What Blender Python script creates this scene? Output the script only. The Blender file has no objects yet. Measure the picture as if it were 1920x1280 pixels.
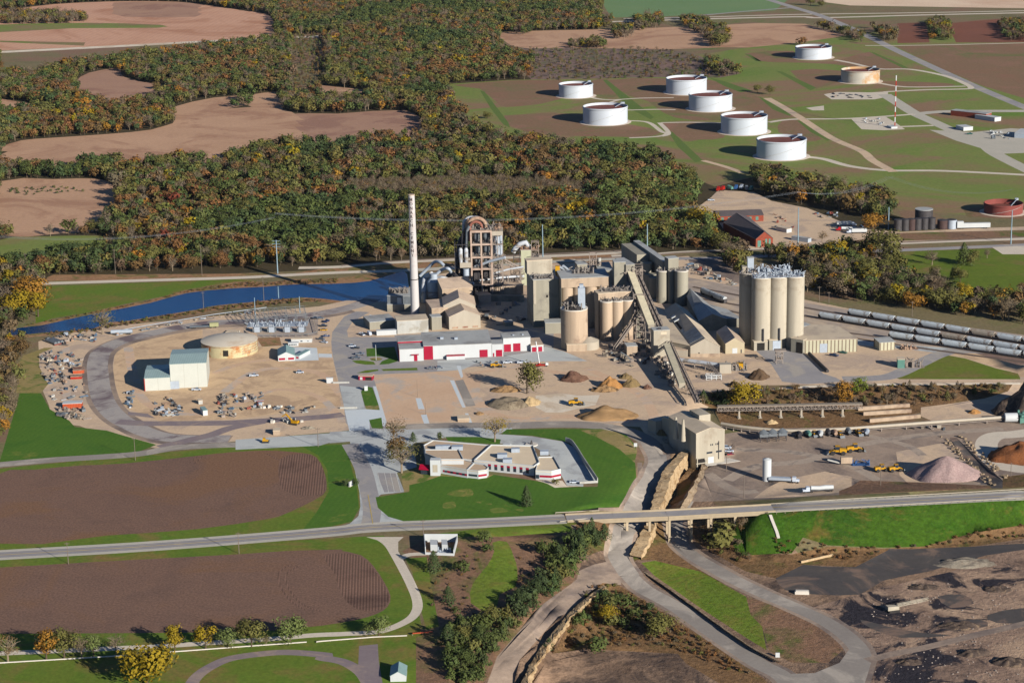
import bpy, bmesh, math, random
import numpy as np
from mathutils import Vector, Matrix, noise
from mathutils.bvhtree import BVHTree
from mathutils.geometry import delaunay_2d_cdt
R = math.radians
random.seed(7)
S = bpy.context.scene
C = S.collection
# ---------------------------------------------------------------- camera
F = 3900.0; H = 350.0; PITCH = math.atan(1060/3900.0); ROLL = 0.02
cd = bpy.data.cameras.new('camera'); cam = bpy.data.objects.new('camera', cd); C.objects.link(cam)
cd.sensor_width = 36; cd.lens = F/1920*36; cd.clip_start = 1; cd.clip_end = 20000
cam.matrix_world = Matrix.Translation((0, 0, H)) @ Matrix.Rotation(math.pi/2-PITCH, 4, 'X') @ Matrix.Rotation(-ROLL, 4, 'Z')
S.camera = cam
# ---------------------------------------------------------------- light
SUN_EL = 19.0; SHADOW_DIR = 130.0
saz = SHADOW_DIR+180
sd = Vector((math.cos(R(saz))*math.cos(R(SUN_EL)), math.sin(R(saz))*math.cos(R(SUN_EL)), math.sin(R(SUN_EL))))
sl = bpy.data.lights.new('sun', 'SUN'); sl.energy = 5.0; sl.angle = R(0.5); sl.color = (1.0, 0.89, 0.77)
so = bpy.data.objects.new('sun', sl); C.objects.link(so); so.rotation_euler = sd.to_track_quat('Z', 'Y').to_euler()
W = bpy.data.worlds.new('World'); S.world = W; W.use_nodes = True
nt = W.node_tree; bg = nt.nodes['Background']; sk = nt.nodes.new('ShaderNodeTexSky'); sk.sky_type = 'NISHITA'
sk.sun_disc = False; sk.sun_elevation = R(SUN_EL); sk.sun_rotation = R(90-saz); sk.altitude = 350; sk.air_density = .75; sk.dust_density = .1; sk.ozone_density = 5
nt.links.new(sk.outputs[0], bg.inputs[0]); bg.inputs[1].default_value = 0.05
S.view_settings.view_transform = 'Standard'; S.view_settings.look = 'None'
S.view_settings.exposure = 0.85; S.view_settings.gamma = 1.0
S.cycles.max_bounces = 4; S.cycles.transparent_max_bounces = 4; S.cycles.diffuse_bounces = 1; S.cycles.volume_bounces = 0
# ---------------------------------------------------------------- pixel rays (a survey of the place: where each ray meets the terrain)
def ray(px, py):
    x = (px-960)/F; y = -(py-640)/F; c, s = math.cos(ROLL), math.sin(ROLL)
    x, y = c*x+s*y, -s*x+c*y
    return Vector((x, math.cos(PITCH)+y*math.sin(PITCH), -math.sin(PITCH)+y*math.cos(PITCH)))
CAM = Vector((0, 0, H))
def Gz(p, z=0.0):
    d = ray(*p); t = (z-H)/d.z; return Vector((d.x*t, d.y*t, z))
def proj(v):
    Z = v[2]-H; fw = v[1]*math.cos(PITCH)-Z*math.sin(PITCH); up = v[1]*math.sin(PITCH)+Z*math.cos(PITCH)
    x = v[0]/fw; y = up/fw; c, s = math.cos(ROLL), math.sin(ROLL); x, y = c*x-s*y, s*x+c*y
    return 960+x*F, 640-y*F
def zf(ox, oy, s): return lambda x, y: (ox+x/s, oy+y/s)
Z1 = zf(700, 360, 4.571); Z2 = zf(960, 420, 4.571); Z3 = zf(1240, 440, 4.571); Z4 = zf(600, 580, 4.571); Z5 = zf(1000, 640, 4.571)
Z6 = zf(60, 560, 4.571); Z7 = zf(360, 560, 4.571); Z8 = zf(700, 760, 3.556)
N1 = zf(0, 0, 3); N2 = zf(600, 0, 3); N3 = zf(1240, 0, 2.8235); N4 = zf(1280, 320, 3); N5 = zf(1280, 600, 3); N6 = zf(1100, 900, 2.3415)
N7 = zf(600, 900, 3); N8 = zf(0, 900, 3)
M1 = zf(0, 380, 3); M2 = zf(0, 620, 3); M3 = zf(560, 560, 5.565); M4 = zf(820, 640, 6.4); M5 = zf(620, 760, 5.565); M6 = zf(1130, 820, 5.8167)
M7 = zf(1560, 480, 5.333); M8 = zf(1040, 460, 7.1115)
FU = zf(0, 0, 1)
def mp(z, *xy): return [z(xy[i], xy[i+1]) for i in range(0, len(xy), 2)]
# terrain break lines: (pixels, heights)
TL = []
def tl(z, *a):
    for i in range(0, len(a), 3):
        v = Gz(z(a[i], a[i+1]), a[i+2]); TL.append((v.x, v.y, v.z))
# highway north edge / south edge at z 0
tl(FU, 0,1030,0, 500,1003,0, 900,972,0, 1100,958,0, 1500,935,0, 1700,922,0, 1920,908,0, 2200,890,0)
tl(FU, 0,1052,0, 500,1026,0, 900,994,0, 1075,984,0, 1120,980,0, 1430,966,0, 1500,962,0, 1700,950,0, 1920,938,0, 2200,920,0)
# toe of the embankment
tl(FU, 2200,985,-12, 1920,1002,-12, 1700,1030,-12, 1560,1045,-12, 1450,1052,-12.5, 1350,1045,-13, 1330,1010,-12)
# under the bridge
tl(FU, 1255,1018,-13.5, 1295,1012,-13.5, 1255,975,-12.5, 1290,965,-12, 1180,985,-9, 1215,975,-8, 1210,1030,-10, 1150,1030,-10, 1160,1080,-11, 1230,1080,-12.5, 1300,1060,-13)
tl(FU, 1155,985,-3, 1130,1010,-4, 1120,1050,-8, 1110,1075,-9)
# left haul road north of the bridge
tl(FU, 1205,948,-7.5, 1190,950,-6, 1235,905,-5, 1215,900,-4.5, 1250,870,-2.5, 1225,850,-2, 1240,825,-1, 1215,820,-.6, 1180,945,-3, 1195,880,-1, 1180,830,0, 1205,800,0)
# ditch, yard and ramp
tl(FU, 1310,865,-10, 1290,890,-12, 1265,930,-12.5, 1255,950,-13, 1325,880,-5.5, 1305,910,-6, 1285,940,-8.5, 1310,938,-8, 1350,905,-5.5, 1400,940,-4.5, 1430,930,-4.5)
tl(FU, 1340,870,-5, 1400,850,-5, 1600,850,-5, 1800,850,-5, 1920,840,-5, 1500,915,-5, 1700,904,-5, 1920,892,-4, 1320,800,-5, 1500,795,-5, 1700,800,-5, 1920,790,-5, 2200,780,-5, 2200,860,-5)
tl(FU, 1340,772,-5, 1500,770,-5, 1700,762,-5, 1850,750,-4, 1950,740,-3)
tl(FU, 1320,738,0, 1450,728,0, 1600,722,0, 1750,720,0, 1860,719,0, 1960,716,0, 1300,745,0, 1290,800,0, 1265,850,0)
# quarry floor
tl(FU, 1230,1100,-12.5, 1400,1180,-13, 1600,1280,-13, 1920,1100,-13, 1920,1280,-13, 1200,1180,-13, 1100,1280,-13, 1300,1280,-13, 1600,1100,-13, 1750,1180,-13, 1140,1110,-13, 1060,1210,-13.5, 1120,1190,-13.5, 1920,1500,-13, 900,1500,-13, 1400,1500,-13, 1030,1300,-13.5)
# ramp road lower left and its rock face
tl(FU, 1090,1085,-8, 1120,1090,-9.5, 1060,1110,-7.5, 1110,1105,-9, 1000,1190,-6, 1050,1155,-6.5, 940,1270,-5, 1000,1215,-5.5, 968,1262,-5, 1080,1060,-7, 1080,1020,-3, 1000,1150,-4, 900,1290,-4, 950,1400,-5)
tl(FU, 1060,1000,0, 950,1100,-1, 850,1200,0, 840,1290,0, 750,1100,0, 600,1200,0, 0,1280,0, 0,1600,0, 700,1600,0)
for X, Y in ((-3000, 300), (-3000, 7000), (3500, 7000), (3500, 300), (-800, 500), (0, 300), (-300, 1500), (200, 1500), (600, 1500), (900, 2500), (-900, 2500), (700, 1200), (-500, 900)):
    TL.append((X, Y, -13.0 if (Y == 300 and X >= 0) else 0.0))
_r = delaunay_2d_cdt([Vector(p[:2]) for p in TL], [], [], 0, 0.01)
_z = [TL[o[0]][2] for o in _r[3]]
TIN = BVHTree.FromPolygons([Vector((v.x, v.y, z)) for v, z in zip(_r[0], _z)], _r[2])
def hgt(x, y):
    h = TIN.ray_cast(Vector((x, y, 500)), Vector((0, 0, -1)))[0]
    return h.z if h else 0.0
def G(p):
    h = TIN.ray_cast(CAM, ray(*p).normalized())[0]
    return h if h else Gz(p, 0)
def hz(base, topy):
    a = base if isinstance(base, Vector) else G(base); lo, hi = 0.0, 250.0
    for _ in range(30):
        m = (lo+hi)/2
        if proj((a.x, a.y, a.z+m))[1] > topy: lo = m
        else: hi = m
    return lo
def ppm(v): return F/(v-CAM).length
# ---------------------------------------------------------------- materials
MC = {}
def lin(c): return tuple(((x/255)/12.92 if x/255 < .04045 else ((x/255+.055)/1.055)**2.4) for x in c)
def mat(name, c, rough=.8, var=.25, sc=.15, metal=0.0, c2=None, spec=.3, streak=0.0, stripe=None, c3=None, sc2=None, emis=None):
    if name in MC: return MC[name]
    m = bpy.data.materials.new(name); m.use_nodes = True; n = m.node_tree; b = n.nodes['Principled BSDF']
    b.inputs['Roughness'].default_value = rough; b.inputs['Metallic'].default_value = metal
    b.inputs['Specular IOR Level'].default_value = spec
    L = n.links.new; N = n.nodes.new
    tc = N('ShaderNodeTexCoord'); mpn = N('ShaderNodeMapping'); L(tc.outputs['Object'], mpn.inputs[0])
    if streak: mpn.inputs['Scale'].default_value = (1, 1, streak)
    nz = N('ShaderNodeTexNoise'); nz.inputs['Scale'].default_value = sc; nz.inputs['Detail'].default_value = 6; nz.inputs['Roughness'].default_value = .65
    L(mpn.outputs[0], nz.inputs[0])
    rp = N('ShaderNodeValToRGB'); e = rp.color_ramp.elements; e[0].position = .35; e[1].position = .66
    d = c2 if c2 else tuple(x*(1-var) for x in c)
    u = c if c2 else tuple(min(1, x*(1+var*.5)) for x in c)
    e[0].color = (*d, 1); e[1].color = (*u, 1); L(nz.outputs[0], rp.inputs[0]); out = rp.outputs[0]
    if c3:
        n2 = N('ShaderNodeTexNoise'); n2.inputs['Scale'].default_value = sc2 or sc*.2; n2.inputs['Detail'].default_value = 5; n2.inputs['Roughness'].default_value = .7
        L(tc.outputs['Object'], n2.inputs[0]); r2 = N('ShaderNodeValToRGB'); r2.color_ramp.elements[0].position = .5; r2.color_ramp.elements[1].position = .62
        L(n2.outputs[0], r2.inputs[0]); mx = N('ShaderNodeMix'); mx.data_type = 'RGBA'
        L(r2.outputs[0], mx.inputs[0]); L(out, mx.inputs[6]); mx.inputs[7].default_value = (*c3, 1); out = mx.outputs[2]
    if stripe:   # (axis, period m, dark colour, duty)
        sp = N('ShaderNodeSeparateXYZ'); L(tc.outputs['Object'], sp.inputs[0])
        md = N('ShaderNodeMath'); md.operation = 'MULTIPLY'; L(sp.outputs[stripe[0]], md.inputs[0]); md.inputs[1].default_value = 1/stripe[1]
        fr = N('ShaderNodeMath'); fr.operation = 'FRACT'; L(md.outputs[0], fr.inputs[0])
        lt = N('ShaderNodeMath'); lt.operation = 'LESS_THAN'; L(fr.outputs[0], lt.inputs[0]); lt.inputs[1].default_value = stripe[3]
        mx = N('ShaderNodeMix'); mx.data_type = 'RGBA'; L(lt.outputs[0], mx.inputs[0]); L(out, mx.inputs[6]); mx.inputs[7].default_value = (*stripe[2], 1); out = mx.outputs[2]
    L(out, b.inputs['Base Color'])
    MC[name] = m; return m
def gmat(name, cols, sc=.03, fine=.5, patch=None, psc=.012, bump=.0, rows=None, plo=.5, phi=.6, fcon=.3, tracks=None):
    """ground: three colours over a broad noise, fine grain, optional patches, optional plough rows"""
    if name in MC: return MC[name]
    m = bpy.data.materials.new(name); m.use_nodes = True; n = m.node_tree; b = n.nodes['Principled BSDF']
    b.inputs['Roughness'].default_value = .95; b.inputs['Specular IOR Level'].default_value = .1
    L = n.links.new; N = n.nodes.new; tc = N('ShaderNodeTexCoord')
    def noi(s, d=8, r=.68, dist=0.0):
        q = N('ShaderNodeTexNoise'); q.inputs['Scale'].default_value = s; q.inputs['Detail'].default_value = d; q.inputs['Roughness'].default_value = r; q.inputs['Distortion'].default_value = dist
        L(tc.outputs['Object'], q.inputs[0]); return q.outputs[0]
    rp = N('ShaderNodeValToRGB'); e = rp.color_ramp.elements; e[0].position = .32; e[1].position = .68
    e[0].color = (*cols[0], 1); e[1].color = (*cols[-1], 1)
    if len(cols) > 2: k = e.new(.5); k.color = (*cols[1], 1)
    L(noi(sc, 10, .7, .6), rp.inputs[0]); out = rp.outputs[0]
    if patch:
        r2 = N('ShaderNodeValToRGB'); r2.color_ramp.elements[0].position = plo; r2.color_ramp.elements[1].position = phi
        L(noi(psc, 9, .66, 1.2), r2.inputs[0]); mx = N('ShaderNodeMix'); mx.data_type = 'RGBA'
        L(r2.outputs[0], mx.inputs[0]); L(out, mx.inputs[6]); mx.inputs[7].default_value = (*patch, 1); out = mx.outputs[2]
    # fine grain
    g = N('ShaderNodeMapRange'); L(noi(fine, 4, .8), g.inputs[0]); g.inputs[1].default_value = .3; g.inputs[2].default_value = .7
    g.inputs[3].default_value = 1-fcon; g.inputs[4].default_value = 1+fcon
    fac = g.outputs[0]
    if rows:  # (angle, period, depth)
        mpn = N('ShaderNodeMapping'); mpn.inputs['Rotation'].default_value = (0, 0, rows[0]); L(tc.outputs['Object'], mpn.inputs[0])
        wv = N('ShaderNodeTexWave'); wv.inputs['Scale'].default_value = 1/rows[1]*.314*1.0; wv.inputs['Distortion'].default_value = rows[3] if len(rows) > 3 else .6; wv.inputs['Detail'].default_value = 3; wv.inputs['Detail Scale'].default_value = .15
        L(mpn.outputs[0], wv.inputs[0]); a = N('ShaderNodeMapRange'); L(wv.outputs[1], a.inputs[0]); a.inputs[3].default_value = 1-rows[2]; a.inputs[4].default_value = 1+rows[2]*.5
        mu = N('ShaderNodeMath'); mu.operation = 'MULTIPLY'; L(fac, mu.inputs[0]); L(a.outputs[0], mu.inputs[1]); fac = mu.outputs[0]
    vm = N('ShaderNodeVectorMath'); vm.operation = 'SCALE'; L(out, vm.inputs[0]); L(fac, vm.inputs[3])
    L(vm.outputs[0], b.inputs['Base Color'])
    if bump:
        bp = N('ShaderNodeBump'); bp.inputs['Strength'].default_value = 1; bp.inputs['Distance'].default_value = bump
        L(noi(.35, 6, .7), bp.inputs['Height']); L(bp.outputs[0], b.inputs['Normal'])
    MC[name] = m; return m
# ---------------------------------------------------------------- mesh builder
class MB:
    def __init__(s): s.v = []; s.f = []; s.sm = []
    def add(s, vs, fs, smooth=False):
        o = len(s.v); s.v += [tuple(v) for v in vs]; s.f += [tuple(i+o for i in f) for f in fs]; s.sm += [smooth]*len(fs); return s
    def box(s, x0, y0, z0, x1, y1, z1):
        return s.add([(x0,y0,z0),(x1,y0,z0),(x1,y1,z0),(x0,y1,z0),(x0,y0,z1),(x1,y0,z1),(x1,y1,z1),(x0,y1,z1)],
                     [(0,3,2,1),(4,5,6,7),(0,1,5,4),(1,2,6,5),(2,3,7,6),(3,0,4,7)])
    def prism(s, pts, z0, z1):
        n = len(pts); zt = z1 if isinstance(z1, (list, tuple)) else [z1]*n
        return s.add([(p[0],p[1],z0) for p in pts]+[(p[0],p[1],zt[i]) for i, p in enumerate(pts)],
                     [tuple(range(n-1,-1,-1)), tuple(range(n,2*n))]+[(i,(i+1)%n,n+(i+1)%n,n+i) for i in range(n)])
    def cyl(s, x, y, z0, z1, r, r2=None, n=24, cap=True):
        r2 = r if r2 is None else r2
        a = [(math.cos(2*math.pi*i/n), math.sin(2*math.pi*i/n)) for i in range(n)]
        o = [(x+r*c,y+r*q,z0) for c,q in a]+[(x+r2*c,y+r2*q,z1) for c,q in a]
        s.add(o, [(i,(i+1)%n,n+(i+1)%n,n+i) for i in range(n)], True)
        if cap:
            s.add([(x+r2*c,y+r2*q,z1) for c,q in a], [tuple(range(n))]); s.add([(x+r*c,y+r*q,z0) for c,q in a], [tuple(range(n-1,-1,-1))])
        return s
    def dome(s, x, y, z, r, h, n=32, m=6):
        vs = []
        for j in range(m):
            t = j/m; vs += [(x+r*(1-t)*math.cos(2*math.pi*i/n), y+r*(1-t)*math.sin(2*math.pi*i/n), z+h*(1-(1-t)**2)) for i in range(n)]
        vs.append((x,y,z+h)); fs = [(j*n+i,j*n+(i+1)%n,(j+1)*n+(i+1)%n,(j+1)*n+i) for j in range(m-1) for i in range(n)]
        fs += [((m-1)*n+i,(m-1)*n+(i+1)%n,m*n) for i in range(n)]
        return s.add(vs, fs, True)
    def tube(s, pts, r, n=10, cap=True):
        pts = [Vector(p) for p in pts]; rs = r if isinstance(r, (list, tuple)) else [r]*len(pts); vs = []
        up = Vector((0,0,1))
        for i, p in enumerate(pts):
            d = (pts[min(i+1,len(pts)-1)]-pts[max(i-1,0)]).normalized()
            a = d.cross(up)
            if a.length < .05: a = d.cross(Vector((0,1,0)))
            a.normalize(); b = d.cross(a).normalized()
            vs += [p+rs[i]*(math.cos(2*math.pi*k/n)*a+math.sin(2*math.pi*k/n)*b) for k in range(n)]
        m = len(pts)
        s.add(vs, [(i*n+k,i*n+(k+1)%n,(i+1)*n+(k+1)%n,(i+1)*n+k) for i in range(m-1) for k in range(n)], True)
        if cap: s.add(vs[:n], [tuple(range(n))]); s.add(vs[-n:], [tuple(range(n-1,-1,-1))])
        return s
    def bar(s, a, b, w, h=None):
        """rectangular beam from a to b"""
        a, b = Vector(a), Vector(b); h = h or w; d = (b-a).normalized(); x = d.cross(Vector((0,0,1)))
        if x.length < .05: x = Vector((1,0,0))
        x.normalize(); y = x.cross(d).normalized(); q = []
        for p in (a, b): q += [p-x*w/2-y*h/2, p+x*w/2-y*h/2, p+x*w/2+y*h/2, p-x*w/2+y*h/2]
        return s.add(q, [(0,1,2,3),(7,6,5,4),(0,4,5,1),(1,5,6,2),(2,6,7,3),(3,7,4,0)])
    def truss(s, a, b, w, h, n, t=.25):
        a, b = Vector(a), Vector(b); d = (b-a); x = d.cross(Vector((0,0,1))).normalized()*w/2; u = Vector((0,0,h))
        for sg in (-1, 1):
            for k in (0, 1): s.bar(a+sg*x+u*k, b+sg*x+u*k, t)
            for i in range(n):
                p = a+d*(i/n)+sg*x; q = a+d*((i+1)/n)+sg*x
                s.bar(p, p+u, t*.7); s.bar(p, q+u, t*.6) if i % 2 else s.bar(p+u, q, t*.6)
        for i in range(n+1): p = a+d*(i/n); s.bar(p-x, p+x, t*.7)
        return s
    def frame(s, x0, y0, x1, y1, z0, z1, nx, ny, levels, t=.5, brace=False):
        xs = [x0+(x1-x0)*i/nx for i in range(nx+1)]; ys = [y0+(y1-y0)*i/ny for i in range(ny+1)]
        for x in xs:
            for y in ys:
                if x in (x0, x1) or y in (y0, y1): s.box(x-t/2, y-t/2, z0, x+t/2, y+t/2, z1)
        for z in levels:
            for y in ys: s.box(x0-t/2, y-t/2+.01, z-t, x1+t/2, y+t/2-.01, z)
            for x in xs: s.box(x-t/2+.01, y0, z-t+.01, x+t/2-.01, y1, z-.01)
        if brace:
            lv = [z0]+list(levels)
            for i in range(len(lv)-1):
                for y in (y0, y1):
                    s.bar((xs[0],y,lv[i]), (xs[-1],y,lv[i+1]), t*.5)
        return s
    def build(s, name, m, parent=None, loc=None):
        me = bpy.data.meshes.new(name); me.from_pydata(s.v, [], s.f); me.polygons.foreach_set('use_smooth', s.sm)
        me.materials.append(m); o = bpy.data.objects.new(name, me); C.objects.link(o)
        if parent: o.parent = parent
        if loc is not None: o.location = loc
        return o
def tag(o, label, cat, group=None):
    o['label'] = label; o['category'] = cat
    if group: o['group'] = group
    return o
def thing(name, label, cat, loc=(0,0,0), rot=0, group=None):
    o = bpy.data.objects.new(name, None); C.objects.link(o); o.location = loc; o.rotation_euler = (0,0,rot); o.empty_display_size = 2
    return tag(o, label, cat, group)
def kids(o): return [c for c in C.objects if c.parent == o]
CH = {}
def copy_tree(src, loc, rot, label=None, group=None, scale=None):
    if src not in CH: CH[src] = [(c, kids(c)) for c in kids(src)]
    r = src.copy(); C.objects.link(r); r.location = loc; r.rotation_euler = (0,0,rot)
    if label: r['label'] = label
    if group: r['group'] = group
    if scale: r.scale = (scale,)*3
    for c, gs in CH[src]:
        d = c.copy(); C.objects.link(d); d.parent = r
        for g in gs:
            e = g.copy(); C.objects.link(e); e.parent = d
    return r
def smooth_line(pts, n=6, closed=False):
    P = [Vector(p) for p in pts]; out = []; m = len(P)
    rng = range(m) if closed else range(m-1)
    for i in rng:
        p0 = P[(i-1) % m] if closed or i else P[0]; p1 = P[i]; p2 = P[(i+1) % m]; p3 = P[(i+2) % m] if closed or i+2 < m else P[-1]
        for k in range(n):
            t = k/n; out.append(.5*((2*p1)+(p2-p0)*t+(2*p0-5*p1+4*p2-p3)*t*t+(3*p1-p0-3*p2+p3)*t**3))
    if not closed: out.append(P[-1])
    return out
# ---------------------------------------------------------------- ground sheet
KG = 1.12
def sat(c, s=1.17): l = .3*c[0]+.55*c[1]+.15*c[2]; return tuple(max(.003, l+(x-l)*s) for x in c)
def T(r, g, b, k=.93): c = sat(lin((r, g, b))); return (c[0]/KG*k, c[1]/KG/.93*k, c[2]/KG/.9*k)
def TW(r, g, b, k=1.0): c = sat(lin((r, g, b)), 1.08); return (c[0]/2.25*k, c[1]/2.25/.88*k, c[2]/2.25/.76*k)
g_base = gmat('dry_grass', [T(104,100,76), T(122,110,86), T(96,108,66)], .012, .4, T(128,104,88), .008)
g_wood = gmat('forest_floor', [T(62,58,44), T(78,68,52)], .03, .5)
g_pink = gmat('tan_stubble', [T(184,142,120), T(196,156,134), T(188,148,128)], .006, .25, T(172,130,108), .005, rows=(.1, 9, .05), fcon=.1)
g_tan = gmat('pale_stubble', [T(176,143,120), T(188,154,130)], .008, .3, T(160,126,106), .01, fcon=.15)
g_mauve = gmat('mauve_scrub', [T(128,106,98), T(112,98,90)], .02, .3, T(96,96,72), .02, fcon=.3)
g_field = gmat('ploughed_soil', [T(106,86,77), T(120,96,84), T(112,90,80)], .02, .9, T(122,95,78), .009, rows=(R(84), 1.6, .12, .5), fcon=.38)
g_fieldr = gmat('cut_crop_rows', [T(112,90,80), T(126,100,88)], .03, .9, T(96,76,68), .02, rows=(R(-3), 1.35, .4, .6), fcon=.25)
g_lawn = gmat('lawn', [T(64,96,44), T(80,106,50), T(72,101,47)], .025, .6, T(128,126,74), .03, plo=.6, phi=.74, fcon=.18, rows=(R(12), 3.0, .045, .3))
g_lawn2 = gmat('verge_grass', [T(80,108,48), T(100,112,56), T(88,114,52)], .02, .5, T(126,106,72), .025, plo=.5, phi=.68, fcon=.25)
g_bright = gmat('bank_grass', [T(66,102,42,.6), T(82,110,48,.6), T(58,90,40,.6)], .03, .35, T(118,104,62,.7), .03, plo=.54, phi=.66, fcon=.35, bump=.6)
g_tankg = gmat('pasture_green', [T(104,122,68), T(120,126,78), T(92,122,58)], .006, .3, T(134,110,90), .006, plo=.46, phi=.6, fcon=.18)
g_tankb = gmat('bare_brown_turf', [T(134,102,86), T(126,104,84), T(142,108,94)], .015, .3, T(108,108,74), .012, plo=.54, phi=.68, fcon=.2)
g_green2 = gmat('park_grass', [T(88,104,48), T(100,112,54), T(112,108,64)], .01, .3, T(122,104,74), .02, plo=.52, phi=.66, fcon=.2)
g_red = gmat('red_soil', [T(128,86,72), T(112,78,66)], .01, .3, fcon=.1)
g_dirt = gmat('tan_dirt', [T(186,164,144), T(202,178,154), T(194,170,148)], .02, .5, T(180,160,144), .03, bump=.15, fcon=.12)
g_dirt2 = gmat('sandy_dirt', [T(194,166,138), T(208,180,150), T(188,160,134)], .025, .5, T(180,154,130), .04, bump=.15, fcon=.12)
g_grey = gmat('grey_dust', [T(136,122,112), T(158,140,126), T(147,131,119)], .02, .4, T(118,106,100), .018, plo=.48, phi=.62, bump=.2, fcon=.14)
g_pale = gmat('pale_dust', [T(208,196,180), T(222,208,190)], .02, .5, T(196,178,158), .03, fcon=.08)
g_asph = gmat('asphalt', [T(140,136,138), T(154,149,148), T(146,142,142)], .03, .6, T(166,158,150), .04, fcon=.07)
g_haul = gmat('haul_road', [T(136,128,122), T(152,144,136)], .03, .6, T(170,160,150), .03, fcon=.08)
g_loop = gmat('loop_road', [T(150,144,142), T(166,158,152), T(132,124,126)], .04, .6, T(112,100,102), .03, fcon=.08)
g_purple = gmat('dark_track', [T(124,112,116), T(138,126,124)], .05, .6, T(150,134,126), .06, fcon=.08)
g_conc = gmat('concrete_paving', [T(176,178,178), T(190,190,186)], .03, .6, T(160,160,160), .04, fcon=.06)
g_conc2 = gmat('pale_concrete', [T(196,202,206), T(206,208,208)], .03, .6, fcon=.05)
g_gravel = gmat('pale_gravel', [T(196,184,170), T(210,198,182)], .05, .6, fcon=.1)
g_should = gmat('gravel_shoulder', [T(186,178,166), T(176,170,158)], .05, .6, fcon=.1)
g_rail = gmat('ballast', [T(150,138,130), T(166,152,142), T(158,145,135)], .03, .4, T(184,166,148), .02, rows=(R(-33), 9, .08, .5), fcon=.12)
g_railred = gmat('rust_verge', [T(140,108,86), T(156,124,98)], .04, .3, T(112,104,70), .05, fcon=.3)
g_quarry = gmat('quarry_floor', [T(94,78,68), T(146,122,104), T(112,94,82)], .018, .4, T(76,66,62), .02, plo=.49, phi=.6, bump=.9, fcon=.26)
g_quarry2 = gmat('churned_quarry_floor', [T(184,158,136), T(142,120,106), T(92,78,72)], .022, .4, T(50,47,52), .026, plo=.53, phi=.58, bump=.9, fcon=.2)
g_wet = gmat('wet_mud', [T(68,66,68), T(90,84,80)], .02, .3, T(122,104,94), .02, plo=.52, phi=.6, fcon=.1)
g_scrub = gmat('brown_scrub', [T(104,84,66), T(124,98,74), T(92,80,58)], .03, .4, T(84,92,50), .03, plo=.55, phi=.68, bump=.9, fcon=.35)
g_scrub2 = gmat('mixed_scrub', [T(112,92,78), T(132,104,86), T(100,94,66)], .03, .4, T(88,98,54), .03, plo=.52, phi=.66, bump=.6, fcon=.3)
g_patchg = gmat('weed_green', [T(92,112,50), T(108,118,60)], .04, .4, T(110,112,60), .05, fcon=.3, bump=.5)
g_weedb = gmat('worn_lawn', [T(136,124,84), T(150,132,98)], .04, .5, T(92,106,58), .05, fcon=.2)
g_greenf = gmat('pale_crop', [T(104,128,92), T(116,134,98)], .006, .3, fcon=.08)
g_sand = gmat('sand_pit', [T(208,182,160), T(220,196,174), T(196,164,142)], .004, .3, fcon=.1)
g_mf = gmat('mauve_stubble', [T(158,126,110), T(168,136,116)], .01, .3, T(146,114,100), .01, fcon=.15)
g_wornp = gmat('thin_grass', [T(88,108,54), T(112,118,68)], .1, .5, T(134,128,80), .12, fcon=.2)
g_trk = gmat('graded_dirt', [T(196,166,142), T(206,178,154)], .03, .5, T(184,170,158), .03, bump=.15, fcon=.08); g_trk2 = gmat('worn_yard_track', [T(156,142,130), T(174,158,144)], .04, .5, T(126,116,110), .04, fcon=.12)
POLY = []   # (name, material, pixel outline, smooth)
def pg(name, m, pts, sm=0):
    if name in ('field', 'clearing', 'meadow') and max(p[1] for p in pts) < 420 and pts[0][0] < 700 and pts[0][0] >= -50 and sm:
        for dy in (24, 12): pg('_'+name, m, [(p[0], p[1]+dy*(.6+p[1]/500)) for p in pts], sm)
    if sm: pts = [tuple(v) for v in smooth_line([(*p, 0) for p in pts], sm, True)]; pts = [(p[0], p[1]) for p in pts]
    POLY.append((name, m, [G(p).xy for p in pts]))
def rd(name, m, pts, w, sm=5, world=False):
    q = [Vector((*G(p).xy, 0)) for p in pts]
    if sm: q = smooth_line(q, sm)
    l, r = [], []
    for i, p in enumerate(q):
        d = (q[min(i+1, len(q)-1)]-q[max(i-1, 0)]).normalized(); n = Vector((-d.y, d.x, 0))*w/2
        l.append((p+n).xy); r.append((p-n).xy)
    POLY.append((name, m, l+r[::-1]))
def disc(name, m, p, r, n=28):
    c = G(p); POLY.append((name, m, [Vector((c.x+r*math.cos(2*math.pi*i/n), c.y+r*math.sin(2*math.pi*i/n))) for i in range(n)]))
# --- far north-west
pg('forest_floor', g_wood, [(0,0),(500,-60),(1140,-30),(1120,60),(1010,60),(935,60),(940,95),(1000,110),(995,155),(850,172),(850,195),(885,232),(940,258),(1000,265),(1130,278),(1230,290),(1290,330),(1340,350),(1420,330),(1700,410),(1660,440),(1380,470),(1000,482),(640,505),(250,520),(60,520),(0,500),(0,290)])
pg('field', g_pink, mp(N1, 0,65, 60,55, 300,25, 600,10, 900,8, 1100,20, 1380,62, 1500,80, 1540,125, 1530,175, 1300,205, 900,235, 500,262, 0,285), 2)
pg('field', g_mf, mp(N1, 640,16, 900,10, 1100,20, 1100,50, 700,50), 2)
pg('grass_strip', g_tankg, mp(N1, 0,140, 500,130, 900,140, 880,158, 400,160, 0,182), 2)
pg('grass_strip', g_tankg, mp(N1, 0,230, 480,240, 470,258, 0,238), 0)
pg('meadow', g_base, mp(N1, 0,285, 600,260, 1100,236, 1280,225, 1240,262, 980,292, 760,312, 620,335, 300,385, 260,410, 0,420))
pg('field', g_mf, mp(N1, 430,455, 500,410, 640,385, 680,395, 690,430, 800,460, 960,485, 880,500, 700,515, 600,530, 560,515, 480,490), 2)
pg('field', g_tan, mp(N1, 0,555, 150,580, 370,610, 200,620, 60,630, 0,635))
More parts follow.
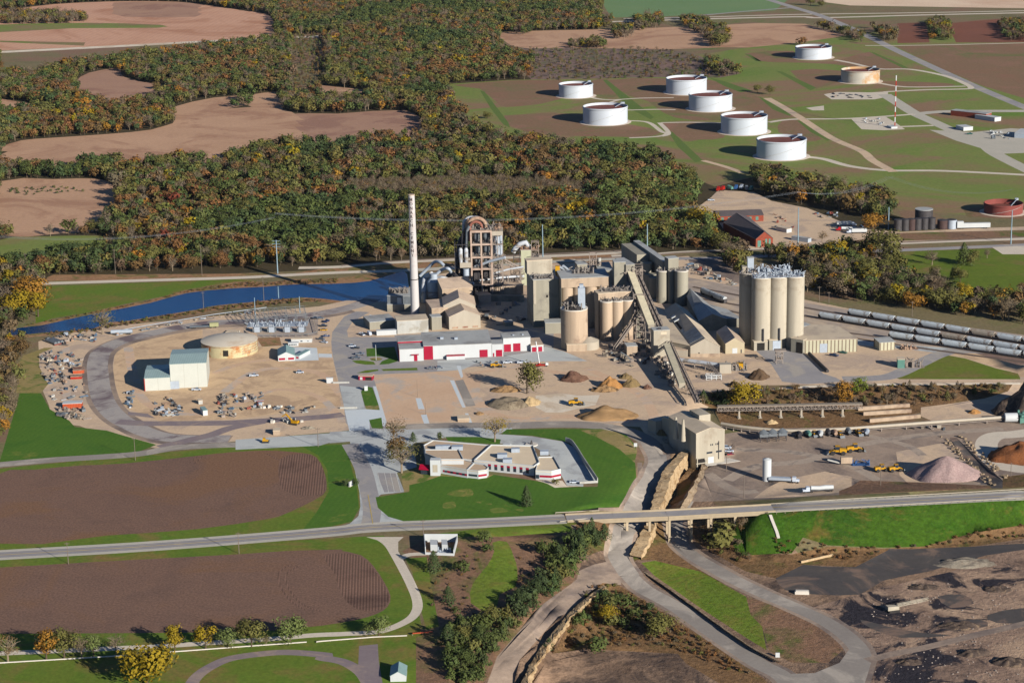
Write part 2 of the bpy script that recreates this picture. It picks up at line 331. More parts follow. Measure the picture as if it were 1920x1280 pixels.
pg('field', g_tan, mp(N1, 0,830, 120,790, 300,775, 600,755, 850,730, 1000,685, 1200,655, 1400,625, 1420,590, 1390,555, 1180,600, 1000,640, 985,600, 1200,550, 1400,535, 1560,515, 1590,560, 1530,600, 1640,630, 1740,700, 1700,735, 1550,740, 1450,770, 1300,800, 1250,850, 1100,830, 1000,820, 900,830, 750,850, 620,835, 450,850, 330,880, 200,860, 0,850), 2)
pg('field', g_mf, mp(N1, 1660,640, 1900,640, 2280,620, 2370,700, 2100,710, 1900,735, 1720,735, 1740,690), 2)
pg('field', g_tan, mp(FU, 0,340, 100,336, 183,335, 213,347, 227,363, 200,377, 187,397, 180,400, 100,405, 0,407), 2)
pg('meadow', g_tankg, mp(M1, 0,210, 200,190, 600,185, 660,200, 690,220, 620,260, 430,290, 200,330, 0,345), 2)
pg('clearing', g_base, [(545,66),(600,63),(612,110),(606,160),(575,185),(545,175)])
pg('clearing', g_mauve, [(648,345),(900,338),(1095,350),(1095,374),(800,374),(650,370)])
pg('clearing', g_tan, [(600,160),(680,168),(705,180),(640,186),(600,182)])
rd('motorway', g_pale, [(-40,100),(0,98),(200,88),(410,77),(640,66),(870,52),(1010,49)], 22)
# --- far north-east
pg('meadow', g_greenf, mp(N2, 1580,-40, 2700,-60, 2560,60, 1920,95, 1640,100, 1600,40))
pg('field', g_tan, mp(FU, 940,62, 1007,58, 1150,55, 1220,53, 1335,48, 1510,45, 1615,85, 1480,90, 1360,89, 1240,93, 1000,92, 950,80), 2)
pg('scrubland', g_mauve, mp(FU, 930,92, 1240,93, 1310,106, 1385,136, 1350,146, 1240,146, 1000,152, 990,120), 2)
pg('pasture', g_tankg, mp(FU, 835,158, 960,150, 1240,145, 1350,146, 1390,138, 1310,104, 1380,92, 1500,80, 1640,60, 1920,60, 2050,60, 2050,420, 1700,395, 1560,352, 1440,330, 1380,335, 1330,345, 1280,325, 1235,288, 1130,276, 1000,264, 940,256, 880,232))
pg('sand_pit', g_sand, mp(N3, 850,-40, 2200,-60, 2200,45, 1920,45, 1300,35, 1000,30, 860,12), 1)
pg('field', g_red, mp(N3, 1250,125, 1400,120, 1420,225, 1250,230), 1)
pg('field', g_red, mp(N3, 1510,125, 2100,75, 2100,225, 1560,225), 1)
pg('pasture', g_tankb, mp(N3, 1240,245, 2050,228, 2050,560, 1700,455, 1500,372), 1)
for q in (mp(N2, 745,478, 1350,448, 1350,560, 1100,600, 1010,590, 900,500), mp(N2, 1040,650, 1480,640, 1480,700, 1740,700, 1920,745, 1800,775, 1700,770, 1300,760, 1080,715), mp(N2, 1530,455, 1640,450, 1700,520, 1640,550, 1560,550, 1530,540),
          mp(FU, 1147,150, 1245,147, 1330,150, 1400,170, 1470,212, 1490,218, 1440,224, 1300,226, 1245,212, 1215,190, 1180,180), mp(N3, 0,650, 320,650, 330,730, 200,740, 130,745, 40,690), mp(N3, 640,640, 730,640, 830,720, 840,740, 770,745, 620,700),
          mp(N3, 440,285, 700,270, 720,320, 930,325, 1100,275, 1300,360, 1150,370, 900,340, 640,330, 530,325), mp(N3, 680,375, 950,375, 950,430, 830,465, 810,465), mp(N3, 1160,430, 1500,440, 1540,455, 1300,460)):
    pg('bare_turf', g_tankb, q, 2)
g_dike = gmat('dike_grass', [T(90,108,62), T(100,112,66)], .02, .4, fcon=.2)
for q in (mp(N2, 900,510, 925,515, 1060,690, 1070,720, 1030,700, 960,610), mp(N2, 1590,450, 1615,450, 1880,660, 1860,672, 1740,610), mp(N3, 440,285, 470,290, 530,325, 500,325), mp(N3, 605,375, 640,380, 820,465, 790,480, 700,430), mp(N3, 1100,275, 1130,280, 1310,360, 1280,362),
          mp(N3, 510,510, 560,530, 700,600, 680,615, 590,580), mp(N3, 720,640, 760,645, 920,735, 880,745, 790,700), mp(N3, 30,690, 60,700, 220,850, 180,860, 90,780), mp(N3, 250,410, 330,430, 480,480, 420,490, 330,455)):
    pg('dike', g_dike, q)
rd('interstate_road', g_gravel, mp(N3, -400,120, 0,108, 700,90, 850,95, 1400,80, 2050,66), 12)
rd('interstate_road', g_gravel, mp(N3, -200,100, 200,92, 700,78, 1400,68, 2050,55), 8)
rd('slip_road', g_asph, mp(N3, 0,100, 130,90, 400,65, 680,42), 8)
rd('county_road', g_asph, mp(N3, 540,-10, 700,40, 860,90, 1080,185, 1240,265, 1500,385, 1700,475, 2000,600), 13)
rd('farm_lane', g_gravel, mp(N3, 1080,242, 1400,240, 2000,226), 5)
rd('gravel_road', g_gravel, mp(N3, 920,318, 1010,335, 1150,365, 1320,368, 1500,402, 1600,440, 1640,465, 1600,472, 1400,476, 1180,487), 7)
rd('gravel_road', g_gravel, mp(N3, 1150,440, 1300,461, 1610,457), 6)
pg('gravel_yard', g_gravel, mp(N3, 860,500, 930,488, 1110,490, 1200,485, 1200,512, 1130,527, 900,527), 1)
rd('service_road', g_should, mp(N3, 1180,500, 1260,550, 1340,600, 1450,650, 1560,700, 1700,760, 1780,820, 2000,930), 15)
rd('gravel_road', g_gravel, mp(N3, 570,648, 700,632, 1000,628, 1340,605), 7)
rd('service_road', g_should, mp(N3, 1340,605, 1530,590, 2000,588), 15)
rd('gravel_road', g_gravel, mp(N3, 0,650, 160,648, 320,652), 5)
pg('gravel_yard', g_gravel, mp(N3, 1000,625, 1190,620, 1240,650, 1290,685, 1180,690, 1060,685), 1)
rd('gravel_road', g_gravel, mp(N3, 1240,672, 1440,665), 7)
rd('gravel_road', g_gravel, mp(N3, 760,830, 860,842, 1000,880, 1200,902, 1500,905, 2000,930), 8)
rd('dirt_track', g_dirt, mp(N3, 560,520, 640,565, 730,620, 900,730, 1060,800, 1120,850, 1230,910), 9)
rd('dirt_track', g_dirt, mp(N3, 220,850, 330,880, 430,915), 6)
pg('paved_yard', g_should, mp(N3, 1420,688, 1650,700, 1850,680, 2050,690, 2050,805, 1790,815, 1560,745))
pg('gravel_yard', g_gravel, mp(N3, 765,572, 860,560, 862,585, 800,585), 1)
for q in (mp(N2, 1480,535, 1560,556, 1650,562, 1800,553, 1990,550), mp(N2, 1690,560, 1640,575, 1630,595), mp(N2, 1730,620, 1900,616, 2000,618), mp(N2, 1700,680, 1800,682, 1860,695, 1920,740, 1950,752, 1900,768, 1740,776), mp(N3, -10,650, 30,690, 36,712, 0,722)):
    rd('gravel_road', g_gravel, q, 5)
# --- pond and lanes north of the plant
pg('meadow', g_lawn2, mp(M1, 230,470, 1350,430, 1450,440, 1250,480, 1100,490, 900,530, 700,570, 550,610, 300,650, 200,680, 200,560))
pg('verge', g_railred, mp(M1, 220,440, 300,405, 1250,400, 1500,395, 1640,400, 1920,352, 3000,320, 3600,290, 3600,320, 3000,365, 1920,390, 1600,405, 1350,420, 700,440))
pg('verge', g_railred, mp(FU, 640,506, 735,494, 1000,480, 1190,472, 1190,489, 900,500, 760,506))
rd('lane', g_gravel, mp(M1, 220,455, 700,440, 1350,421, 1600,408, 1920,392, 2300,380, 2600,360), 8)
rd('lane', g_gravel, mp(FU, 560,502, 640,500, 735,492, 900,485, 1080,478, 1190,472), 8)
rd('lane', g_should, mp(FU, 735,508, 900,500, 1080,488, 1195,484), 9)
pg('reed_bed', g_railred, mp(M1, 150,690, 400,640, 620,590, 850,545, 1050,490, 1250,455, 1420,440, 1500,450, 1640,430, 1900,425, 2200,400, 2300,560, 1900,565, 1700,555, 1400,590, 1200,605, 1100,625, 850,665, 700,690, 620,700, 520,730, 280,745, 60,760), 2)
pg('water', None, mp(M1, 230,690, 400,652, 620,607, 850,562, 1050,508, 1300,482, 1500,472, 1640,460, 1900,455, 2080,440, 2230,395, 2290,400, 2290,560, 2180,570, 1920,552, 1700,532, 1400,560, 1200,580, 1100,602, 850,642, 700,667, 620,672, 520,707, 280,727, 60,745, 60,710), 2)
# --- plant yard
pg('yard_ground', g_dirt, mp(FU, 72,640, 130,625, 200,612, 330,600, 430,590, 600,574, 650,563, 735,566, 790,520, 900,500, 1190,488, 1290,480, 1340,500, 1500,560, 1700,600, 1920,640, 2000,660, 2000,716, 1850,722, 1400,722, 1330,760, 1295,800, 1290,860, 1240,860, 1200,800, 1100,795, 950,803, 840,795, 700,800, 640,808, 480,822, 400,832, 300,842, 200,818, 150,798, 98,792, 92,760, 75,720))
pg('gravel_yard', g_dirt2, mp(FU, 235,640, 330,620, 380,615, 380,650, 620,650, 640,760, 440,786, 300,790, 225,760, 212,700, 215,660), 1)
pg('ballast', g_rail, mp(FU, 1290,520, 1400,540, 1500,566, 1700,598, 1920,628, 2050,650, 2050,668, 1800,652, 1700,645, 1500,618, 1290,578))
pg('gravel_yard', g_rail, mp(Z7, 560,190, 1000,150, 1080,170, 1080,310, 950,330, 600,330, 550,300))
rd('road_edge', g_grey, [(655,580),(600,590),(540,597),(470,605),(400,608),(330,618),(270,630),(225,642),(192,660),(183,682),(184,705),(188,732),(198,758),(220,782),(250,800),(290,817),(340,824),(430,826)], 19)
for q_, w_ in (([(420,735),(470,700),(520,690),(600,700),(640,740)], 6), ([(400,700),(460,680),(560,670),(640,672)], 5), ([(240,650),(250,700),(270,750),(330,775),(430,770)], 6), ([(440,760),(520,730),(600,745),(640,790)], 5), ([(120,640),(130,690),(125,740),(150,780)], 5), ([(860,705),(960,690),(1060,700),(1180,720)], 6), ([(880,720),(900,760),(960,785),(1060,780),(1180,790)], 8), ([(1100,690),(1200,740),(1230,790)], 6)): rd('wheel_track', g_trk, q_, w_)
rd('yard_road', g_loop, [(700,560),(660,575),(600,588),(540,594),(470,602),(400,605),(330,615),(270,628),(225,640),(192,658),(183,680),(184,705),(188,732),(198,758),(220,782),(250,799),(290,815),(340,822),(430,822)], 13)
rd('dirt_track', g_purple, mp(M2, 660,510, 800,520, 1000,520, 1250,518, 1480,505, 1800,485, 1930,470), 9)
rd('dirt_track', g_purple, mp(M2, 1480,510, 1300,545, 1200,580, 1100,605, 960,640, 900,655), 8)
pg('gravel_bed', g_purple, mp(M2, 720,455, 830,465, 875,492, 720,472))
pg('red_ground', g_railred, mp(Z7, 550,335, 750,330, 770,400, 600,410), 1)
# green surrounds and fields west
pg('grass_field', g_lawn, mp(M2, 0,730, 50,560, 90,430, 110,350, 230,350, 280,440, 390,505, 420,540, 600,560, 700,590, 880,640, 750,690, 300,725, 0,755), 1)
pg('grass_strip', g_weedb, mp(M2, 100,300, 80,220, 130,140, 250,95, 300,95, 220,130, 220,200, 270,300, 230,350, 90,350), 1)
pg('verge', g_lawn2, mp(FU, -20,880, 250,853, 440,836, 560,833, 655,832, 664,875, 674,920, 676,950, 660,975, 620,992, 300,1018, -20,1040))
pg('verge', g_lawn, mp(M2, 1700,650, 1920,640, 1960,700, 2010,900, 2020,1000, 1980,1070, 1860,1100, 1700,1120, 1780,1020, 1850,900, 1840,780, 1790,700), 1)
pg('field', g_field, mp(M2, -60,825, 200,780, 450,757, 700,745, 1100,703, 1300,682, 1500,672, 1700,685, 1780,710, 1820,780, 1838,860, 1820,920, 1700,985, 1600,1030, 1500,1058, 1100,1115, 600,1150, -60,1195), 2)
pg('field', g_fieldr, mp(M2, 1575,720, 1700,690, 1780,715, 1818,780, 1832,860, 1815,915, 1700,925, 1600,900, 1572,850), 2)
rd('yard_road', g_haul, mp(M2, -60,760, 0,752, 300,725, 750,695, 1000,655, 1330,640), 9)
# plaza and entry
pg('paved_yard', g_asph, mp(M3, 600,130, 480,180, 400,280, 350,350, 340,450, 355,600, 390,760, 420,880, 430,960, 470,1100, 490,1290, 640,1480, 900,1480, 915,1280, 800,880, 770,790, 1240,772, 1640,745, 1700,720, 2030,690, 2500,640, 2660,600, 2660,300, 1890,330, 1000,380, 1000,400, 690,400, 515,400, 505,330, 560,240, 740,140))
pg('concrete_pad', g_conc, mp(M3, 430,905, 640,925, 690,1150, 480,1165))
pg('concrete_pad', g_conc2, mp(M3, 480,1165, 700,1150, 900,1160, 910,1280, 900,1330, 740,1280, 745,1450, 545,1450))
pg('paved_yard', g_conc, mp(M4, 0,230, 350,215, 790,180, 1130,125, 1300,60, 1520,120, 1800,235, 1500,235, 1250,240, 1000,260, 450,270, 300,340, 0,350))
pg('concrete_pad', g_conc2, mp(M3, -90,500, 190,512, 210,640, -90,650))
pg('concrete_pad', g_conc2, mp(M3, 205,570, 345,575, 350,612, 208,608))
pg('concrete_pad', g_conc2, mp(M3, 740,165, 1010,215, 1005,245, 735,250))
pg('lawn', g_lawn, mp(M3, 705,520, 1000,500, 1040,640, 1030,652, 940,680, 840,686, 870,650, 940,622, 860,600, 760,600, 710,602))
pg('lawn', g_weedb, mp(M3, 740,628, 765,615, 805,610, 850,615, 875,628, 850,642, 805,648, 760,642), 1)
pg('lawn', g_lawn2, mp(M3, 555,645, 640,640, 780,655, 803,685, 700,687, 600,672), 1)
pg('lawn', g_lawn2, mp(M3, 605,775, 700,745, 830,735, 832,750, 720,772))
pg('lawn', g_lawn2, mp(M3, 860,733, 1235,718, 1242,745, 885,752))
pg('footpath', g_conc2, mp(M3, 775,912, 810,912, 890,1150, 920,1290, 885,1290, 850,1160))
pg('lawn', g_lawn, mp(M3, 650,970, 690,910, 770,925, 835,1110, 690,1115))
pg('planting_bed', g_weedb, mp(M3, 690,1115, 835,1110, 842,1160, 705,1150))
pg('lawn', g_lawn, mp(M5, 400,150, 530,125, 545,240, 430,235), 0)
g_trk = gmat('graded_dirt', [T(196,166,142), T(206,178,154)], .03, .5, T(184,170,158), .03, bump=.15, fcon=.08)
pg('graded_ground', g_trk, mp(M3, 772,790, 1240,775, 1640,750, 1900,810, 1880,1120, 1640,1130, 1560,1280, 920,1290))
for q in (mp(M3, 1220,1035, 1275,1035, 1315,1150, 1250,1150), mp(M3, 1275,1210, 1335,1205, 1375,1330, 1320,1330), mp(M4, 150,465, 200,465, 340,790, 300,790), mp(M4, 230,290, 280,290, 310,420, 285,440), mp(M4, 330,860, 370,860, 420,975, 385,980)):
    pg('concrete_pad', g_conc2, q)
pg('concrete_pad', g_haul, mp(M4, 210,470, 310,455, 460,770, 345,780))
pg('pale_ground', g_pale, mp(M4, 1180,650, 1480,620, 1700,650, 1950,640, 1900,760, 1700,800, 1500,850, 1300,850, 1180,790), 1)
# junction, office grounds
rd('yard_road', g_haul, [(950,798),(1050,795),(1120,798),(1180,810),(1218,830),(1232,860),(1226,890),(1210,920),(1198,950),(1182,985),(1162,1020),(1157,1045),(1180,1078)], 12)
pg('paved_yard', g_conc, mp(M2, 1325,612, 1930,570, 1930,605, 1800,645, 1325,668))
pg('paved_yard', g_conc, mp(M5, -10,275, 600,240, 800,240, 1060,205, 1560,190, 1892,185, 1892,250, 1640,330, 1400,330, 1090,340, 900,372, 860,400, 900,640, 690,700, 770,900, 530,925, 465,960, 500,1040, 600,1130, 800,1200, 960,1225, 960,1290, -20,1300, 200,1230, 290,1150, 310,1050, 300,900, 245,640, 230,470, 200,375, -10,392))
rd('yard_road', g_haul, mp(FU, 760,800, 850,797, 950,797, 1050,795), 10)
pg('paved_yard', g_conc, mp(Z8, 400,168, 840,190, 1060,205, 1270,240, 1335,275, 1495,510, 1400,520, 1400,540, 1290,532, 1180,330, 1050,265, 900,258, 700,235, 480,205, 380,235, 270,250, 270,210))
rd('asphalt_lane', g_asph, mp(M5, 200,400, 330,640, 400,900, 430,1060, 420,1200, 380,1290), 9)
pg('parking_bays', g_asph, mp(M5, 480,700, 680,705, 730,895, 560,905))
pg('lawn', g_lawn, mp(Z8, 15,610, 240,575, 235,530, 330,510, 450,465, 600,480, 760,480, 800,460, 1080,500, 1170,520, 1210,545, 1495,540, 1498,510, 1345,270, 1280,240, 1060,200, 850,190, 890,158, 1200,155, 1520,155, 1620,175, 1690,200, 1750,270, 1745,380, 1755,500, 1730,600, 1640,675, 1200,725, 600,765, 230,778, 100,740, 30,680))
pg('worn_grass', g_weedb, mp(Z8, 1380,165, 1520,157, 1620,175, 1700,215, 1760,300, 1742,380, 1640,290, 1500,215), 1)
pg('lawn', g_lawn, mp(Z8, 480,208, 690,208, 850,225, 842,262, 700,250, 500,238))
pg('planting_bed', g_weedb, mp(Z8, 190,450, 330,430, 760,455, 800,462, 760,482, 600,478, 450,468, 330,508, 240,530, 240,570, 205,575, 190,500))
pg('planting_bed', g_pale, mp(Z8, 1080,495, 1260,500, 1290,535, 1400,535, 1210,547, 1160,520))
for q in (mp(Z8, 560,560, 650,555, 660,600, 560,605, 490,590), mp(Z8, 470,650, 540,640, 545,680, 470,685), mp(Z8, 780,690, 850,680, 900,705, 800,715), mp(Z8, 940,690, 1000,690, 990,708), mp(Z8, 680,640, 720,640, 715,650), mp(Z8, 745,652, 790,652, 780,662)):
    pg('worn_grass', g_wornp, q, 3)
pg('gravel_verge', g_grey, mp(Z8, 1760,380, 1790,380, 1800,480, 1780,600, 1720,680, 1640,705, 1500,702, 1500,680, 1640,680, 1735,602, 1762,500))
# highway and the south-west
pg('grass_field', g_lawn2, mp(FU, -20,1044, 720,1003, 740,1045, 775,1100, 790,1170, 810,1200, 835,1290, 860,1420, -20,1500))
pg('scrub_ground', g_scrub2, mp(N7, 600,325, 1340,225, 1560,235, 1700,270, 1700,330, 1450,470, 1440,560, 1200,780, 1000,1000, 930,1160, 700,1160, 560,830, 620,700, 600,480, 460,400))
pg('verge', g_lawn2, mp(N7, 560,310, 1340,222, 1560,232, 1640,285, 1400,292, 1000,318, 800,316, 600,330))
pg('weedy_ground', g_patchg, mp(N7, 970,350, 1050,345, 1090,430, 1110,500, 1100,600, 1010,640, 980,750, 850,690, 860,580, 940,480, 980,400), 2)
pg('mown_strip', g_lawn2, mp(N7, 480,440, 600,430, 620,560, 650,720, 670,820, 600,840, 560,700, 520,520), 1)
pg('bare_ground', g_scrub2, mp(N7, 540,880, 640,870, 740,1000, 720,1160, 540,1160), 1)
pg('field', g_field, [N8(-60,492), N8(0,490), N8(500,460), N8(1340,415), N8(1600,397), N8(1920,388), N7(120,395), N7(230,420), N7(300,480), N7(360,570), N7(397,650), N7(380,710), N7(320,750), N7(200,785), N7(0,818), N8(1700,825), N8(1400,852), N8(0,862), N8(-60,862)], 2)
pg('field', g_fieldr, mp(N7, 20,430, 120,410, 220,425, 290,485, 350,570, 388,650, 370,705, 310,735, 200,720, 120,640, 80,520), 2)
rd('gravel_drive', g_gravel, [N7(330,322), N7(385,360), N7(430,430), N7(500,560), N7(545,670), N7(540,740), N7(480,795), N7(340,848), N7(150,862), N7(0,868), N8(1700,875), N8(1500,893), N8(1200,912), N8(900,932), N8(500,950), N8(-60,975)], 4.5)
pg('gravel_drive', g_gravel, mp(N7, 260,318, 470,318, 440,345, 440,400, 390,400, 370,350))
rd('gravel_drive', g_gravel, mp(N7, 450,440, 500,418, 595,412), 4)
rd('asphalt_lane', g_purple, [N8(1060,1180), N8(1100,1110), N8(1180,1050), N8(1300,1000), N8(1500,972), N8(1650,967), N8(1850,985), N7(0,995), N7(130,1020), N7(230,1080), N7(280,1160)], 5.5)
pg('asphalt_lane', g_purple, mp(N7, 220,930, 325,920, 330,1010, 355,1160, 260,1160, 215,1040))
# quarry side
pg('quarry_floor', g_quarry, mp(FU, 1070,984, 1130,980, 1180,950, 1235,900, 1250,870, 1300,850, 1340,945, 1420,966, 1500,1040, 1700,1030, 2000,990, 2100,1400, 850,1400, 905,1280, 950,1230, 1050,1130, 1090,1060))
pg('quarry_floor', g_quarry2, mp(N6, 980,560, 1300,470, 1600,400, 1950,260, 1990,950, 1150,950, 1230,800, 1220,700, 1100,600), 1)
pg('wet_mud', g_wet, mp(N6, 800,380, 950,370, 1180,380, 1330,300, 1700,290, 1950,275, 1950,300, 1750,330, 1500,400, 1300,440, 1200,500, 1000,500, 870,480, 830,430), 2)
for q in (mp(N6, 1540,510, 1650,500, 1700,540, 1600,560), mp(N6, 1540,625, 1720,610, 1760,640, 1600,660), mp(N6, 1200,610, 1320,640, 1480,670, 1600,680, 1380,690, 1250,650), mp(N6, 1760,590, 1920,560, 1950,620, 1800,625)):
    pg('wet_mud', g_wet, q, 2)
pg('scrub_ground', g_scrub, mp(N6, 20,440, 120,440, 350,590, 560,720, 780,870, 840,950, 560,950, 400,760, 0,740, -150,760, -60,600), 1)
pg('quarry_floor', g_quarry, mp(N6, -180,800, 0,760, 380,770, 600,900, 640,1000, -300,1000), 1)
pg('bare_bank', g_scrub, mp(N6, -40,170, 110,165, 165,200, 150,300, 110,300, 60,310, 10,330, -60,300), 1)
pg('dirt_track', g_grey, mp(FU, 1140,1052, 1112,1058, 1085,1070, 1082,1085, 1020,1130, 967,1190, 932,1230, 905,1300, 960,1300, 975,1235, 1020,1185, 1060,1150, 1100,1115, 1130,1092, 1165,1095, 1160,1062), 1)
pg('scrub_ground', g_scrub, mp(N6, 170,80, 260,150, 330,150, 370,250, 440,330, 570,430, 600,450, 500,420, 300,350, 220,350, 195,365, 150,300), 1)
pg('scrub_ground', g_scrub, mp(N6, 430,130, 640,130, 700,330, 900,325, 1060,290, 1300,300, 1480,290, 1700,230, 1950,180, 1950,250, 1700,290, 1330,300, 1180,380, 950,370, 830,430, 700,400, 560,320, 480,270), 1)
pg('grass_bank', g_bright, mp(N6, 640,230, 700,148, 1000,128, 1950,78, 1950,190, 1700,230, 1480,290, 1300,295, 1060,285, 950,250, 900,320, 700,330, 645,300))
pg('grass_wedge', g_patchg, mp(N6, 240,362, 300,352, 500,400, 700,510, 720,590, 770,640, 790,745, 700,690, 500,560, 300,420), 1)
pg('scrub_ground', g_scrub2, mp(N6, 700,510, 850,560, 1000,620, 1100,680, 1130,740, 1060,800, 900,800, 800,745, 770,640, 720,590), 1)
rd('road_edge', g_grey, [(1180,1078)]+mp(N6, 255,480, 400,560, 600,700, 750,800, 860,860, 930,950), 13)
rd('road_edge', g_grey, mp(N6, 385,170, 400,250, 450,320, 600,410, 760,490, 900,550, 1050,620, 1150,690, 1205,760, 1190,840, 1150,950), 13)
rd('haul_road', g_haul, [(1180,1078)]+mp(N6, 255,480, 400,560, 600,700, 750,800, 860,860, 930,950), 9)
rd('haul_road', g_haul, mp(N6, 480,40, 420,110, 385,170, 400,250, 450,320, 600,410, 760,490, 900,550, 1050,620, 1150,690, 1205,760, 1190,840, 1150,950), 8.5)
rd('dirt_track', g_grey, mp(N6, 1960,620, 1700,680, 1500,730, 1350,760, 1230,790), 5)
pg('haul_road', g_haul, mp(N6, 850,850, 1000,845, 1110,800, 1160,730, 1180,800, 1130,900, 1000,950, 900,950), 1)
rd('road_edge', g_grey, [(1218,830),(1233,862),(1226,892),(1210,922),(1197,950),(1182,982),(1166,1012),(1160,1045),(1180,1078)], 14)
rd('haul_road', g_haul, [(1218,830),(1233,862),(1226,892),(1210,922),(1197,950),(1182,982),(1166,1012),(1160,1045),(1180,1078)], 10)
# crusher yard 
pg('yard_ground', g_grey, mp(N5, 235,640, 400,610, 850,600, 1820,552, 2050,545, 2050,930, 1280,965, 540,1005, 60,1020, 20,1000, 130,830, 230,790))
pg('pale_ground', g_dirt, mp(N5, 560,900, 800,850, 950,880, 950,960, 700,990, 400,1000, 480,940), 1)
pg('pale_ground', g_dirt, mp(N5, 1200,740, 1460,690, 1650,850, 1720,930, 1300,930, 1220,870), 1)
pg('verge', g_scrub2, mp(N5, 880,960, 1000,900, 1300,910, 1750,930, 1750,945, 1280,965, 880,985), 1)
pg('scrub_bank', g_scrub, mp(N5, 110,470, 100,410, 250,395, 700,373, 1080,363, 1860,353, 1840,400, 1780,430, 1400,500, 1030,600, 400,610, 220,595, 180,500), 1)
pg('dirt_track', g_dirt, mp(N5, 1340,490, 1500,470, 1700,440, 1830,400, 1860,355, 2050,340, 2050,560, 1820,548, 1400,565, 1340,540), 1)
pg('dirt_track', g_pale, mp(N5, 420,390, 700,368, 1080,356, 1900,350, 1900,362, 1080,368, 700,380, 430,398))
pg('grass_wedge', g_green2, mp(N5, 1200,325, 1380,235, 1460,192, 1590,215, 1760,270, 1890,300, 1900,332, 1220,332))
pg('scrub_bank', g_mauve, mp(N5, 1640,185, 2000,190, 2000,250, 1880,250, 1700,215), 1)
pg('dirt_track', g_dirt2, mp(N5, 1480,190, 1640,185, 1880,250, 2000,260, 2000,320, 1900,320, 1880,295, 1760,265, 1590,212))
pg('concrete_pad', g_conc, mp(N5, 980,108, 1270,140, 1600,162, 2050,175, 2050,192, 1600,178, 1420,182, 1270,165, 980,140))
rd('service_road', g_asph, mp(N5, 2050,188, 1600,172, 1460,188, 1330,245, 1200,305, 1100,325, 900,330), 11)
pg('paved_yard', g_asph, mp(N5, 410,170, 640,165, 700,200, 790,300, 860,322, 900,345, 700,360, 560,345, 500,250))
rd('gravel_road', g_gravel, mp(N5, 2080,610, 1880,640, 1760,650, 1710,690, 1725,760, 1800,820, 2050,850), 12)
pg('ditch', g_wet, mp(N5, 1500,660, 1540,660, 1800,900, 1800,945, 1740,945), 0)
pg('verge', g_scrub, mp(N5, 1800,880, 2050,850, 2050,930, 1800,945), 1)
pg('ditch', g_scrub, mp(N5, 70,790, 120,830, 60,900, 0,1010, -60,1040, -90,1030, -20,900, 40,820))
# right middle: depot, park
pg('park', g_green2, mp(N4, 1070,500, 1230,455, 2100,425, 2100,760, 1600,720, 1330,640, 1200,560))
pg('yard_ground', g_dirt, mp(N4, 40,240, 160,150, 200,110, 400,120, 500,170, 700,210, 900,290, 1040,330, 1230,345, 1700,322, 2100,310, 2100,385, 1230,410, 900,440, 600,450, 380,440, 300,350, 230,330, 190,270))
pg('scrub_ground', g_scrub2, mp(N4, 920,400, 1240,350, 2100,330, 2100,372, 1230,395, 1000,410), 1)
rd('lane', g_gravel, mp(N4, -400,480, -200,472, 0,458, 300,446, 600,437, 1230,408, 2100,375), 7)
rd('lane', g_asph, mp(N4, -300,492, 200,492, 700,466, 1230,447, 2100,410), 9)
pg('gravel_yard', g_gravel, mp(N4, 1740,430, 2100,415, 2100,470, 1800,470))
pg('scrub_ground', g_scrub2, mp(N4, 1580,220, 1700,200, 2100,190, 2100,280, 1600,260), 1)
pg('ground', g_grey, mp(N4, 30,500, 300,490, 340,640, 200,600, 60,560), 1)
HW = [FU(-200,1052), FU(0,1040), FU(300,1022), FU(600,998), FU(700,988), FU(900,980), FU(1060,972)]
rd('road_shoulder', g_should, HW, 13.5)
rd('highway', g_asph, HW, 8.2)
HR = [FU(1440,954), FU(1600,944), FU(1920,927), FU(2200,908)]
rd('road_shoulder', g_should, HR, 13.5)
rd('highway', g_asph, HR, 8.2)
for q_, w_ in ((mp(N5, 250,900, 420,820, 700,790, 1000,700, 1400,640, 1800,610), 7), (mp(N5, 140,860, 300,960, 420,960), 6), (mp(N5, 300,720, 600,740, 900,800, 1100,900), 6), (mp(N5, 1000,640, 1250,700, 1350,760), 5)): rd('wheel_track', g_trk2, q_, w_)
for q_ in (mp(N8, 1640,470, 1570,520, 1580,600, 1640,680, 1720,730), mp(N8, 1680,480, 1610,530, 1620,600, 1690,690, 1800,735), mp(M2, 1500,690, 1560,720, 1600,730), mp(M2, 1060,745, 1085,730, 1110,705), mp(M2, 1095,745, 1120,725, 1140,703)): rd('tractor_track', g_fieldr, q_, .9)
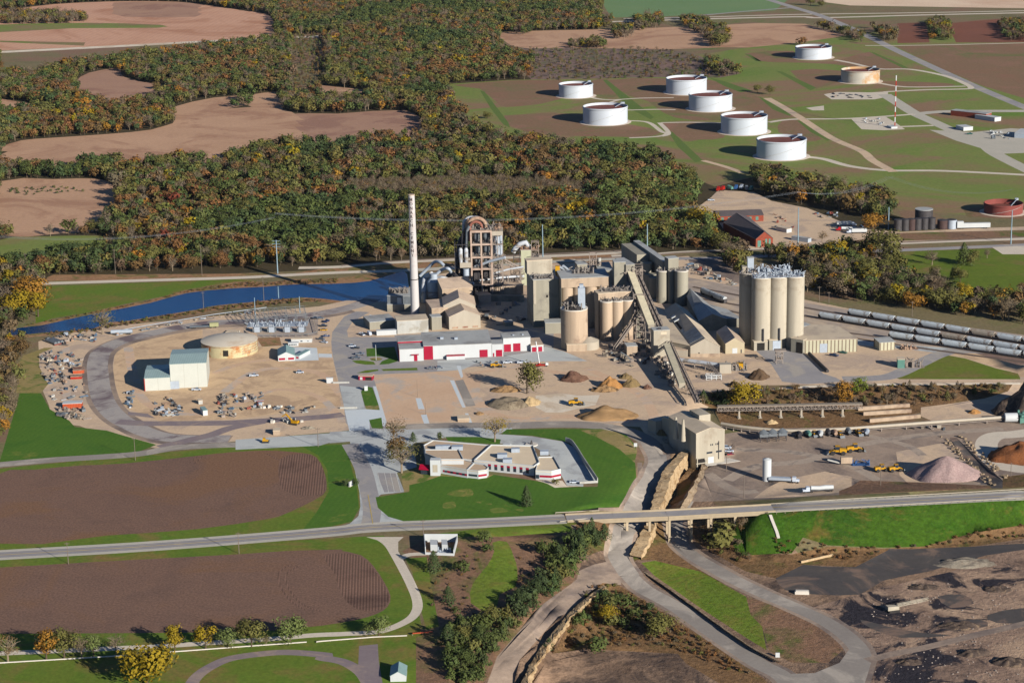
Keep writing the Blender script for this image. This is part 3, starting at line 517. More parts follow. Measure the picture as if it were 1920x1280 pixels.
# --- constrained triangulation of everything in one go
def build_ground():
    V, E, Fc = [], [], []
    for nm, m, pts in POLY:
        o = len(V); V += [Vector(p) for p in pts]; m_ = len(V)-o; E += [(o+i, o+(i+1) % m_) for i in range(m_)]
    bx = [Vector((-3500, 250)), Vector((4000, 250)), Vector((4000, 9000)), Vector((-3500, 9000))]
    o = len(V); V += bx; E += [(o, o+1), (o+1, o+2), (o+2, o+3), (o+3, o)]
    # relief grid where the ground is not flat
    x = -20.0
    while x < 420:
        y = 700.0
        while y < 1250:
            if abs(hgt(x, y)) > .02 or abs(hgt(x+9, y)) > .02 or abs(hgt(x, y+9)) > .02 or abs(hgt(x-9, y)) > .02 or abs(hgt(x, y-9)) > .02:
                V.append(Vector((x+random.uniform(-.6, .6), y+random.uniform(-.6, .6))))
            y += 7
        x += 7
    for p in TL: V.append(Vector(p[:2]))
    vs, es, fs, ov, oe, of = delaunay_2d_cdt(V, E, [], 0, 0.02)
    zz = [hgt(v.x, v.y) for v in vs]
    vx = np.array([(v.x, v.y) for v in vs]); fa = np.array(fs); cen = vx[fa].mean(1); own = np.full(len(fa), -1)
    for k, (nm, m, pts) in enumerate(POLY):
        P = np.array([tuple(p) for p in pts]); lo, hi = P.min(0), P.max(0)
        sel = np.where((cen >= lo).all(1) & (cen <= hi).all(1))[0]
        if len(sel) == 0: continue
        c = cen[sel]; ins = np.zeros(len(sel), int); Q = np.roll(P, -1, 0)
        for a, b in zip(P, Q):   # winding number, so that a self-crossing outline still fills
            up = (a[1] <= c[:, 1]) & (b[1] > c[:, 1]); dn = (a[1] > c[:, 1]) & (b[1] <= c[:, 1])
            cr = (b[0]-a[0])*(c[:, 1]-a[1])-(c[:, 0]-a[0])*(b[1]-a[1])
            ins += (up & (cr > 0)).astype(int)-(dn & (cr < 0)).astype(int)
        own[sel[ins != 0]] = k
    groups = {}
    for f, k in zip(fs, own): groups.setdefault(int(k), []).append(f)
    for k, ff in groups.items():
        nm, m = ('ground', g_base) if k < 0 else POLY[k][:2]; nm = nm.lstrip('_')
        if nm == 'water': m = water
        idx = {}; vv = []; out = []
        dz = -.0 if nm != 'water' else -.0
        for f in ff:
            t = []
            for i in f:
                if i not in idx: idx[i] = len(vv); vv.append((vs[i].x, vs[i].y, zz[i]+dz))
                t.append(idx[i])
            out.append(t)
        me = bpy.data.meshes.new(nm); me.from_pydata(vv, [], out); me.materials.append(m); me.polygons.foreach_set('use_smooth', [True]*len(out))
        o = bpy.data.objects.new(nm, me); C.objects.link(o); o['kind'] = 'structure'
water = bpy.data.materials.new('water'); water.use_nodes = True
_b = water.node_tree.nodes['Principled BSDF']; _b.inputs['Base Color'].default_value = (.001, .034, .12, 1); _b.inputs['Roughness'].default_value = .25; _b.inputs['IOR'].default_value = 1.33
_n = water.node_tree.nodes.new('ShaderNodeTexNoise'); _n.inputs['Scale'].default_value = 1.2; _bp = water.node_tree.nodes.new('ShaderNodeBump'); _bp.inputs['Strength'].default_value = .6; _bp.inputs['Distance'].default_value = .1
_t = water.node_tree.nodes.new('ShaderNodeTexCoord'); water.node_tree.links.new(_t.outputs['Object'], _n.inputs[0]); water.node_tree.links.new(_n.outputs[0], _bp.inputs['Height']); water.node_tree.links.new(_bp.outputs[0], _b.inputs['Normal'])
build_ground()
# ---------------------------------------------------------------- building materials
m_cream = mat('cream_concrete', TW(216,199,172), .9, .2, .14, streak=.08, c3=TW(186,166,140), sc2=.05)
m_tanc = mat('tan_concrete', TW(220,190,158), .9, .24, .16, streak=.08, c3=TW(176,146,122), sc2=.06)
m_pinkc = mat('dusty_concrete', TW(230,198,172), .9, .14, .2, streak=.3, c3=TW(194,158,136), sc2=.1)
m_tansid = mat('tan_siding', TW(216,198,172), .6, .08, .3, streak=.2)
m_tanroof = mat('tan_metal_roof', T(188,168,150), .6, .1, .2, c3=T(164,146,132), sc2=.08)
m_greyroof = mat('grey_roof', T(168,168,166), .7, .15, .12, c3=T(140,138,136), sc2=.06)
m_dustroof = mat('dusty_roof', T(196,180,160), .8, .12, .1, c3=T(168,154,140), sc2=.05)
m_greenroof = mat('grey_green_metal_roof', T(150,166,164), .5, .06, .2, stripe=(0, 1.4, T(120,136,136), .12))
m_white = mat('white_painted_wall', TW(240,236,226), .6, .05, .2, streak=.2)
m_white2 = mat('stained_white_wall', TW(222,214,198), .7, .16, .15, streak=.12, c3=TW(190,178,158), sc2=.1)
m_redp = mat('crimson_paint', TW(190,30,62), .5, .08, .3)
m_red = mat('red_paint', TW(196,52,40), .5, .1, .3)
m_orange = mat('orange_container_paint', TW(222,104,66), .6, .1, .3, stripe=(0, .9, TW(190,84,54), .3))
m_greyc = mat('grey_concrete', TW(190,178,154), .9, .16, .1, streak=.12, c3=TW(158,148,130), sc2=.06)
m_steel = mat('grey_steel', TW(150,152,150), .5, .2, .5, metal=.2)
m_dark = mat('dark_steel', TW(84,78,76), .6, .3, .5)
m_galv = mat('galvanised_steel', TW(212,216,218), .5, .1, .5, metal=.1)
m_duct = mat('pale_duct', TW(232,230,226), .5, .12, .4, c3=TW(170,156,140), sc2=.2)
m_rustduct = mat('rusty_duct', TW(206,168,138), .75, .25, .4, c3=TW(160,108,86), sc2=.15)
m_struct = mat('dusty_structural_steel', TW(186,166,148), .8, .25, .6)
m_pipe = mat('dusty_machinery', TW(170,156,142), .7, .4, .8)
m_glass = mat('dark_window_glass', (.02,.03,.045), .15, .1, 1, spec=.6)
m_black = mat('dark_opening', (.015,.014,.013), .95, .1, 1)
m_yellow = mat('machine_yellow', TW(232,170,40), .5, .12, .6)
m_tyre = mat('tyre_rubber', (.025,.024,.023), .9, .2, 2)
m_wood = mat('weathered_timber', TW(176,158,136), .9, .3, 1.5)
m_roofbr = mat('brown_gravel_roof', T(186,164,142), .95, .08, .5)
m_roofbr2 = mat('pale_gravel_roof', T(212,194,170), .95, .06, .3)
m_stripe = mat('ribbed_cream_siding', TW(228,216,180), .6, .06, .3, stripe=(0, 2.3, TW(150,130,106), .32))
m_brick = mat('red_brick', TW(176,88,66), .9, .2, .6)
m_darkroof = mat('dark_shingle_roof', T(92,84,84), .9, .15, .4)
m_tealroof = mat('grey_green_roof', T(128,148,146), .5, .08, .4)
m_green = mat('faded_green_paint', TW(116,160,140), .6, .15, .5)
m_blue = mat('blue_paint', TW(70,110,160), .5, .15, .5)
m_text = mat('black_lettering', (.05,.04,.04), .8, .1, 1)
m_concp = mat('pale_precast', T(200,192,182), .9, .08, .4)
# ---------------------------------------------------------------- building helpers
def ccw(P):
    a = sum(P[i].x*P[(i+1) % len(P)].y-P[(i+1) % len(P)].x*P[i].y for i in range(len(P)))
    return P if a > 0 else P[::-1]
def quad(top, z):
    """three roof pixels (front-left, front-right, back-left) at height z -> squared rectangle"""
    a, b, c = (Gz(p, z) for p in top[:3]); u = (b-a).normalized(); n = Vector((-u.y, u.x, 0)); d = (c-a).dot(n)
    return [a, b, b+n*d, a+n*d]
def root(name, label, cat, base, group=None):
    """Empty on the ground under pixel 'base'"""
    return thing(name, label, cat, G(base) if not isinstance(base, Vector) else base, 0, group)
def sec(t, top, h, wall=None, roof=None, kind='flat', rise=2.0, z0=0.0, oh=.25, wn='wall', rn='roof', exact=False, parapet=0, pm=None):
    """one block of a building; returns its plan corners (local) front-left first, counter-clockwise"""
    o = t.location; wall = wall or m_tansid; roof = roof or m_greyroof
    P = quad(top, o.z+h) if len(top) == 3 and not exact else [Gz(p, o.z+h) for p in top]
    P = [Vector((p.x-o.x, p.y-o.y, 0)) for p in P]
    if sum(P[i].x*P[(i+1) % len(P)].y-P[(i+1) % len(P)].x*P[i].y for i in range(len(P))) < 0: P = [P[0]]+P[1:][::-1]
    w = MB(); n = len(P)
    if kind == 'flat':
        w.prism(P, z0, h); w.build(wn, wall, t)
        c = sum(P, Vector())/n; Q = [c+(p-c)*(1+oh/max((p-c).length, .1)) for p in P]
        MB().prism(Q, h+.003, h+.3).build(rn, roof, t)
        if parapet:
            m = MB(); I = [c+(p-c)*(1-.5/max((p-c).length, .1)) for p in Q]
            for i in range(n):
                j = (i+1) % n; m.prism([Q[i], Q[j], I[j], I[i]], h+.302, h+.3+parapet)
            m.build('parapet', pm or wall, t)
    else:
        a, b, c, d = P[:4]
        if kind == 'gable_y': e, f = (a+b)/2, (d+c)/2; E0 = [a, e, b, c, f, d]; zt = [h, h+rise, h, h, h+rise, h]
        elif kind == 'gable_x': e, f = (a+d)/2, (b+c)/2; E0 = [a, b, f, c, d, e]; zt = [h, h, h+rise, h, h, h+rise]
        else: E0 = [a, b, c, d]; zt = [h, h, h+rise, h+rise]
        w.prism(E0, z0, zt)
        # walls only: drop the n-gon top, the roof closes it
        w.f.pop(1); w.sm.pop(1); w.build(wn, wall, t)
        T3 = .22
        def slab(q, zq):
            m.add([Vector((p.x, p.y, z+.02)) for p, z in zip(q, zq)]+[Vector((p.x, p.y, z+T3)) for p, z in zip(q, zq)], [(3,2,1,0),(4,5,6,7),(0,1,5,4),(1,2,6,5),(2,3,7,6),(3,0,4,7)])
        m = MB(); uu = (b-a).normalized()*oh; nn = (d-a).normalized()*oh
        if kind == 'gable_y':
            k = rise/((b-a).length/2)*oh
            slab([a-uu-nn, e-nn, f+nn, d-uu+nn], [h-k, h+rise, h+rise, h-k]); slab([e-nn, b+uu-nn, c+uu+nn, f+nn], [h+rise, h-k, h-k, h+rise])
        elif kind == 'gable_x':
            k = rise/((d-a).length/2)*oh
            slab([a-uu-nn, b+uu-nn, f+uu, e-uu], [h-k, h-k, h+rise, h+rise]); slab([e-uu, f+uu, c+uu+nn, d-uu+nn], [h+rise, h+rise, h-k, h-k])
        else: slab([a-uu-nn, b+uu-nn, c+uu+nn, d-uu+nn], [h, h, h+rise, h+rise])
        m.build(rn, roof, t)
    return P
def panel(t, a, b, u0, u1, z0, z1, m, name, out=.1, parent=None):
    """thin panel on the wall a->b (outside to its right)"""
    d = b-a; n = Vector((d.y, -d.x, 0)).normalized(); p, q = a+d*u0, a+d*u1
    return MB().prism([p+n*out, q+n*out, q-n*.05, p-n*.05], z0, z1).build(name, m, parent or t)
def frac(t, P, i, u, h): return P[i]+(P[(i+1) % len(P)]-P[i])*u
def greeble(t, x0, y0, x1, y1, z, n, name, m, seed=0, s=1.0, tall=2.5):
    r = random.Random(seed); b = MB()
    for i in range(n):
        x, y = r.uniform(x0, x1), r.uniform(y0, y1); k = r.random(); a = s*r.uniform(.3, 1.1)
        if k < .4: b.box(x-a/2, y-a*.4, z, x+a/2, y+a*.4, z+r.uniform(.5, tall)*s)
        elif k < .7: b.tube([(x, y, z+r.uniform(.2, tall)*s), (x+r.uniform(-4, 4)*s, y+r.uniform(-3, 3)*s, z+r.uniform(.2, tall)*s)], .22*s, 6)
        elif k < .85: b.cyl(x, y, z, z+r.uniform(.8, tall*1.3)*s, .35*s, n=8)
        else: b.bar((x, y, z), (x+r.uniform(-3, 3)*s, y+r.uniform(-2, 2)*s, z+tall*s), .15*s)
    b.box(x0-.3, y0-.3, z-.05, x1+.3, y1+.3, z+.12)
    return b.build(name, m, t)
def L3(t, p, z): v = Gz(p, t.location.z+z); return Vector((v.x-t.location.x, v.y-t.location.y, z))
def rail(t, pts, z, name='handrail', m=None, h=1.1):
    b = MB()
    for i in range(len(pts)):
        p, q = pts[i], pts[(i+1) % len(pts)]; b.bar((p.x, p.y, z+h), (q.x, q.y, z+h), .09)
        k = max(1, int((q-p).length/3))
        for j in range(k): w = p+(q-p)*(j/k); b.box(w.x-.05, w.y-.05, z, w.x+.05, w.y+.05, z+h)
    return b.build(name, m or m_struct, t)
# ---------------------------------------------------------------- chimney
t = root('chimney', 'tall slender white smokestack with black letters down its side', 'chimney', Z1(360,1068))
ch = hz(t.location, Z1(337,28)[1]); MB().cyl(0, 0, 0, ch, 3.0, 2.05, 40, False).build('shaft', mat('chimney_paint', TW(236,224,212), .7, .08, .12, streak=.2, c3=TW(216,194,180), sc2=.05), t)
MB().cyl(0, 0, ch, ch+.5, 2.2, 2.2, 32).build('rim', m_tanroof, t)
MB().cyl(0, 0, ch*.31, ch*.31+.6, 2.75, 2.75, 32).build('platform', m_dark, t)
MB().bar((2.5, .8, 0), (1.9, .6, ch), .35).build('ladder', m_struct, t)
zt, zb = hz(t.location, Z1(0,62)[1]), hz(t.location, Z1(0,535)[1]); word = 'MONARCH CEMENT'
for i, chx in enumerate(word):
    if chx == ' ': continue
    cu = bpy.data.curves.new('letter', 'FONT'); cu.body = chx; cu.size = 3.0; cu.extrude = .03; cu.align_x = 'CENTER'; cu.offset = .1
    tmp = bpy.data.objects.new('letter_source', cu); me = bpy.data.meshes.new_from_object(tmp); bpy.data.objects.remove(tmp)
    z = zt+(zb-zt)*i/(len(word)-1)-.9; r = 3.0-.95*(z+1)/ch+.03
    for v in me.vertices:
        a = -math.pi/2-.15+v.co.x*.85/r; rr = r+v.co.z; v.co = Vector((rr*math.cos(a), rr*math.sin(a), z+v.co.y))
    me.materials.clear(); me.materials.append(m_text); o = bpy.data.objects.new('letter', me); C.objects.link(o); o.parent = t
# ---------------------------------------------------------------- preheater tower
t = root('preheater_tower', 'tall open concrete and steel preheater tower crowned by curved tan ducts', 'tower', Z1(850,915))
T0 = t.location; w = (Gz(Z1(1022,915), T0.z)-T0).x; w2 = (Gz(Z1(1118,915), T0.z)-T0).x
zs = [hz(T0, Z1(0,y)[1]) for y in (790, 655, 555, 445, 335)]; top = zs[-1]; D = 15
b = MB().frame(0, 0, w, D, 0, top, 2, 2, zs, 1.1)
for z in zs: b.box(.3, .3, z-.45, w-.3, D-.3, z-.2)
b.build('concrete_frame', m_pinkc, t)
for k, (x0, x1, z0, z1) in enumerate([(0, .5, .0, .62), (.5, 1, .0, .45), (0, .5, .7, .82), (.5, 1, .62, .9)]): MB().box(w*x0+.6, D-.7, top*z0, w*x1-.6, D-.4, top*z1).build('infill_wall', m_pinkc, t)
MB().box(.1, 8, 0, w-.1, 8.3, zs[1]-1.2).build('infill_wall', m_dark, t)
b = MB()
for x, z, r in ((w*.75, zs[3]+1.2, 2.4), (w*.75, zs[2]+1, 2.2), (w*.27, zs[3]+.5, 2.1), (w*.27, zs[1]+2.2, 2.3), (w*.75, zs[1]+1.5, 2.3), (w*.3, zs[2]+1, 1.8)):
    b.cyl(x, 5, z+2.5, z+7, r, n=20); b.cyl(x, 5, z-2, z+2.5, .5, r, n=20, cap=False)
b.build('cyclone', m_steel, t)
for i, z in enumerate(zs): greeble(t, .8, 1, w-.8, 8, z, 26, 'machinery', m_pipe if i % 2 else m_struct, i, .9)
# steel side tower
b = MB().frame(w+.8, 0, w2, D-2, 0, top-1, 2, 1, [zs[0]*.5]+[z-.6 for z in zs]+[(zs[0]+zs[1])/2, (zs[1]+zs[2])/2], .4, True); b.build('steel_frame', m_struct, t)
b = MB().cyl((w+w2)/2+.5, 5, zs[2]+1, zs[3]+5, 3.3, n=24).cyl((w+w2)/2+.5, 5, zs[2]-3, zs[2]+1, 1, 3.3, 24, False); b.build('vessel', m_galv, t)
MB().box(w+.6, -.5, zs[3]+5.6, w2+.3, D-2, zs[3]+8.6).build('cladding', m_tansid, t)
for i, z in enumerate(zs): greeble(t, w+1, .5, w2-.5, D-3, z-.6, 26, 'machinery', m_struct, 20+i, .8)
MB().box(-.4, -.4, top+.01, w+.3, D+.3, top+.4).build('deck', m_rustduct, t)
greeble(t, 0, 1, w2-1, D, top+.4, 60, 'machinery', m_pipe, 40, 1.1, 3.5)
greeble(t, w+1, 1, w2-1, D-3, top-1, 60, 'machinery', m_rustduct, 41, 1, 4)
# goosenecks
for i, (x, y, r, rr, m) in enumerate([(w*.3, 6.5, 6.0, 1.35, m_rustduct), (w*.24, 10, 5.6, 1.3, m_duct), (w*.25, 3, 4.0, 1.0, mat('brick_red_duct', TW(176,112,92), .8, .3, .5)), (w*.1-1, 12, 5.4, 1.2, m_duct)]):
    pts = [(x+r*math.cos(a), y, top+2.2+r*.9*math.sin(a)) for a in [math.pi*k/14 for k in range(15)]]
    pts = [(x+r, y, top-2)]+pts+[(x-r, y, top-8)]
    MB().tube(pts, rr, 12).build('gooseneck_duct', m, t)
for i, (x, y, z0, z1, r, m) in enumerate([(-3, 3, 12, zs[4], 1.2, m_steel), (-6, 6, 10, zs[4]-3, 1.3, m_dark), (-9, 9, 14, zs[3], 1.2, m_dark), (-3.4, 8, 20, top+4, 1.1, m_rustduct)]):
    MB().tube([(x-1.5, y, z0), (x-1, y, (z0+z1)/2), (x+.6, y, z1), (x+2.2, y, z1+3)], r, 12).build('riser_duct', m, t)
b = MB().frame(-11.5, 1, -.8, D, 0, zs[3], 2, 1, [8, 15, zs[1], zs[2], zs[3]-.5], .4, True); b.build('steel_frame', m_dark, t)
for z in (8, 15, zs[1], zs[2]): greeble(t, -11, 2, -1, D-1, z, 26, 'machinery', m_dark, int(z)+60, 1.1)
for x in (-7.4, -3.6):   # pale cyclones hung on the left
    z = hz(T0, Z1(0,600)[1]); MB().cyl(x, -1.5, z+4, z+9, 1.4, n=18).cyl(x, -1.5, z, z+4, 1.1, 1.4, 18, False).cyl(x, -1.5, z+9, z+10.5, 1.5, .8, 18).build('cyclone', m_duct, t)
z = hz(T0, Z1(0,640)[1]); MB().box(-8, -3, z, -.2, 1.5, z+3.6).build('duct_box', m_tansid, t)
MB().cyl(-4, -1, z-6, z-1, 2.1, n=20).cyl(-4, -1, z-9, z-6, .8, 2.1, 20, False).build('vessel', m_galv, t)
# ---------------------------------------------------------------- baghouse by the water
t = root('filter_house', 'blue-grey filter house of boxes and pipes beside the pond', 'building', Z1(118,1020))
P = sec(t, [Z1(118,965), Z1(330,965), Z1(95,880)], 5, m_greyc, m_greyroof)
P = sec(t, [Z1(118,890), Z1(325,895), Z1(108,820)], hz(t.location, Z1(0,890)[1]), m_steel, m_greyroof, wn='upper_wall', rn='upper_roof', z0=5.3)
greeble(t, 1, 5, 14, 14, hz(t.location, Z1(0,890)[1])+.3, 90, 'pipework', m_pipe, 3, .9, 3.2)
panel(t, P[0], P[1], .42, .6, -1, hz(t.location, Z1(0,890)[1])-1, m_white, 'duct', .5)
# ---------------------------------------------------------------- ducts between chimney and kiln
t = root('exhaust_duct', 'pale looping exhaust ducts and collector drum right of the white chimney', 'duct', Z1(530,960))
b = MB()
def seg(*a): return [L3(t, Z1(a[i], a[i+1]), a[i+2]) for i in range(0, len(a), 3)]
def sl(p, n=4): return smooth_line(p, n)
MB().tube(sl(seg(435,950,0, 433,860,7, 435,790,12, 450,730,16, 500,705,19)), 2.0, 14).build('elbow_duct', m_duct, t)
MB().tube(sl(seg(400,720,14, 470,650,20, 525,600,25, 570,600,26, 605,630,24)), 1.1, 12).build('elbow_duct', m_galv, t)
MB().tube(sl(seg(545,700,18, 590,665,21, 640,655,23, 665,685,20)), 1.1, 12).build('elbow_duct', m_galv, t)
MB().tube(sl(seg(560,740,15, 610,745,15, 650,765,12, 665,800,9)), 1.9, 14).build('elbow_duct', m_duct, t)
c = L3(t, Z1(520,820), 10); MB().cyl(c.x, c.y, 4, 14.5, 4.6, n=24).cyl(c.x, c.y, 14.5, 17, 4.6, 2.6, 24).cyl(c.x, c.y, 17, 20, 2.6, n=20).cyl(c.x, c.y, 0, 4, 1.5, 4.6, 24, False).build('collector_drum', m_galv, t)
MB().tube(sl(seg(640,720,14, 680,700,17, 725,740,15)), 1.6, 12).build('elbow_duct', m_dark, t)
MB().frame(c.x-5, c.y-5, c.x+5, c.y+5, 0, 8, 1, 1, [4, 8], .5, True).build('support_frame', m_struct, t)
greeble(t, c.x-5, c.y-5, c.x+4, c.y+4, 1, 40, 'pipework', m_pipe, 5)
# raw mill buildings
t = root('mill_building', 'large tan mill building with shallow sloping roof and long windows', 'building', Z1(590,1010))
h = hz(t.location, Z1(0,835)[1]); sec(t, [Z1(590,835), Z1(850,815), Z1(575,790)], h, m_tanc, m_tanroof, 'shed', 4)
t = root('mill_annex', 'low tan annex with pinkish roof left of the gabled hall', 'building', Z1(500,1130))
h = hz(t.location, Z1(0,1000)[1]); sec(t, [Z1(500,1000), Z1(640,990), Z1(490,925)], h, m_tanc, m_tanroof)
t = root('stepped_hall', 'tan hall with low gabled roof standing behind the cream gabled hall', 'building', Z1(600,1120))
h = hz(t.location, Z1(0,975)[1]); sec(t, [Z1(600,975), Z1(875,965), Z1(560,905)], h, m_tansid, m_tanroof, 'gable_y', 5)
t = root('gabled_hall', 'cream gabled hall with a grey roof facing the workshop', 'building', Z1(648,1180))
h = hz(t.location, Z1(0,1072)[1]); P = sec(t, [Z1(648,1072), Z1(917,1055), Z1(608,985)], h, m_tansid, m_tanroof, 'gable_y', 4.2)
for k in range(3): panel(t, P[0], P[1], .1+.32*k, .28+.32*k, .6, 1.7, m_rustduct, 'louvre')
t = root('grey_shed', 'small grey shed in the shade left of the cream gabled hall', 'shed', Z1(500,1185))
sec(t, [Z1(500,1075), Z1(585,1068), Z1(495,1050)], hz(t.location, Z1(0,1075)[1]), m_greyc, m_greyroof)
t = root('precast_warehouse', 'square pale concrete warehouse at the foot of the chimney', 'building', Z1(203,1218))
P = sec(t, [Z1(203,1108), Z1(470,1092), Z1(188,1062)], hz(t.location, Z1(0,1108)[1]), m_white2, m_dustroof)
t = root('conveyor_bridge', 'long shaded enclosed bridge between kiln tower and grey elevator building', 'gallery', Z1(890,935))
z1_ = hz(t.location, Z1(0,890)[1]); a = L3(t, Z1(880,925), 0); b_ = L3(t, Z1(1290,935), 0)
MB().bar((a.x, a.y, z1_-2), (b_.x, b_.y, z1_-2), 4, 4.5).build('gallery', m_greyc, t)
[MB().box(a.x+(b_.x-a.x)*k/4-.4, a.y-.4, 0, a.x+(b_.x-a.x)*k/4+.4, a.y+.4, z1_-4.2).build('leg', m_dark, t) for k in range(5)]
t = root('inclined_conveyor', 'tan inclined conveyors running up to the right of the kiln tower', 'conveyor', Z1(1180,780))
MB().truss(L3(t, Z1(1118,600), 22), L3(t, Z1(1290,690), 12), 2.5, 2.5, 10, .4).build('conveyor_truss', m_struct, t)
MB().truss(L3(t, Z1(1118,770), 7), L3(t, Z1(1290,745), 10), 4, 3.5, 8, .5).build('conveyor_truss', m_struct, t)
MB().frame(0, 0, 9, 6, 0, 11, 3, 1, [5, 11], .35, True).build('trestle', m_struct, t); greeble(t, -4, -6, 12, 8, 0, 60, 'machinery', m_pipe, 9, 1.2)
t = root('dust_collector', 'white box silo with pipes and a lattice tower behind the elevator building', 'tower', Z1(1265,800))
h = hz(t.location, Z1(0,500)[1]); P = sec(t, [Z1(1265,500), Z1(1352,498), Z1(1262,480)], h, mat('olive_band_white', TW(220,214,176), .7, .1, .2), m_white)
MB().tube([(-5, 3, h-2), (-3.5, 3, h+1), (0, 3, h+4), (4, 3, h+5), (6, 3, h+2)], 1.8, 12).build('elbow_duct', m_duct, t)
MB().frame(8, 0, 13, 5, 0, h+6, 1, 1, [h*.3, h*.6, h*.8, h, h+6], .4, True).build('lattice_tower', m_struct, t); greeble(t, 8, 0, 13, 5, h*.8, 20, 'machinery', m_pipe, 11); greeble(t, 0, 0, 12, 5, h+.3, 30, 'machinery', m_rustduct, 12)
MB().frame(-5, 0, -.5, 5, 0, h, 1, 1, [h*.25, h*.5, h*.75, h], .35, True).build('stair_frame', m_dark, t)
# ---------------------------------------------------------------- elevator building (grey, tall)
t = root('elevator_building', 'tall blank grey building with a raised cream block on its roof', 'building', Z2(180,885))
h = hz(t.location, Z2(0,482)[1]); P = sec(t, [Z2(180,482), Z2(400,468), Z2(112,420)], h, m_greyc, m_greyroof)
h2 = h+hz(t.location, Z2(0,425)[1])-hz(t.location, Z2(0,482)[1])+3
u = (P[1]-P[0]).normalized(); n_ = (P[3]-P[0]).normalized(); d = (P[3]-P[0]).length
q = [P[0]+n_*(d-7)-u*1.0, P[0]+n_*(d-7)+u*16, P[0]+n_*(d+1)+u*16, P[0]+n_*(d+1)-u*1.0]
MB().prism(q, h+.35, h+9.5).build('penthouse', m_cream, t); MB().prism([x+(x-(q[0]+q[2])/2)*.03 for x in q], h+9.5, h+9.9).build('penthouse_roof', m_dustroof, t)
panel(t, P[0], P[1], -.0, .1, h*.5, h, m_cream, 'riser', .9); panel(t, P[0], P[1], .5, .58, h*.62, h*.67, m_black, 'vent')
greeble(t, P[0].x, P[0].y+2, P[1].x-3, P[1].y+7, h+.3, 40, 'machinery', m_pipe, 14, 1)
for k in range(3):
    MB().tube([L3(t, Z2(380+30*k, 380-10*k), h+2), L3(t, Z2(440+25*k, 400), h-4)], .9, 10).build('roof_duct', m_galv, t)
MB().box(q[1].x+2, q[1].y, h-2, q[1].x+5, q[1].y+3, h+5).build('drive_unit', m_yellow, t)
t = root('low_annex', 'low dark annex at the foot of the tall grey elevator building', 'building', Z2(285,940))
sec(t, [Z2(285,850), Z2(430,845), Z2(275,815)], hz(t.location, Z2(0,850)[1]), m_greyc, m_greyroof)
# raw meal silos under a shared top house
def silo(px, r, h, label, m=None, group=None, name='concrete_silo', ring=True, base=None, clut=True):
    t = root(name, label, 'silo', px if base is None else base, group)
    MB().cyl(0, 0, 0, h, r, n=40).build('drum', m or m_tanc, t)
    if ring:
        MB().cyl(0, 0, h+.003, h+.5, r+.15, n=40).build('rim', m_concp, t)
        if clut: greeble(t, -r*.6, -r*.6, r*.6, r*.6, h+.5, 14, 'machinery', m_pipe, int(px[0]), .8)
    return t
t = root('top_house', 'long tan house with grey flat roof carried on four round silos', 'building', Z2(425,905))
h = hz(t.location, Z2(0,470)[1]); hb = hz(t.location, Z2(0,548)[1]); P = sec(t, [Z2(422,470), Z2(835,452), Z2(388,402)], h, m_tanc, m_greyroof, z0=hb)
greeble(t, 8, 12, 22, 20, h+.3, 40, 'machinery', m_pipe, 15, 1.3)
panel(t, P[3], P[0], .0, 1, 0, hb, m_greyc, 'side_wall', .1)
u = (P[1]-P[0]); n_ = (P[3]-P[0]).normalized()
for k, f in enumerate((.13, .38, .63, .89)):
    for row in (0, 1):
        c = t.location+P[0]+u*f+n_*(4.6+9.5*row); o = silo(Z2(0,0), 4.2, hb-.05, ['first', 'second', 'third', 'fourth'][k]+' round tan silo from the left under the long top house'+(', rear row' if row else ''), base=Vector((c.x, c.y, 0)), group='silos under the top house', ring=False)
t = silo(Z2(536,1056), 8.5, 25.5, 'squat round tan silo with machinery on its roof', name='round_silo'); greeble(t, -6, -6, 5, 6, 26, 70, 'machinery', m_pipe, 77, 1.1, 3); greeble(t, -3, -7, 4, -2, 26, 24, 'machinery', m_dark, 78, 1, 2)
MB().box(2.5, -2, 26, 7, 3, 39).box(3.5, -1, 39, 6, 2, 41).build('elevator_head', m_galv, t); MB().cyl(9, -2, 0, 5, 6.5, 6.5, 32).cyl(9, -2, 5, 7.5, 6.5, 1, 32, False).build('skirt_building', m_tansid, t)
t = root('packing_annex', 'small tan annex against the foot of the squat round silo', 'building', Z2(470,1092)); sec(t, [Z2(470,1035), Z2(640,1030), Z2(470,1000)], 4.5, m_tanc, m_dustroof)
# triple silos
hh = hz(G(Z2(812,990)), Z2(0,660)[1])
for k, x in enumerate((812, 904, 990)):
    silo(Z2(x, 992-6*k), 4.1, hh, ['left', 'middle', 'right'][k]+' one of three tan silos crossed by the conveyor shadow', group='three tan silos')
t = root('silo_top_house', 'low tan parapet house on top of the three tan silos', 'building', Z2(740,985))
hb = hz(t.location, Z2(0,665)[1]); h = hz(t.location, Z2(0,600)[1]); P = sec(t, [Z2(740,600), Z2(1030,575), Z2(732,570)], h, m_tanc, m_dustroof, z0=hb-2); greeble(t, 2, 5, 24, 12, h+.3, 80, 'machinery', m_pipe, 16, 1)
u = (P[1]-P[0]); n_ = (P[3]-P[0]).normalized()
MB().prism([P[0]+n_*.5, P[0]+n_*.5+u*.14, P[0]+n_*8+u*.14, P[0]+n_*8], 0, hb-2).build('corner_pier', m_tanc, t)
MB().prism([P[0]+n_*4+u*.14, P[1]+n_*4, P[1]+n_*8, P[0]+n_*8+u*.14], 0, hb-2.1).build('rear_wall', m_pinkc, t)
t = root('headhouse', 'tall narrow grey headhouse where the two long conveyors arrive', 'building', Z2(870,900))
z_ = lambda y: hz(t.location, Z2(0,y)[1])
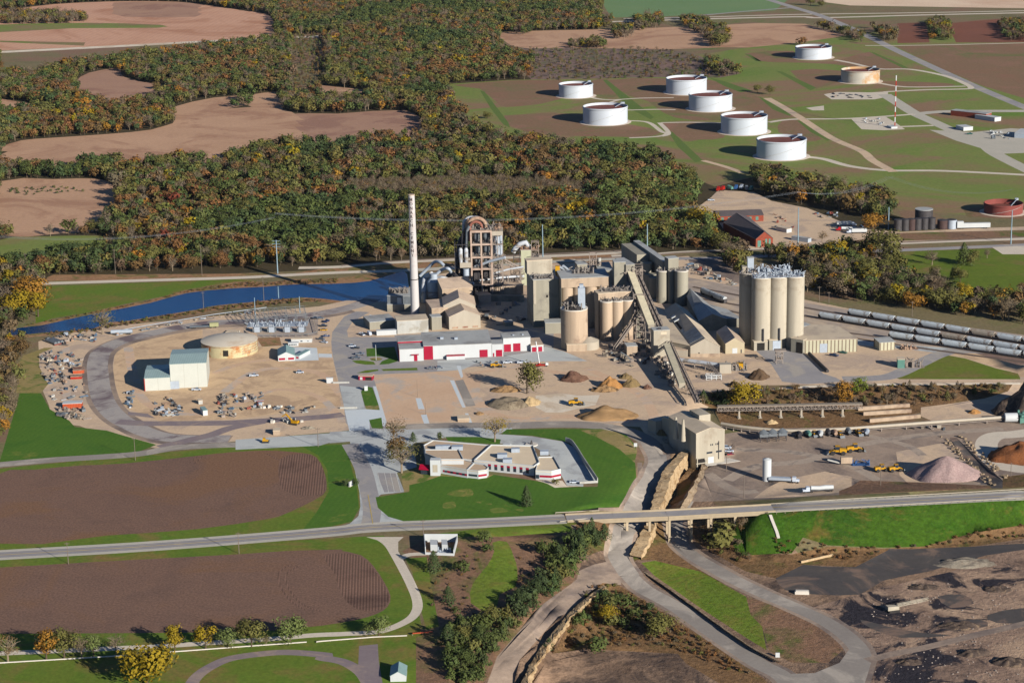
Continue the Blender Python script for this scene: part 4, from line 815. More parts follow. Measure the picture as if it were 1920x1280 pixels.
P = sec(t, [Z2(876,330), Z2(974,326), Z2(862,306)], z_(330), m_greyc, m_greyroof, z0=z_(525)); P2 = sec(t, [Z2(976,352), Z2(1052,345), Z2(935,292)], z_(352), m_greyc, m_greyroof, z0=z_(420), wn='side_wall', rn='side_roof')
b = MB()
for q in P: b.box(q.x-.4, q.y-.4, 0, q.x+.4, q.y+.4, z_(525))
for q in P2: b.box(q.x-.3, q.y-.3, 0, q.x+.3, q.y+.3, z_(420))
b.build('leg', m_struct, t); MB().frame(P2[1].x-1, P2[1].y-2, P2[1].x+5, P2[1].y+5, 0, z_(365), 1, 1, [z_(500), z_(430), z_(365)], .3).build('stair_tower', m_struct, t)
greeble(t, P2[0].x, P2[0].y, P2[1].x+5, P2[1].y+5, z_(430), 40, 'machinery', m_struct, 17, 1.2)
HHZ = z_(440)
# bucket elevator steelwork beside the triple silos
t = root('steel_trestle', 'rusty steel trestle packed with platforms right of the three tan silos', 'tower', Z2(1042,985))
h = hz(t.location, Z2(0,600)[1]); MB().frame(0, 0, 7, 7, 0, h, 1, 1, [h*k/6 for k in range(1, 7)], .5, True).build('steel_frame', m_struct, t)
for k in range(6): greeble(t, .5, .5, 6.5, 6.5, h*k/6, 9, 'machinery', m_pipe if k % 2 else m_dark, 30+k, 1)
MB().box(2, 2.5, 0, 5, 6, h*.8).build('chute_housing', m_greyc, t)
# transfer tower and conveyors
t = root('transfer_tower', 'square cream transfer tower midway along the long conveyors', 'tower', Z2(1212,1140))
tz = lambda y: hz(t.location, Z2(0,y)[1]); TT = t.location.copy()
P = sec(t, [Z2(1215,915), Z2(1352,906), Z2(1192,888)], tz(915), m_cream, m_greyroof, z0=0); MB().box(3, 2, tz(915)+.3, 5, 4, tz(915)+.9).build('vent', m_dark, t); panel(t, P[0], P[1], .45, .8, tz(950), tz(930), m_dustroof, 'sign_panel', .08)
TH = tz(915)
def conveyor(label, a, za, b, zb, w, h, m, roofm, legs, name='conveyor_gallery', open_=False):
    A, B = Gz(a, za), Gz(b, zb); t = thing(name, label, 'conveyor', (A.x, A.y, 0)); A0 = A-t.location; B0 = B-t.location
    if open_: MB().truss(A0, B0, w, h, 22, .35).build('truss', m, t); MB().bar(A0+Vector((0,0,.6)), B0+Vector((0,0,.6)), w*.8, .3).build('belt', m_dark, t)
    else:
        MB().bar(A0+Vector((0,0,h/2)), B0+Vector((0,0,h/2)), w, h).build('housing', m, t); MB().bar(A0+Vector((0,0,h+.12)), B0+Vector((0,0,h+.12)), w+.3, .2).build('cover', roofm, t)
    lg = MB()
    for f in legs:
        p = A0+(B0-A0)*f; g = hgt(t.location.x+p.x, t.location.y+p.y)
        for s_ in (-1, 1): lg.bar((p.x+s_*w*.8, p.y, g), (p.x+s_*w*.4, p.y, p.z), .4)
        lg.bar((p.x-w*.6, p.y, (g+p.z)/2), (p.x+w*.6, p.y, (g+p.z)/2), .3)
    if legs: lg.build('leg', m_struct, t)
    return t
conveyor('long covered grey conveyor rising from the transfer tower to the headhouse', Z2(1195,905), TH-3, Z2(1012,430), HHZ, 4.2, 3.2, m_cream, mat('tan_cover', T(190,180,158), .7, .15, .3), (.2, .5, .8))
conveyor('open truss conveyor running parallel right of the long covered conveyor', Z2(1275,890), TH-2, Z2(1068,430), HHZ, 2.6, 2.4, m_struct, m_greyroof, (.3, .6), open_=True)
conveyor('lower covered conveyor from the crusher hopper up to the transfer tower', Z5(1275,400), 4, Z2(1325,1060), TH-9, 3.6, 2.8, m_cream, MC['tan_cover'], (.3, .6))
conveyor('narrow open conveyor right of the lower covered conveyor', Z5(1405,530), 3, Z2(1350,1030), TH-9, 2.2, 2.2, m_struct, m_greyroof, (.25, .5, .75), open_=True)
conveyor('thin inclined conveyor crossing the yard toward the three tan silos', Z2(880,1075), 2, Z2(1030,860), 14, 1.6, 1.5, m_struct, m_greyroof, (.5,), open_=True)
# rows of grey silos with gallery
t = root('silo_gallery', 'long narrow grey gallery on top of the dark grey silo block', 'building', Z2(1330,640))
g = t.location; HG = hz(g, Z2(0,325)[1])
P = sec(t, [Z2(1292,322), Z2(1345,318), Z2(1092,142)], HG, m_greyc, m_greyroof, z0=HG-5)
rowdir = (P[3]-P[0]); side = (P[1]-P[0]).normalized()
hb = HG-5.3; NL = 7
MB().prism([P[0]+rowdir*.2+side*.6, P[1]+rowdir*.2-side*.6, P[2]-side*.6, P[3]+side*.6], 0, HG-5.01).build('core_wall', m_greyc, t)
MB().prism([P[0]+rowdir*.45-side*9, P[0]+rowdir*.45-side*.2, P[3]-side*.2, P[3]-side*9], 0, hb+4).build('side_house', m_greyc, t)
for k in range(NL):
    for s_ in (0, 1):
        c = g+P[0]+rowdir*((k+.35)/NL)+side*(-4.6 if s_ else 5.6)
        silo(Z2(0,0), 4.3, hb-(6 if k < 2 else 0), 'round grey silo in the dark block under the narrow gallery', m_greyc, 'grey silos under the gallery', base=Vector((c.x, c.y, 0)), ring=False)
t = root('gallery_headhouse', 'small grey box house at the near end of the silo gallery', 'building', Z2(1340,680))
z_ = lambda y: hz(t.location, Z2(0,y)[1]); P = sec(t, [Z2(1340,300), Z2(1428,292), Z2(1325,280)], z_(300), m_greyc, m_greyroof, z0=z_(405))
for k, (x, y, r) in enumerate([(1290, 668, 4.2), (1368, 676, 2.6), (1452, 690, 4.6)]): silo(Z2(x, y), r, hz(G(Z2(x, y)), Z2(0,400)[1]), ['left', 'slim middle', 'right'][k]+' grey silo in front of the gallery headhouse', m_greyc, 'grey silos before the headhouse')
# ---------------------------------------------------------------- six tall silos
FR = [Z3(852,968), Z3(990,962), Z3(1133,958)]; R6 = 6.15
hs = hz(G(FR[0]), Z3(0,362)[1]); lab = ['left', 'middle', 'right']
for k in range(3):
    c = G(FR[k]); m6 = m_cream
    t = silo(FR[k], R6, hs, lab[k]+' front silo of the six tall cream silos', m6, 'six tall cream silos', clut=False)
    greeble(t, -5, -5, 5, 5, hs+.5, 34, 'machinery', m_galv, 50+k, 1.0, 2.6); rail(t, [Vector((R6*math.cos(a), R6*math.sin(a), 0)) for a in [math.pi*2*i/14 for i in range(14)]], hs+.5)
    if k < 2: MB().box(.3, -R6-.9, 6, 1.1, -R6+.3, 14).build('ladder_cage', m_dark, t)
    cc = Vector((c.x-6.3, c.y+12.6, 0)); t = silo(FR[k], R6, hs, lab[k]+' rear silo of the six tall cream silos', m6, 'six tall cream silos', base=cc, clut=False)
    greeble(t, -5, -5, 5, 5, hs+.5, 40, 'machinery', m_galv if k else m_pipe, 60+k, 1.1, 3.5)
c = G(FR[0]); t = thing('silo_penthouse', 'small two-tone box house above the rear left tall silo', 'building', (c.x-6, c.y+13, hs+.5)); MB().box(-1.5, -2, 0, 2.4, 2, 9).build('wall', m_galv, t); MB().box(-1.7, -2.2, 9.003, 2.6, 2.2, 9.3).build('roof', m_greyroof, t); MB().box(-5, -4, 0, -2, 1, 4).build('filter_unit', m_cream, t)
t = root('loading_bay', 'open loading bay with dark doorway at the foot of the left tall silo', 'building', Z3(795,995)); P = sec(t, [Z3(795,918), Z3(912,912), Z3(812,898)], hz(t.location, Z3(0,918)[1]), m_cream, m_dustroof); panel(t, P[0], P[1], .22, .78, .1, hz(t.location, Z3(0,930)[1]), m_black, 'doorway')
t = root('loading_bay', 'closed grey loading bay at the foot of the middle tall silo', 'building', Z3(925,990)); P = sec(t, [Z3(925,905), Z3(1035,898), Z3(935,885)], hz(t.location, Z3(0,905)[1]), m_greyc, m_dustroof); panel(t, P[0], P[1], .28, .9, .1, hz(t.location, Z3(0,912)[1]), m_galv, 'door')
t = root('truck_loader', 'slender steel truck loading stand on the grey apron', 'tower', Z3(1010,1100)); MB().frame(-2, -2, 2, 2, 0, 8, 1, 1, [3, 6, 8], .3, True).box(-3, -2.5, 8.01, 4, 2.5, 8.6).build('frame', m_struct, t); greeble(t, -2, -2, 2, 2, 3, 16, 'machinery', m_struct, 4, .6)
# packhouse
t = root('packing_warehouse', 'low cream ribbed warehouse with broad flat roof beside the tall silos', 'building', Z3(1228,1015))
h = hz(t.location, Z3(0,908)[1]); P = sec(t, [Z3(1228,908), Z3(1682,895), Z3(1600,838), Z3(1500,778), Z3(1290,772), Z3(1205,800), Z3(1165,870)], h, m_stripe, m_dustroof); panel(t, P[0], P[1], .29, .43, .1, h*.72, m_galv, 'door')
o = [c for c in C.objects if c.parent == t and c.name.startswith('wall')][0]
t = root('warehouse_annex', 'plain grey-green annex with dark recess between tall silos and ribbed warehouse', 'building', Z3(1112,1003)); P = sec(t, [Z3(1112,888), Z3(1215,905), Z3(1112,870)], hz(t.location, Z3(0,888)[1]), m_greyc, m_dustroof); panel(t, P[0], P[1], .45, .95, .1, 7, m_black, 'doorway')
t = root('ribbed_shed', 'small ribbed shed behind the right tall silo', 'shed', Z3(1210,850)); sec(t, [Z3(1205,790), Z3(1290,775), Z3(1205,735)], 5, m_stripe, m_greyroof)
t = root('ribbed_shed', 'ribbed cream shed with grey roof alone in the yard by the rail cars', 'shed', N5(1108,172)); sec(t, [N5(1108,128), N5(1195,122), N5(1078,104)], hz(t.location, N5(0,128)[1]), m_stripe, m_greyroof, 'shed', .5); greeble(t, 14, 1, 24, 6, 0, 22, 'stacked_material', m_rustduct, 8, 1.2, 2)
t = root('scale_shed', 'small green-grey box shed with steel frames beside the curving road', 'shed', N5(1210,270)); sec(t, [N5(1210,222), N5(1250,222), N5(1208,208)], hz(t.location, N5(0,222)[1]), m_green, m_dustroof); greeble(t, 5, 0, 16, 4, 0, 36, 'steelwork', m_struct, 6, 1.3, 4)
# ---------------------------------------------------------------- storage halls
t = root('storage_hall', 'long tan twin-ridged storage hall with dark roof openings', 'building', Z2(1525,1140))
h1 = hz(t.location, Z2(0,1050)[1])
P = sec(t, [Z2(1530,1050), Z2(1782,1048), Z2(1500,738), Z2(1300,742)], h1, m_tansid, m_dustroof, 'gable_y', 5, wn='wall', rn='roof')
P2 = sec(t, [Z2(1350,1008), Z2(1526,1045), Z2(1296,742), Z2(1215,700)], h1, m_tansid, m_dustroof, 'flat', 0, wn='side_wall', rn='side_roof')
u = (P[1]-P[0]).normalized(); n_ = (P[3]-P[0]).normalized(); W_ = (P[1]-P[0]).length; D_ = (P[3]-P[0]).length
def onroof(a0, a1, d0, d1, m, name, lift=.35, th=.1):   # left pitch of the gable
    q = []
    for a, d in ((a0, d0), (a1, d0), (a1, d1), (a0, d1)): p = P[0]+u*a+n_*d; q.append(Vector((p.x, p.y, h1+5*a/(W_/2)+lift)))
    MB().add(q+[v+Vector((0,0,th)) for v in q], [(3,2,1,0),(4,5,6,7),(0,1,5,4),(1,2,6,5),(2,3,7,6),(3,0,4,7)]).build(name, m, t)
onroof(1.0, W_*.46, D_*.42, D_*.8, m_black, 'roof_opening'); onroof(.8, W_*.46, D_*.05, D_*.4, m_greyroof, 'roof_sheet')
onroof(.5, 3.5, D_*.62, D_*.66, m_white, 'vent', .6, .8); onroof(.5, 3.0, D_*.72, D_*.76, m_white, 'vent', .6, .8)
panel(t, P[0], P[1], .27, .31, 0, 3, m_black, 'door'); panel(t, P[0], P[1], .0, 1, 0, 2.2, m_tanc, 'base_course', .2)
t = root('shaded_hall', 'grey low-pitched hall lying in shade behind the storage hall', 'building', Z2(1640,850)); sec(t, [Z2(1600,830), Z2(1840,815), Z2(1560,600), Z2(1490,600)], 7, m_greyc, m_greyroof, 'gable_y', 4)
t = root('grey_hall', 'long low grey roofed hall left of the tall silos', 'building', Z3(420,720)); sec(t, [Z3(420,720), Z3(690,720), Z3(560,640), Z3(420,600)], 5.5, m_greyc, m_greyroof, 'flat')
t = root('gabled_store', 'cream gabled store with a white door and dark roof pitch', 'building', Z3(550,1020)); h = hz(t.location, Z3(0,935)[1]); P = sec(t, [Z3(550,935), Z3(713,928), Z3(455,830)], h, mat('butter_siding', TW(222,200,162), .6, .06, .3), m_tanroof, 'gable_y', 3.6); panel(t, P[0], P[1], .36, .62, .1, 3.4, m_white, 'door'); panel(t, P[0], P[1], .8, .86, .1, 2.4, m_dark, 'side_door')
t = root('conveyor_gallery', 'low tan horizontal conveyor in front of the storage hall', 'conveyor', Z3(160,1080)); a = L3(t, Z3(155,1070), 4); b_ = L3(t, Z3(530,1120), 4); MB().tube([a, b_], 1.3, 12).build('housing', m_duct, t); lg = MB(); [lg.box((a+(b_-a)*f).x-.3, (a+(b_-a)*f).y-.3, -1, (a+(b_-a)*f).x+.3, (a+(b_-a)*f).y+.3, 4) for f in (.1, .35, .6, .9)]; lg.build('leg', m_struct, t)
t = root('grinding_plant', 'cluster of tan hoppers and yellow machinery below the storage hall', 'machine', Z3(540,1180)); MB().box(-3, -2, 0, 4, 3, 5.5).build('housing', m_tansid, t); greeble(t, 0, 3, 14, 9, 0, 50, 'machinery', m_pipe, 21, 1.5, 3); MB().box(8, 4, 1, 12, 8, 4.2).build('engine_unit', m_yellow, t); MB().truss(Vector((-13, 6, 3)), Vector((-4, -2, 1)), 1.5, 1.2, 8, .2).build('belt_conveyor', m_struct, t)
t = root('screening_plant', 'mobile screening plant with inclined belt on the dirt below the hall', 'machine', Z3(440,1235)); MB().truss(Vector((-2, 8, 7)), Vector((4, -2, 1.5)), 1.6, 1.2, 8, .2).build('belt_conveyor', m_struct, t); MB().frame(-4, -2, 5, 2, 0, 3, 3, 1, [1.5, 3], .4, True).build('frame', m_white, t)
# ---------------------------------------------------------------- crusher building
t = root('crusher_building', 'tall cream crusher building standing on the edge of the rock cut', 'building', Vector((*G(Z5(1640,1038)).xy, -5)))
zc = lambda y: hz(t.location, Z5(0,y)[1]); h = zc(765)
P = sec(t, [Z5(1395,790), Z5(1640,755), Z5(1268,628)], h, m_cream, m_dustroof, 'gable_y', 2.2, z0=-6)
panel(t, P[0], P[1], .0, .3, -5.5, 3.5, m_black, 'opening', .12); panel(t, P[0], P[1], .02, .05, -6, 4, m_cream, 'pier', .5); panel(t, P[0], P[1], .0, .32, .8, 1.3, m_cream, 'lintel', .4)
panel(t, P[0], P[1], .42, .62, .3, 3.8, m_white, 'door')
for x in (.5, .56, .68, .74): panel(t, P[0], P[1], x, x+.03, zc(885), zc(870), m_glass, 'window')
for x in (.37, .7): panel(t, P[0], P[1], x, x+.2, zc(950), zc(935), m_glass, 'window')
panel(t, P[0], P[1], .78, .8, 2, 12, m_dark, 'ladder', .3)
u = (P[1]-P[0]).normalized(); n_ = (P[3]-P[0]).normalized(); w_ = (P[1]-P[0]).length; d_ = (P[3]-P[0]).length
q = [P[0]-u*12+n_*d_*.25, P[0]+u*-.05+n_*d_*.25, P[0]+u*-.05+n_*d_, P[0]-u*12+n_*d_]
q = [P[0]+u*x+n_*y for x, y in ((w_*.3, d_+.02), (w_+4, d_+.02), (w_+4, d_+10), (w_*.1, d_+12))]; MB().prism(q, -2, h-4).build('hopper_house', m_tansid, t); MB().prism([x+(x-sum(q, Vector())/4)*.03 for x in q], h-3.99, h-3.6).build('hopper_roof', m_dustroof, t)
MB().prism([P[0]+u*x+n_*y for x, y in ((-2, d_+12.1), (w_*.5, d_+12.1), (w_*.45, d_+20), (-4, d_+18))], -2, h-6).build('rear_wing', m_tansid, t)
MB().prism([P[0]+u*x+n_*y for x, y in ((w_*.55, d_*.45), (w_*.95, d_*.45), (w_*.95, d_*.8), (w_*.55, d_*.8))], h, h+4.6).build('roof_monitor', m_cream, t)
for x, y in ((Z5(1222,495), 13), (Z5(1285,515), 15)):
    p = L3(t, x, zc(520)); p = Vector((p.x, p.y, 0)); MB().cyl(p.x, p.y, h-6, h+6, 1.5, .6, 14).build('vent_stack', m_cream, t)
b = MB(); c0 = P[0]; b.prism([c0+u*x+n_*y for x, y in ((w_, -3), (w_+8, -3), (w_+4, 6), (w_, 6))], -.02, .15); b.prism([c0+u*x+n_*y for x, y in ((w_*.3, -3), (w_+.0, -3), (w_+.0, -.2), (w_*.3, -.2))], -.02, .15); b.build('apron', m_concp, t)
# ---------------------------------------------------------------- workshops (white with crimson)
t = root('workshop', 'long white workshop with crimson doors and flat grey roof', 'building', Z4(888,430))
z_ = lambda y: hz(t.location, Z4(0,y)[1])
P = sec(t, [Z4(888,316), Z4(1470,292), Z4(850,200)], z_(316), m_white, m_greyroof)
panel(t, P[0], P[1], .0, .135, 0, z_(316), m_redp, 'door', .12); panel(t, P[0], P[1], .82, .94, .1, z_(366), m_redp, 'roller_door', .12)
panel(t, P[0], P[1], .33, .6, 0, 2.2, m_white, 'ramp', 3); panel(t, P[0], P[1], .33, .6, 2.2, 2.6, m_redp, 'ramp_rail', 3)
for x, y in ((10, 14), (19, 12)): c = P[0]+(P[1]-P[0]).normalized()*x; MB().box(c.x, c.y+y, z_(316)+.3, c.x+2, c.y+y+2, z_(316)+1.6).build('roof_vent', m_galv, t)
t = root('workshop_office', 'white two-level office block with crimson side and grey roof', 'building', Z4(680,448))
z_ = lambda y: hz(t.location, Z4(0,y)[1]); P = sec(t, [Z4(680,345), Z4(886,336), Z4(655,295)], z_(345), m_white, m_greyroof); panel(t, P[3], P[0], 0, 1, 0, z_(345), m_redp, 'side_cladding', .12)
panel(t, P[0], P[1], .6, .74, .1, 3.6, m_redp, 'door', .15); panel(t, P[0], P[1], .48, .8, 4.2, 4.5, m_redp, 'canopy', 1.6)
u = (P[1]-P[0]); n_ = (P[3]-P[0]).normalized(); d_ = (P[3]-P[0]).length
q = [P[3]+n_*.02-u*.02, P[2]+n_*.02, P[2]+n_*13, P[3]+n_*13-u*.02]; MB().prism(q, 0, z_(345)+1.2).build('rear_wall', m_redp, t); MB().prism([x+(x-sum(q, Vector())/4)*.02 for x in q], z_(345)+1.2, z_(345)+1.5).build('rear_roof', m_greyroof, t)
t = root('workshop_link', 'small white link block with crimson roller door', 'building', Z4(1472,405)); z_ = lambda y: hz(t.location, Z4(0,y)[1]); P = sec(t, [Z4(1473,300), Z4(1568,297), Z4(1462,262)], z_(300), m_white, m_greyroof); panel(t, P[0], P[1], .35, .92, .1, z_(348), m_redp, 'roller_door', .12); panel(t, P[0], P[1], .08, .2, .1, 2.4, m_redp, 'door', .12)
t = root('garage', 'white garage with two tall crimson doors right of the workshop', 'building', Z4(1568,365)); z_ = lambda y: hz(t.location, Z4(0,y)[1]); P = sec(t, [Z4(1570,250), Z4(1803,238), Z4(1460,205)], z_(250), m_white, m_greyroof)
panel(t, P[0], P[1], .02, .28, .1, z_(300), m_redp, 'roller_door', .12); panel(t, P[0], P[1], .36, .63, .1, z_(296), m_redp, 'roller_door', .12)
for x in (6, 12): c = P[0]+(P[1]-P[0]).normalized()*x; MB().box(c.x, c.y+5, z_(250)+.3, c.x+1, c.y+6, z_(250)+1).build('roof_vent', m_galv, t)
t = root('garage', 'small white garage with two low crimson doors, last of the row', 'building', Z4(1808,365)); z_ = lambda y: hz(t.location, Z4(0,y)[1]); P = sec(t, [Z4(1808,310), Z4(1915,304), Z4(1780,250)], z_(310), m_white, m_tanroof)
panel(t, P[0], P[1], .08, .42, .1, z_(325), m_redp, 'roller_door', .12); panel(t, P[0], P[1], .58, .9, .1, z_(323), m_redp, 'roller_door', .12)
# white shed with green roofs, round thickener tank
t = root('steel_shed', 'tall cream steel shed with grey-green roof and lower wing', 'building', Z6(1190,768))
z_ = lambda y: hz(t.location, Z6(0,y)[1]); P = sec(t, [Z6(1178,562), Z6(1492,548), Z6(1172,440)], z_(562), mat('cream_panel_siding', TW(240,234,214), .5, .04, .3, stripe=(0, 8.2, TW(206,198,178), .02)), m_greenroof, 'gable_x', 1.6)
t = root('steel_shed', 'lower cream shed wing with a red trimmed corner beside the tall shed', 'building', Z6(963,790)); z_ = lambda y: hz(t.location, Z6(0,y)[1]); P = sec(t, [Z6(963,683), Z6(1180,673), Z6(965,575)], z_(683), MC['cream_panel_siding'], m_greenroof, 'gable_x', 1.2); panel(t, P[0], P[1], -.02, .01, 0, z_(683), m_red, 'corner_trim', .3)
t = root('loading_door', 'grey sliding door leaning between the two cream sheds', 'door', Z6(1188,772)); v = L3(t, Z6(1265,768), 0); MB().prism([Vector((0,-.6,0)), v+Vector((0,-.6,0)), v+Vector((0,-.3,0)), Vector((0,-.3,0))], 0, 4.8).build('leaf', m_galv, t)
c1, c2 = G(Z6(1510,500)), G(Z6(1920,460)); cl = Gz(Z6(1450,380), 0)
t = root('slurry_tank', 'wide round rust streaked tank with a pale domed roof', 'tank', FU(431,658)); t.location.z = 0
rr = (Gz(FU(483,658), 0)-Gz(FU(379,658), 0)).length/2; h = 7.6
MB().cyl(0, 0, 0, h, rr, n=64, cap=False).build('wall', mat('rusting_tank_wall', TW(236,216,166), .7, .1, .5, streak=.25, c3=TW(206,128,70), sc2=.12), t); MB().dome(0, 0, h, rr+.2, 2.6, 64).build('roof', mat('tank_roof', T(196,186,172), .8, .06, .1, c3=T(180,166,150), sc2=.05), t)
a = -math.pi/2-.1; MB().prism([Vector((rr*.98*math.cos(a), rr*.98*math.sin(a), 0)), Vector((rr*.98*math.cos(a+.18), rr*.98*math.sin(a+.18), 0)), Vector((1.01*rr*math.cos(a+.18), 1.01*rr*math.sin(a+.18), 0)), Vector((1.01*rr*math.cos(a), 1.01*rr*math.sin(a), 0))], 1.5, 5.3).build('doorway', m_black, t)
b = MB()
for k in range(9):
    a = -1.0+.11*k
    for z in (1.8, 3.4, 5): b.prism([Vector((rr*1.012*math.cos(a), rr*1.012*math.sin(a), 0)), Vector((rr*1.012*math.cos(a+.07), rr*1.012*math.sin(a+.07), 0)), Vector((rr*.99*math.cos(a+.07), rr*.99*math.sin(a+.07), 0)), Vector((rr*.99*math.cos(a), rr*.99*math.sin(a), 0))], z, z+.35)
b.build('bracket', m_struct, t)
MB().cyl(0, 0, h-1, h-.6, rr+.12, n=64, cap=False).build('rim_band', m_rustduct, t)
# small buildings in the west yard
def small(name, label, cat, fl, fr_, topy, bl, wall, roof, kind='flat', rise=1, doors=(), group=None):
    t = root(name, label, cat, fl, group); h = hz(t.location, topy); P = sec(t, [(fl[0], topy), fr_, bl], h, wall, roof, kind, rise, oh=.2)
    for (u0, u1, z0, z1, m, n) in doors: panel(t, P[0], P[1], u0, u1, z0*h, z1*h, m, n)
    return t
small('cottage_office', 'small white office with crimson windows and green-grey gable roof', 'building', Z7(737,535), Z7(880,485), Z7(0,492)[1], Z7(735,430), m_white, m_tealroof, 'gable_y', 2.4, [(.05,.42,.2,.6,m_redp,'window'), (.6,.95,.2,.6,m_redp,'window'), (.5,.56,0,.7,m_white,'door')])
small('cottage_wing', 'grey roofed side wing of the small white office', 'building', Z7(880,515), Z7(920,490), Z7(0,486)[1], Z7(850,425), m_white, m_tealroof, 'flat', 0, [(.3,.8,.2,.7,m_redp,'window')])
small('office_trailer', 'long white office trailer beside the substation', 'trailer', Z7(850,378), Z7(1025,345), Z7(0,348)[1], Z7(850,332), m_white, m_dustroof, doors=[(.45,.55,.3,.6,m_glass,'window'), (.8,.84,.3,.6,m_glass,'window')])
small('office_trailer', 'shorter white trailer with dark windows below the long trailer', 'trailer', Z7(825,408), Z7(912,380), Z7(0,384)[1], Z7(825,374), m_white, m_white, doors=[(.06+.16*k, .18+.16*k, .35, .75, m_glass, 'window') for k in range(5)])
small('control_hut', 'flat pale hut behind the round tank', 'hut', Z7(288,300), Z7(385,292), Z7(0,288)[1], Z7(290,268), m_white2, m_dustroof)
small('control_hut', 'white square hut beside the substation fence', 'hut', Z7(443,308), Z7(487,306), Z7(0,268)[1], Z7(440,258), m_white2, m_dustroof)
small('box_trailer', 'long white box trailer parked by the precast warehouse', 'trailer', Z4(485,224), Z4(655,180), Z4(0,188)[1], Z4(482,176), m_white, m_white)
small('security_hut', 'small crimson and tan gatehouse beside the entrance road', 'hut', Z4(330,605), Z4(447,575), Z4(0,572)[1], Z4(318,552), m_redp, m_tanroof, doors=[(.1,.28,.1,.8,m_white,'window'), (.5,.95,.05,.8,m_black,'opening')])
small('sign_cabinet', 'white square tank box on the dirt left of the entrance road', 'cabinet', Z4(55,632), Z4(110,590), Z4(0,592)[1], Z4(57,585), m_white, m_white)
small('sign_cabinet', 'white kiosk box at the top of the green median', 'cabinet', Z4(380,697), Z4(408,660), Z4(0,662)[1], Z4(380,655), m_white, m_white)
small('storage_cabin', 'cream tool cabin casting a dark shadow, upper of two in the laydown yard', 'cabin', Z6(1427,905), Z6(1462,872), Z6(0,876)[1], Z6(1425,862), m_white2, m_dustroof)
small('storage_cabin', 'white tool cabin with green roof, lower of two in the laydown yard', 'cabin', Z6(1465,1003), Z6(1505,955), Z6(0,960)[1], Z6(1450,928), m_white, m_tealroof)
small('tool_shed', 'tan timber box shed beside the concrete road', 'shed', Z7(695,1168), Z7(752,1130), Z7(0,1132)[1], Z7(695,1110), m_tanc, m_dustroof)
small('timber_enclosure', 'low tan timber enclosure on the graded dirt lot', 'enclosure', M4(245,965), M4(385,925), M4(0,930)[1], M4(240,890), m_tanc, m_dustroof)
small('substation_shed', 'flat grey roofed substation shed left of the chimney foot', 'shed', M3(740,325), M3(1005,222), M3(0,248)[1], M3(745,178), m_greyc, m_greyroof)
for k, (a_, b_, ty, bl, lb) in enumerate([(Z6(262,940), Z6(425,895), 902, Z6(262,880), 'long orange container with white roof at the south end of the scrap yard'), (Z6(350,643), Z6(445,612), 618, Z6(352,590), 'short orange container beside the loop road'), (Z6(330,690), Z6(425,668), 672, Z6(328,655), 'low red container below the short orange one')]):
    small('cargo_container', lb, 'container', a_, b_, Z6(0,ty)[1], bl, m_orange if k < 2 else m_red, m_white if k == 0 else m_rustduct)
# little white building with open yard by the highway
t = root('pump_enclosure', 'white walled roofless equipment enclosure beside the highway', 'enclosure', N7(590,415))
c = [L3(t, N7(*p), 0) for p in ((592,418), (755,425), (775,345), (585,345))]; b = MB()
for i, hh in ((0, 1.2), (1, 3), (2, 4), (3, 4)):
    p, q = c[i], c[(i+1) % 4]; d = (q-p).normalized(); n = Vector((-d.y, d.x, 0))*.35; b.prism([p, q, q+n, p+n], 0, hh)
b.build('wall', m_white, t)
for x0, y0, x1, y1 in ((.2,.3,.45,.7), (.6,.35,.8,.75)):
    f = lambda u_, v_: c[0]+(c[1]-c[0])*u_+(c[3]-c[0])*v_
    MB().prism([f(x0,y0), f(x1,y0), f(x1,y1), f(x0,y1)], 0, 3.2).build('equipment_box', m_white, t)
greeble(t, c[0].x+6, c[0].y+2, c[1].x-2, c[0].y+8, 0, 16, 'pipework', m_galv, 5, .7)
small('field_shed', 'white shed with green-grey gable roof on the lower lawn', 'shed', N7(395,1132), N7(484,1098), N7(0,1100)[1], N7(380,1045), m_white, m_tealroof, 'gable_y', 1.8)
# ---------------------------------------------------------------- office building
t = root('office_building', 'sprawling flat roofed white office with crimson window bands', 'building', Z8(720,455))
bandm = m_redp
PA = sec(t, [Z8(672,372), Z8(1072,412), Z8(1108,388), Z8(1065,275), Z8(785,270)], 4.6, m_white, m_roofbr2, parapet=.7, oh=.05)
for k in range(7):
    u0 = .235+.105*k; panel(t, PA[0], PA[1], u0, u0+.048, 1.0, 3.0, m_glass, 'window', .08); panel(t, PA[0], PA[1], u0, u0+.048, 3.0, 4.0, bandm, 'spandrel', .1)
PB_ = sec(t, [Z8(1082,440), Z8(1188,445), Z8(1250,432), Z8(1202,348), Z8(1102,350)], 4.2, m_white, m_roofbr2, parapet=.6, oh=.05, wn='east_wall', rn='east_roof')
panel(t, PB_[0], PB_[1], .25, 1, 1.3, 2.4, bandm, 'window_band', .1); panel(t, PB_[1], PB_[2], 0, 1, 1.3, 2.4, bandm, 'window_band', .1); panel(t, PB_[0], PB_[1], .02, .22, .5, 2.6, m_glass, 'window', .1)
PC = sec(t, [Z8(335,272), Z8(345,305), Z8(445,362), Z8(618,368), Z8(668,372), Z8(780,272), Z8(510,248), Z8(398,238)], 4.2, m_white, m_roofbr, parapet=.6, oh=.05, wn='west_wall', rn='west_roof')
PD = sec(t, [Z8(345,325), Z8(452,366), Z8(602,366), Z8(570,300), Z8(345,300)], 6.4, m_white, m_roofbr, parapet=.5, oh=.05, wn='raised_wall', rn='raised_roof')
PE = sec(t, [Z8(450,404), Z8(627,434), Z8(672,388), Z8(600,366), Z8(445,370)], 4.0, m_white, m_roofbr, parapet=.4, oh=.05, wn='front_wall', rn='front_roof')
panel(t, PE[0], PE[1], .08, .98, 1.1, 2.2, bandm, 'window_band', .1)
for k in range(4): panel(t, PE[0], PE[1], .14+.22*k, .24+.22*k, 1.1, 2.2, m_glass, 'window', .14)
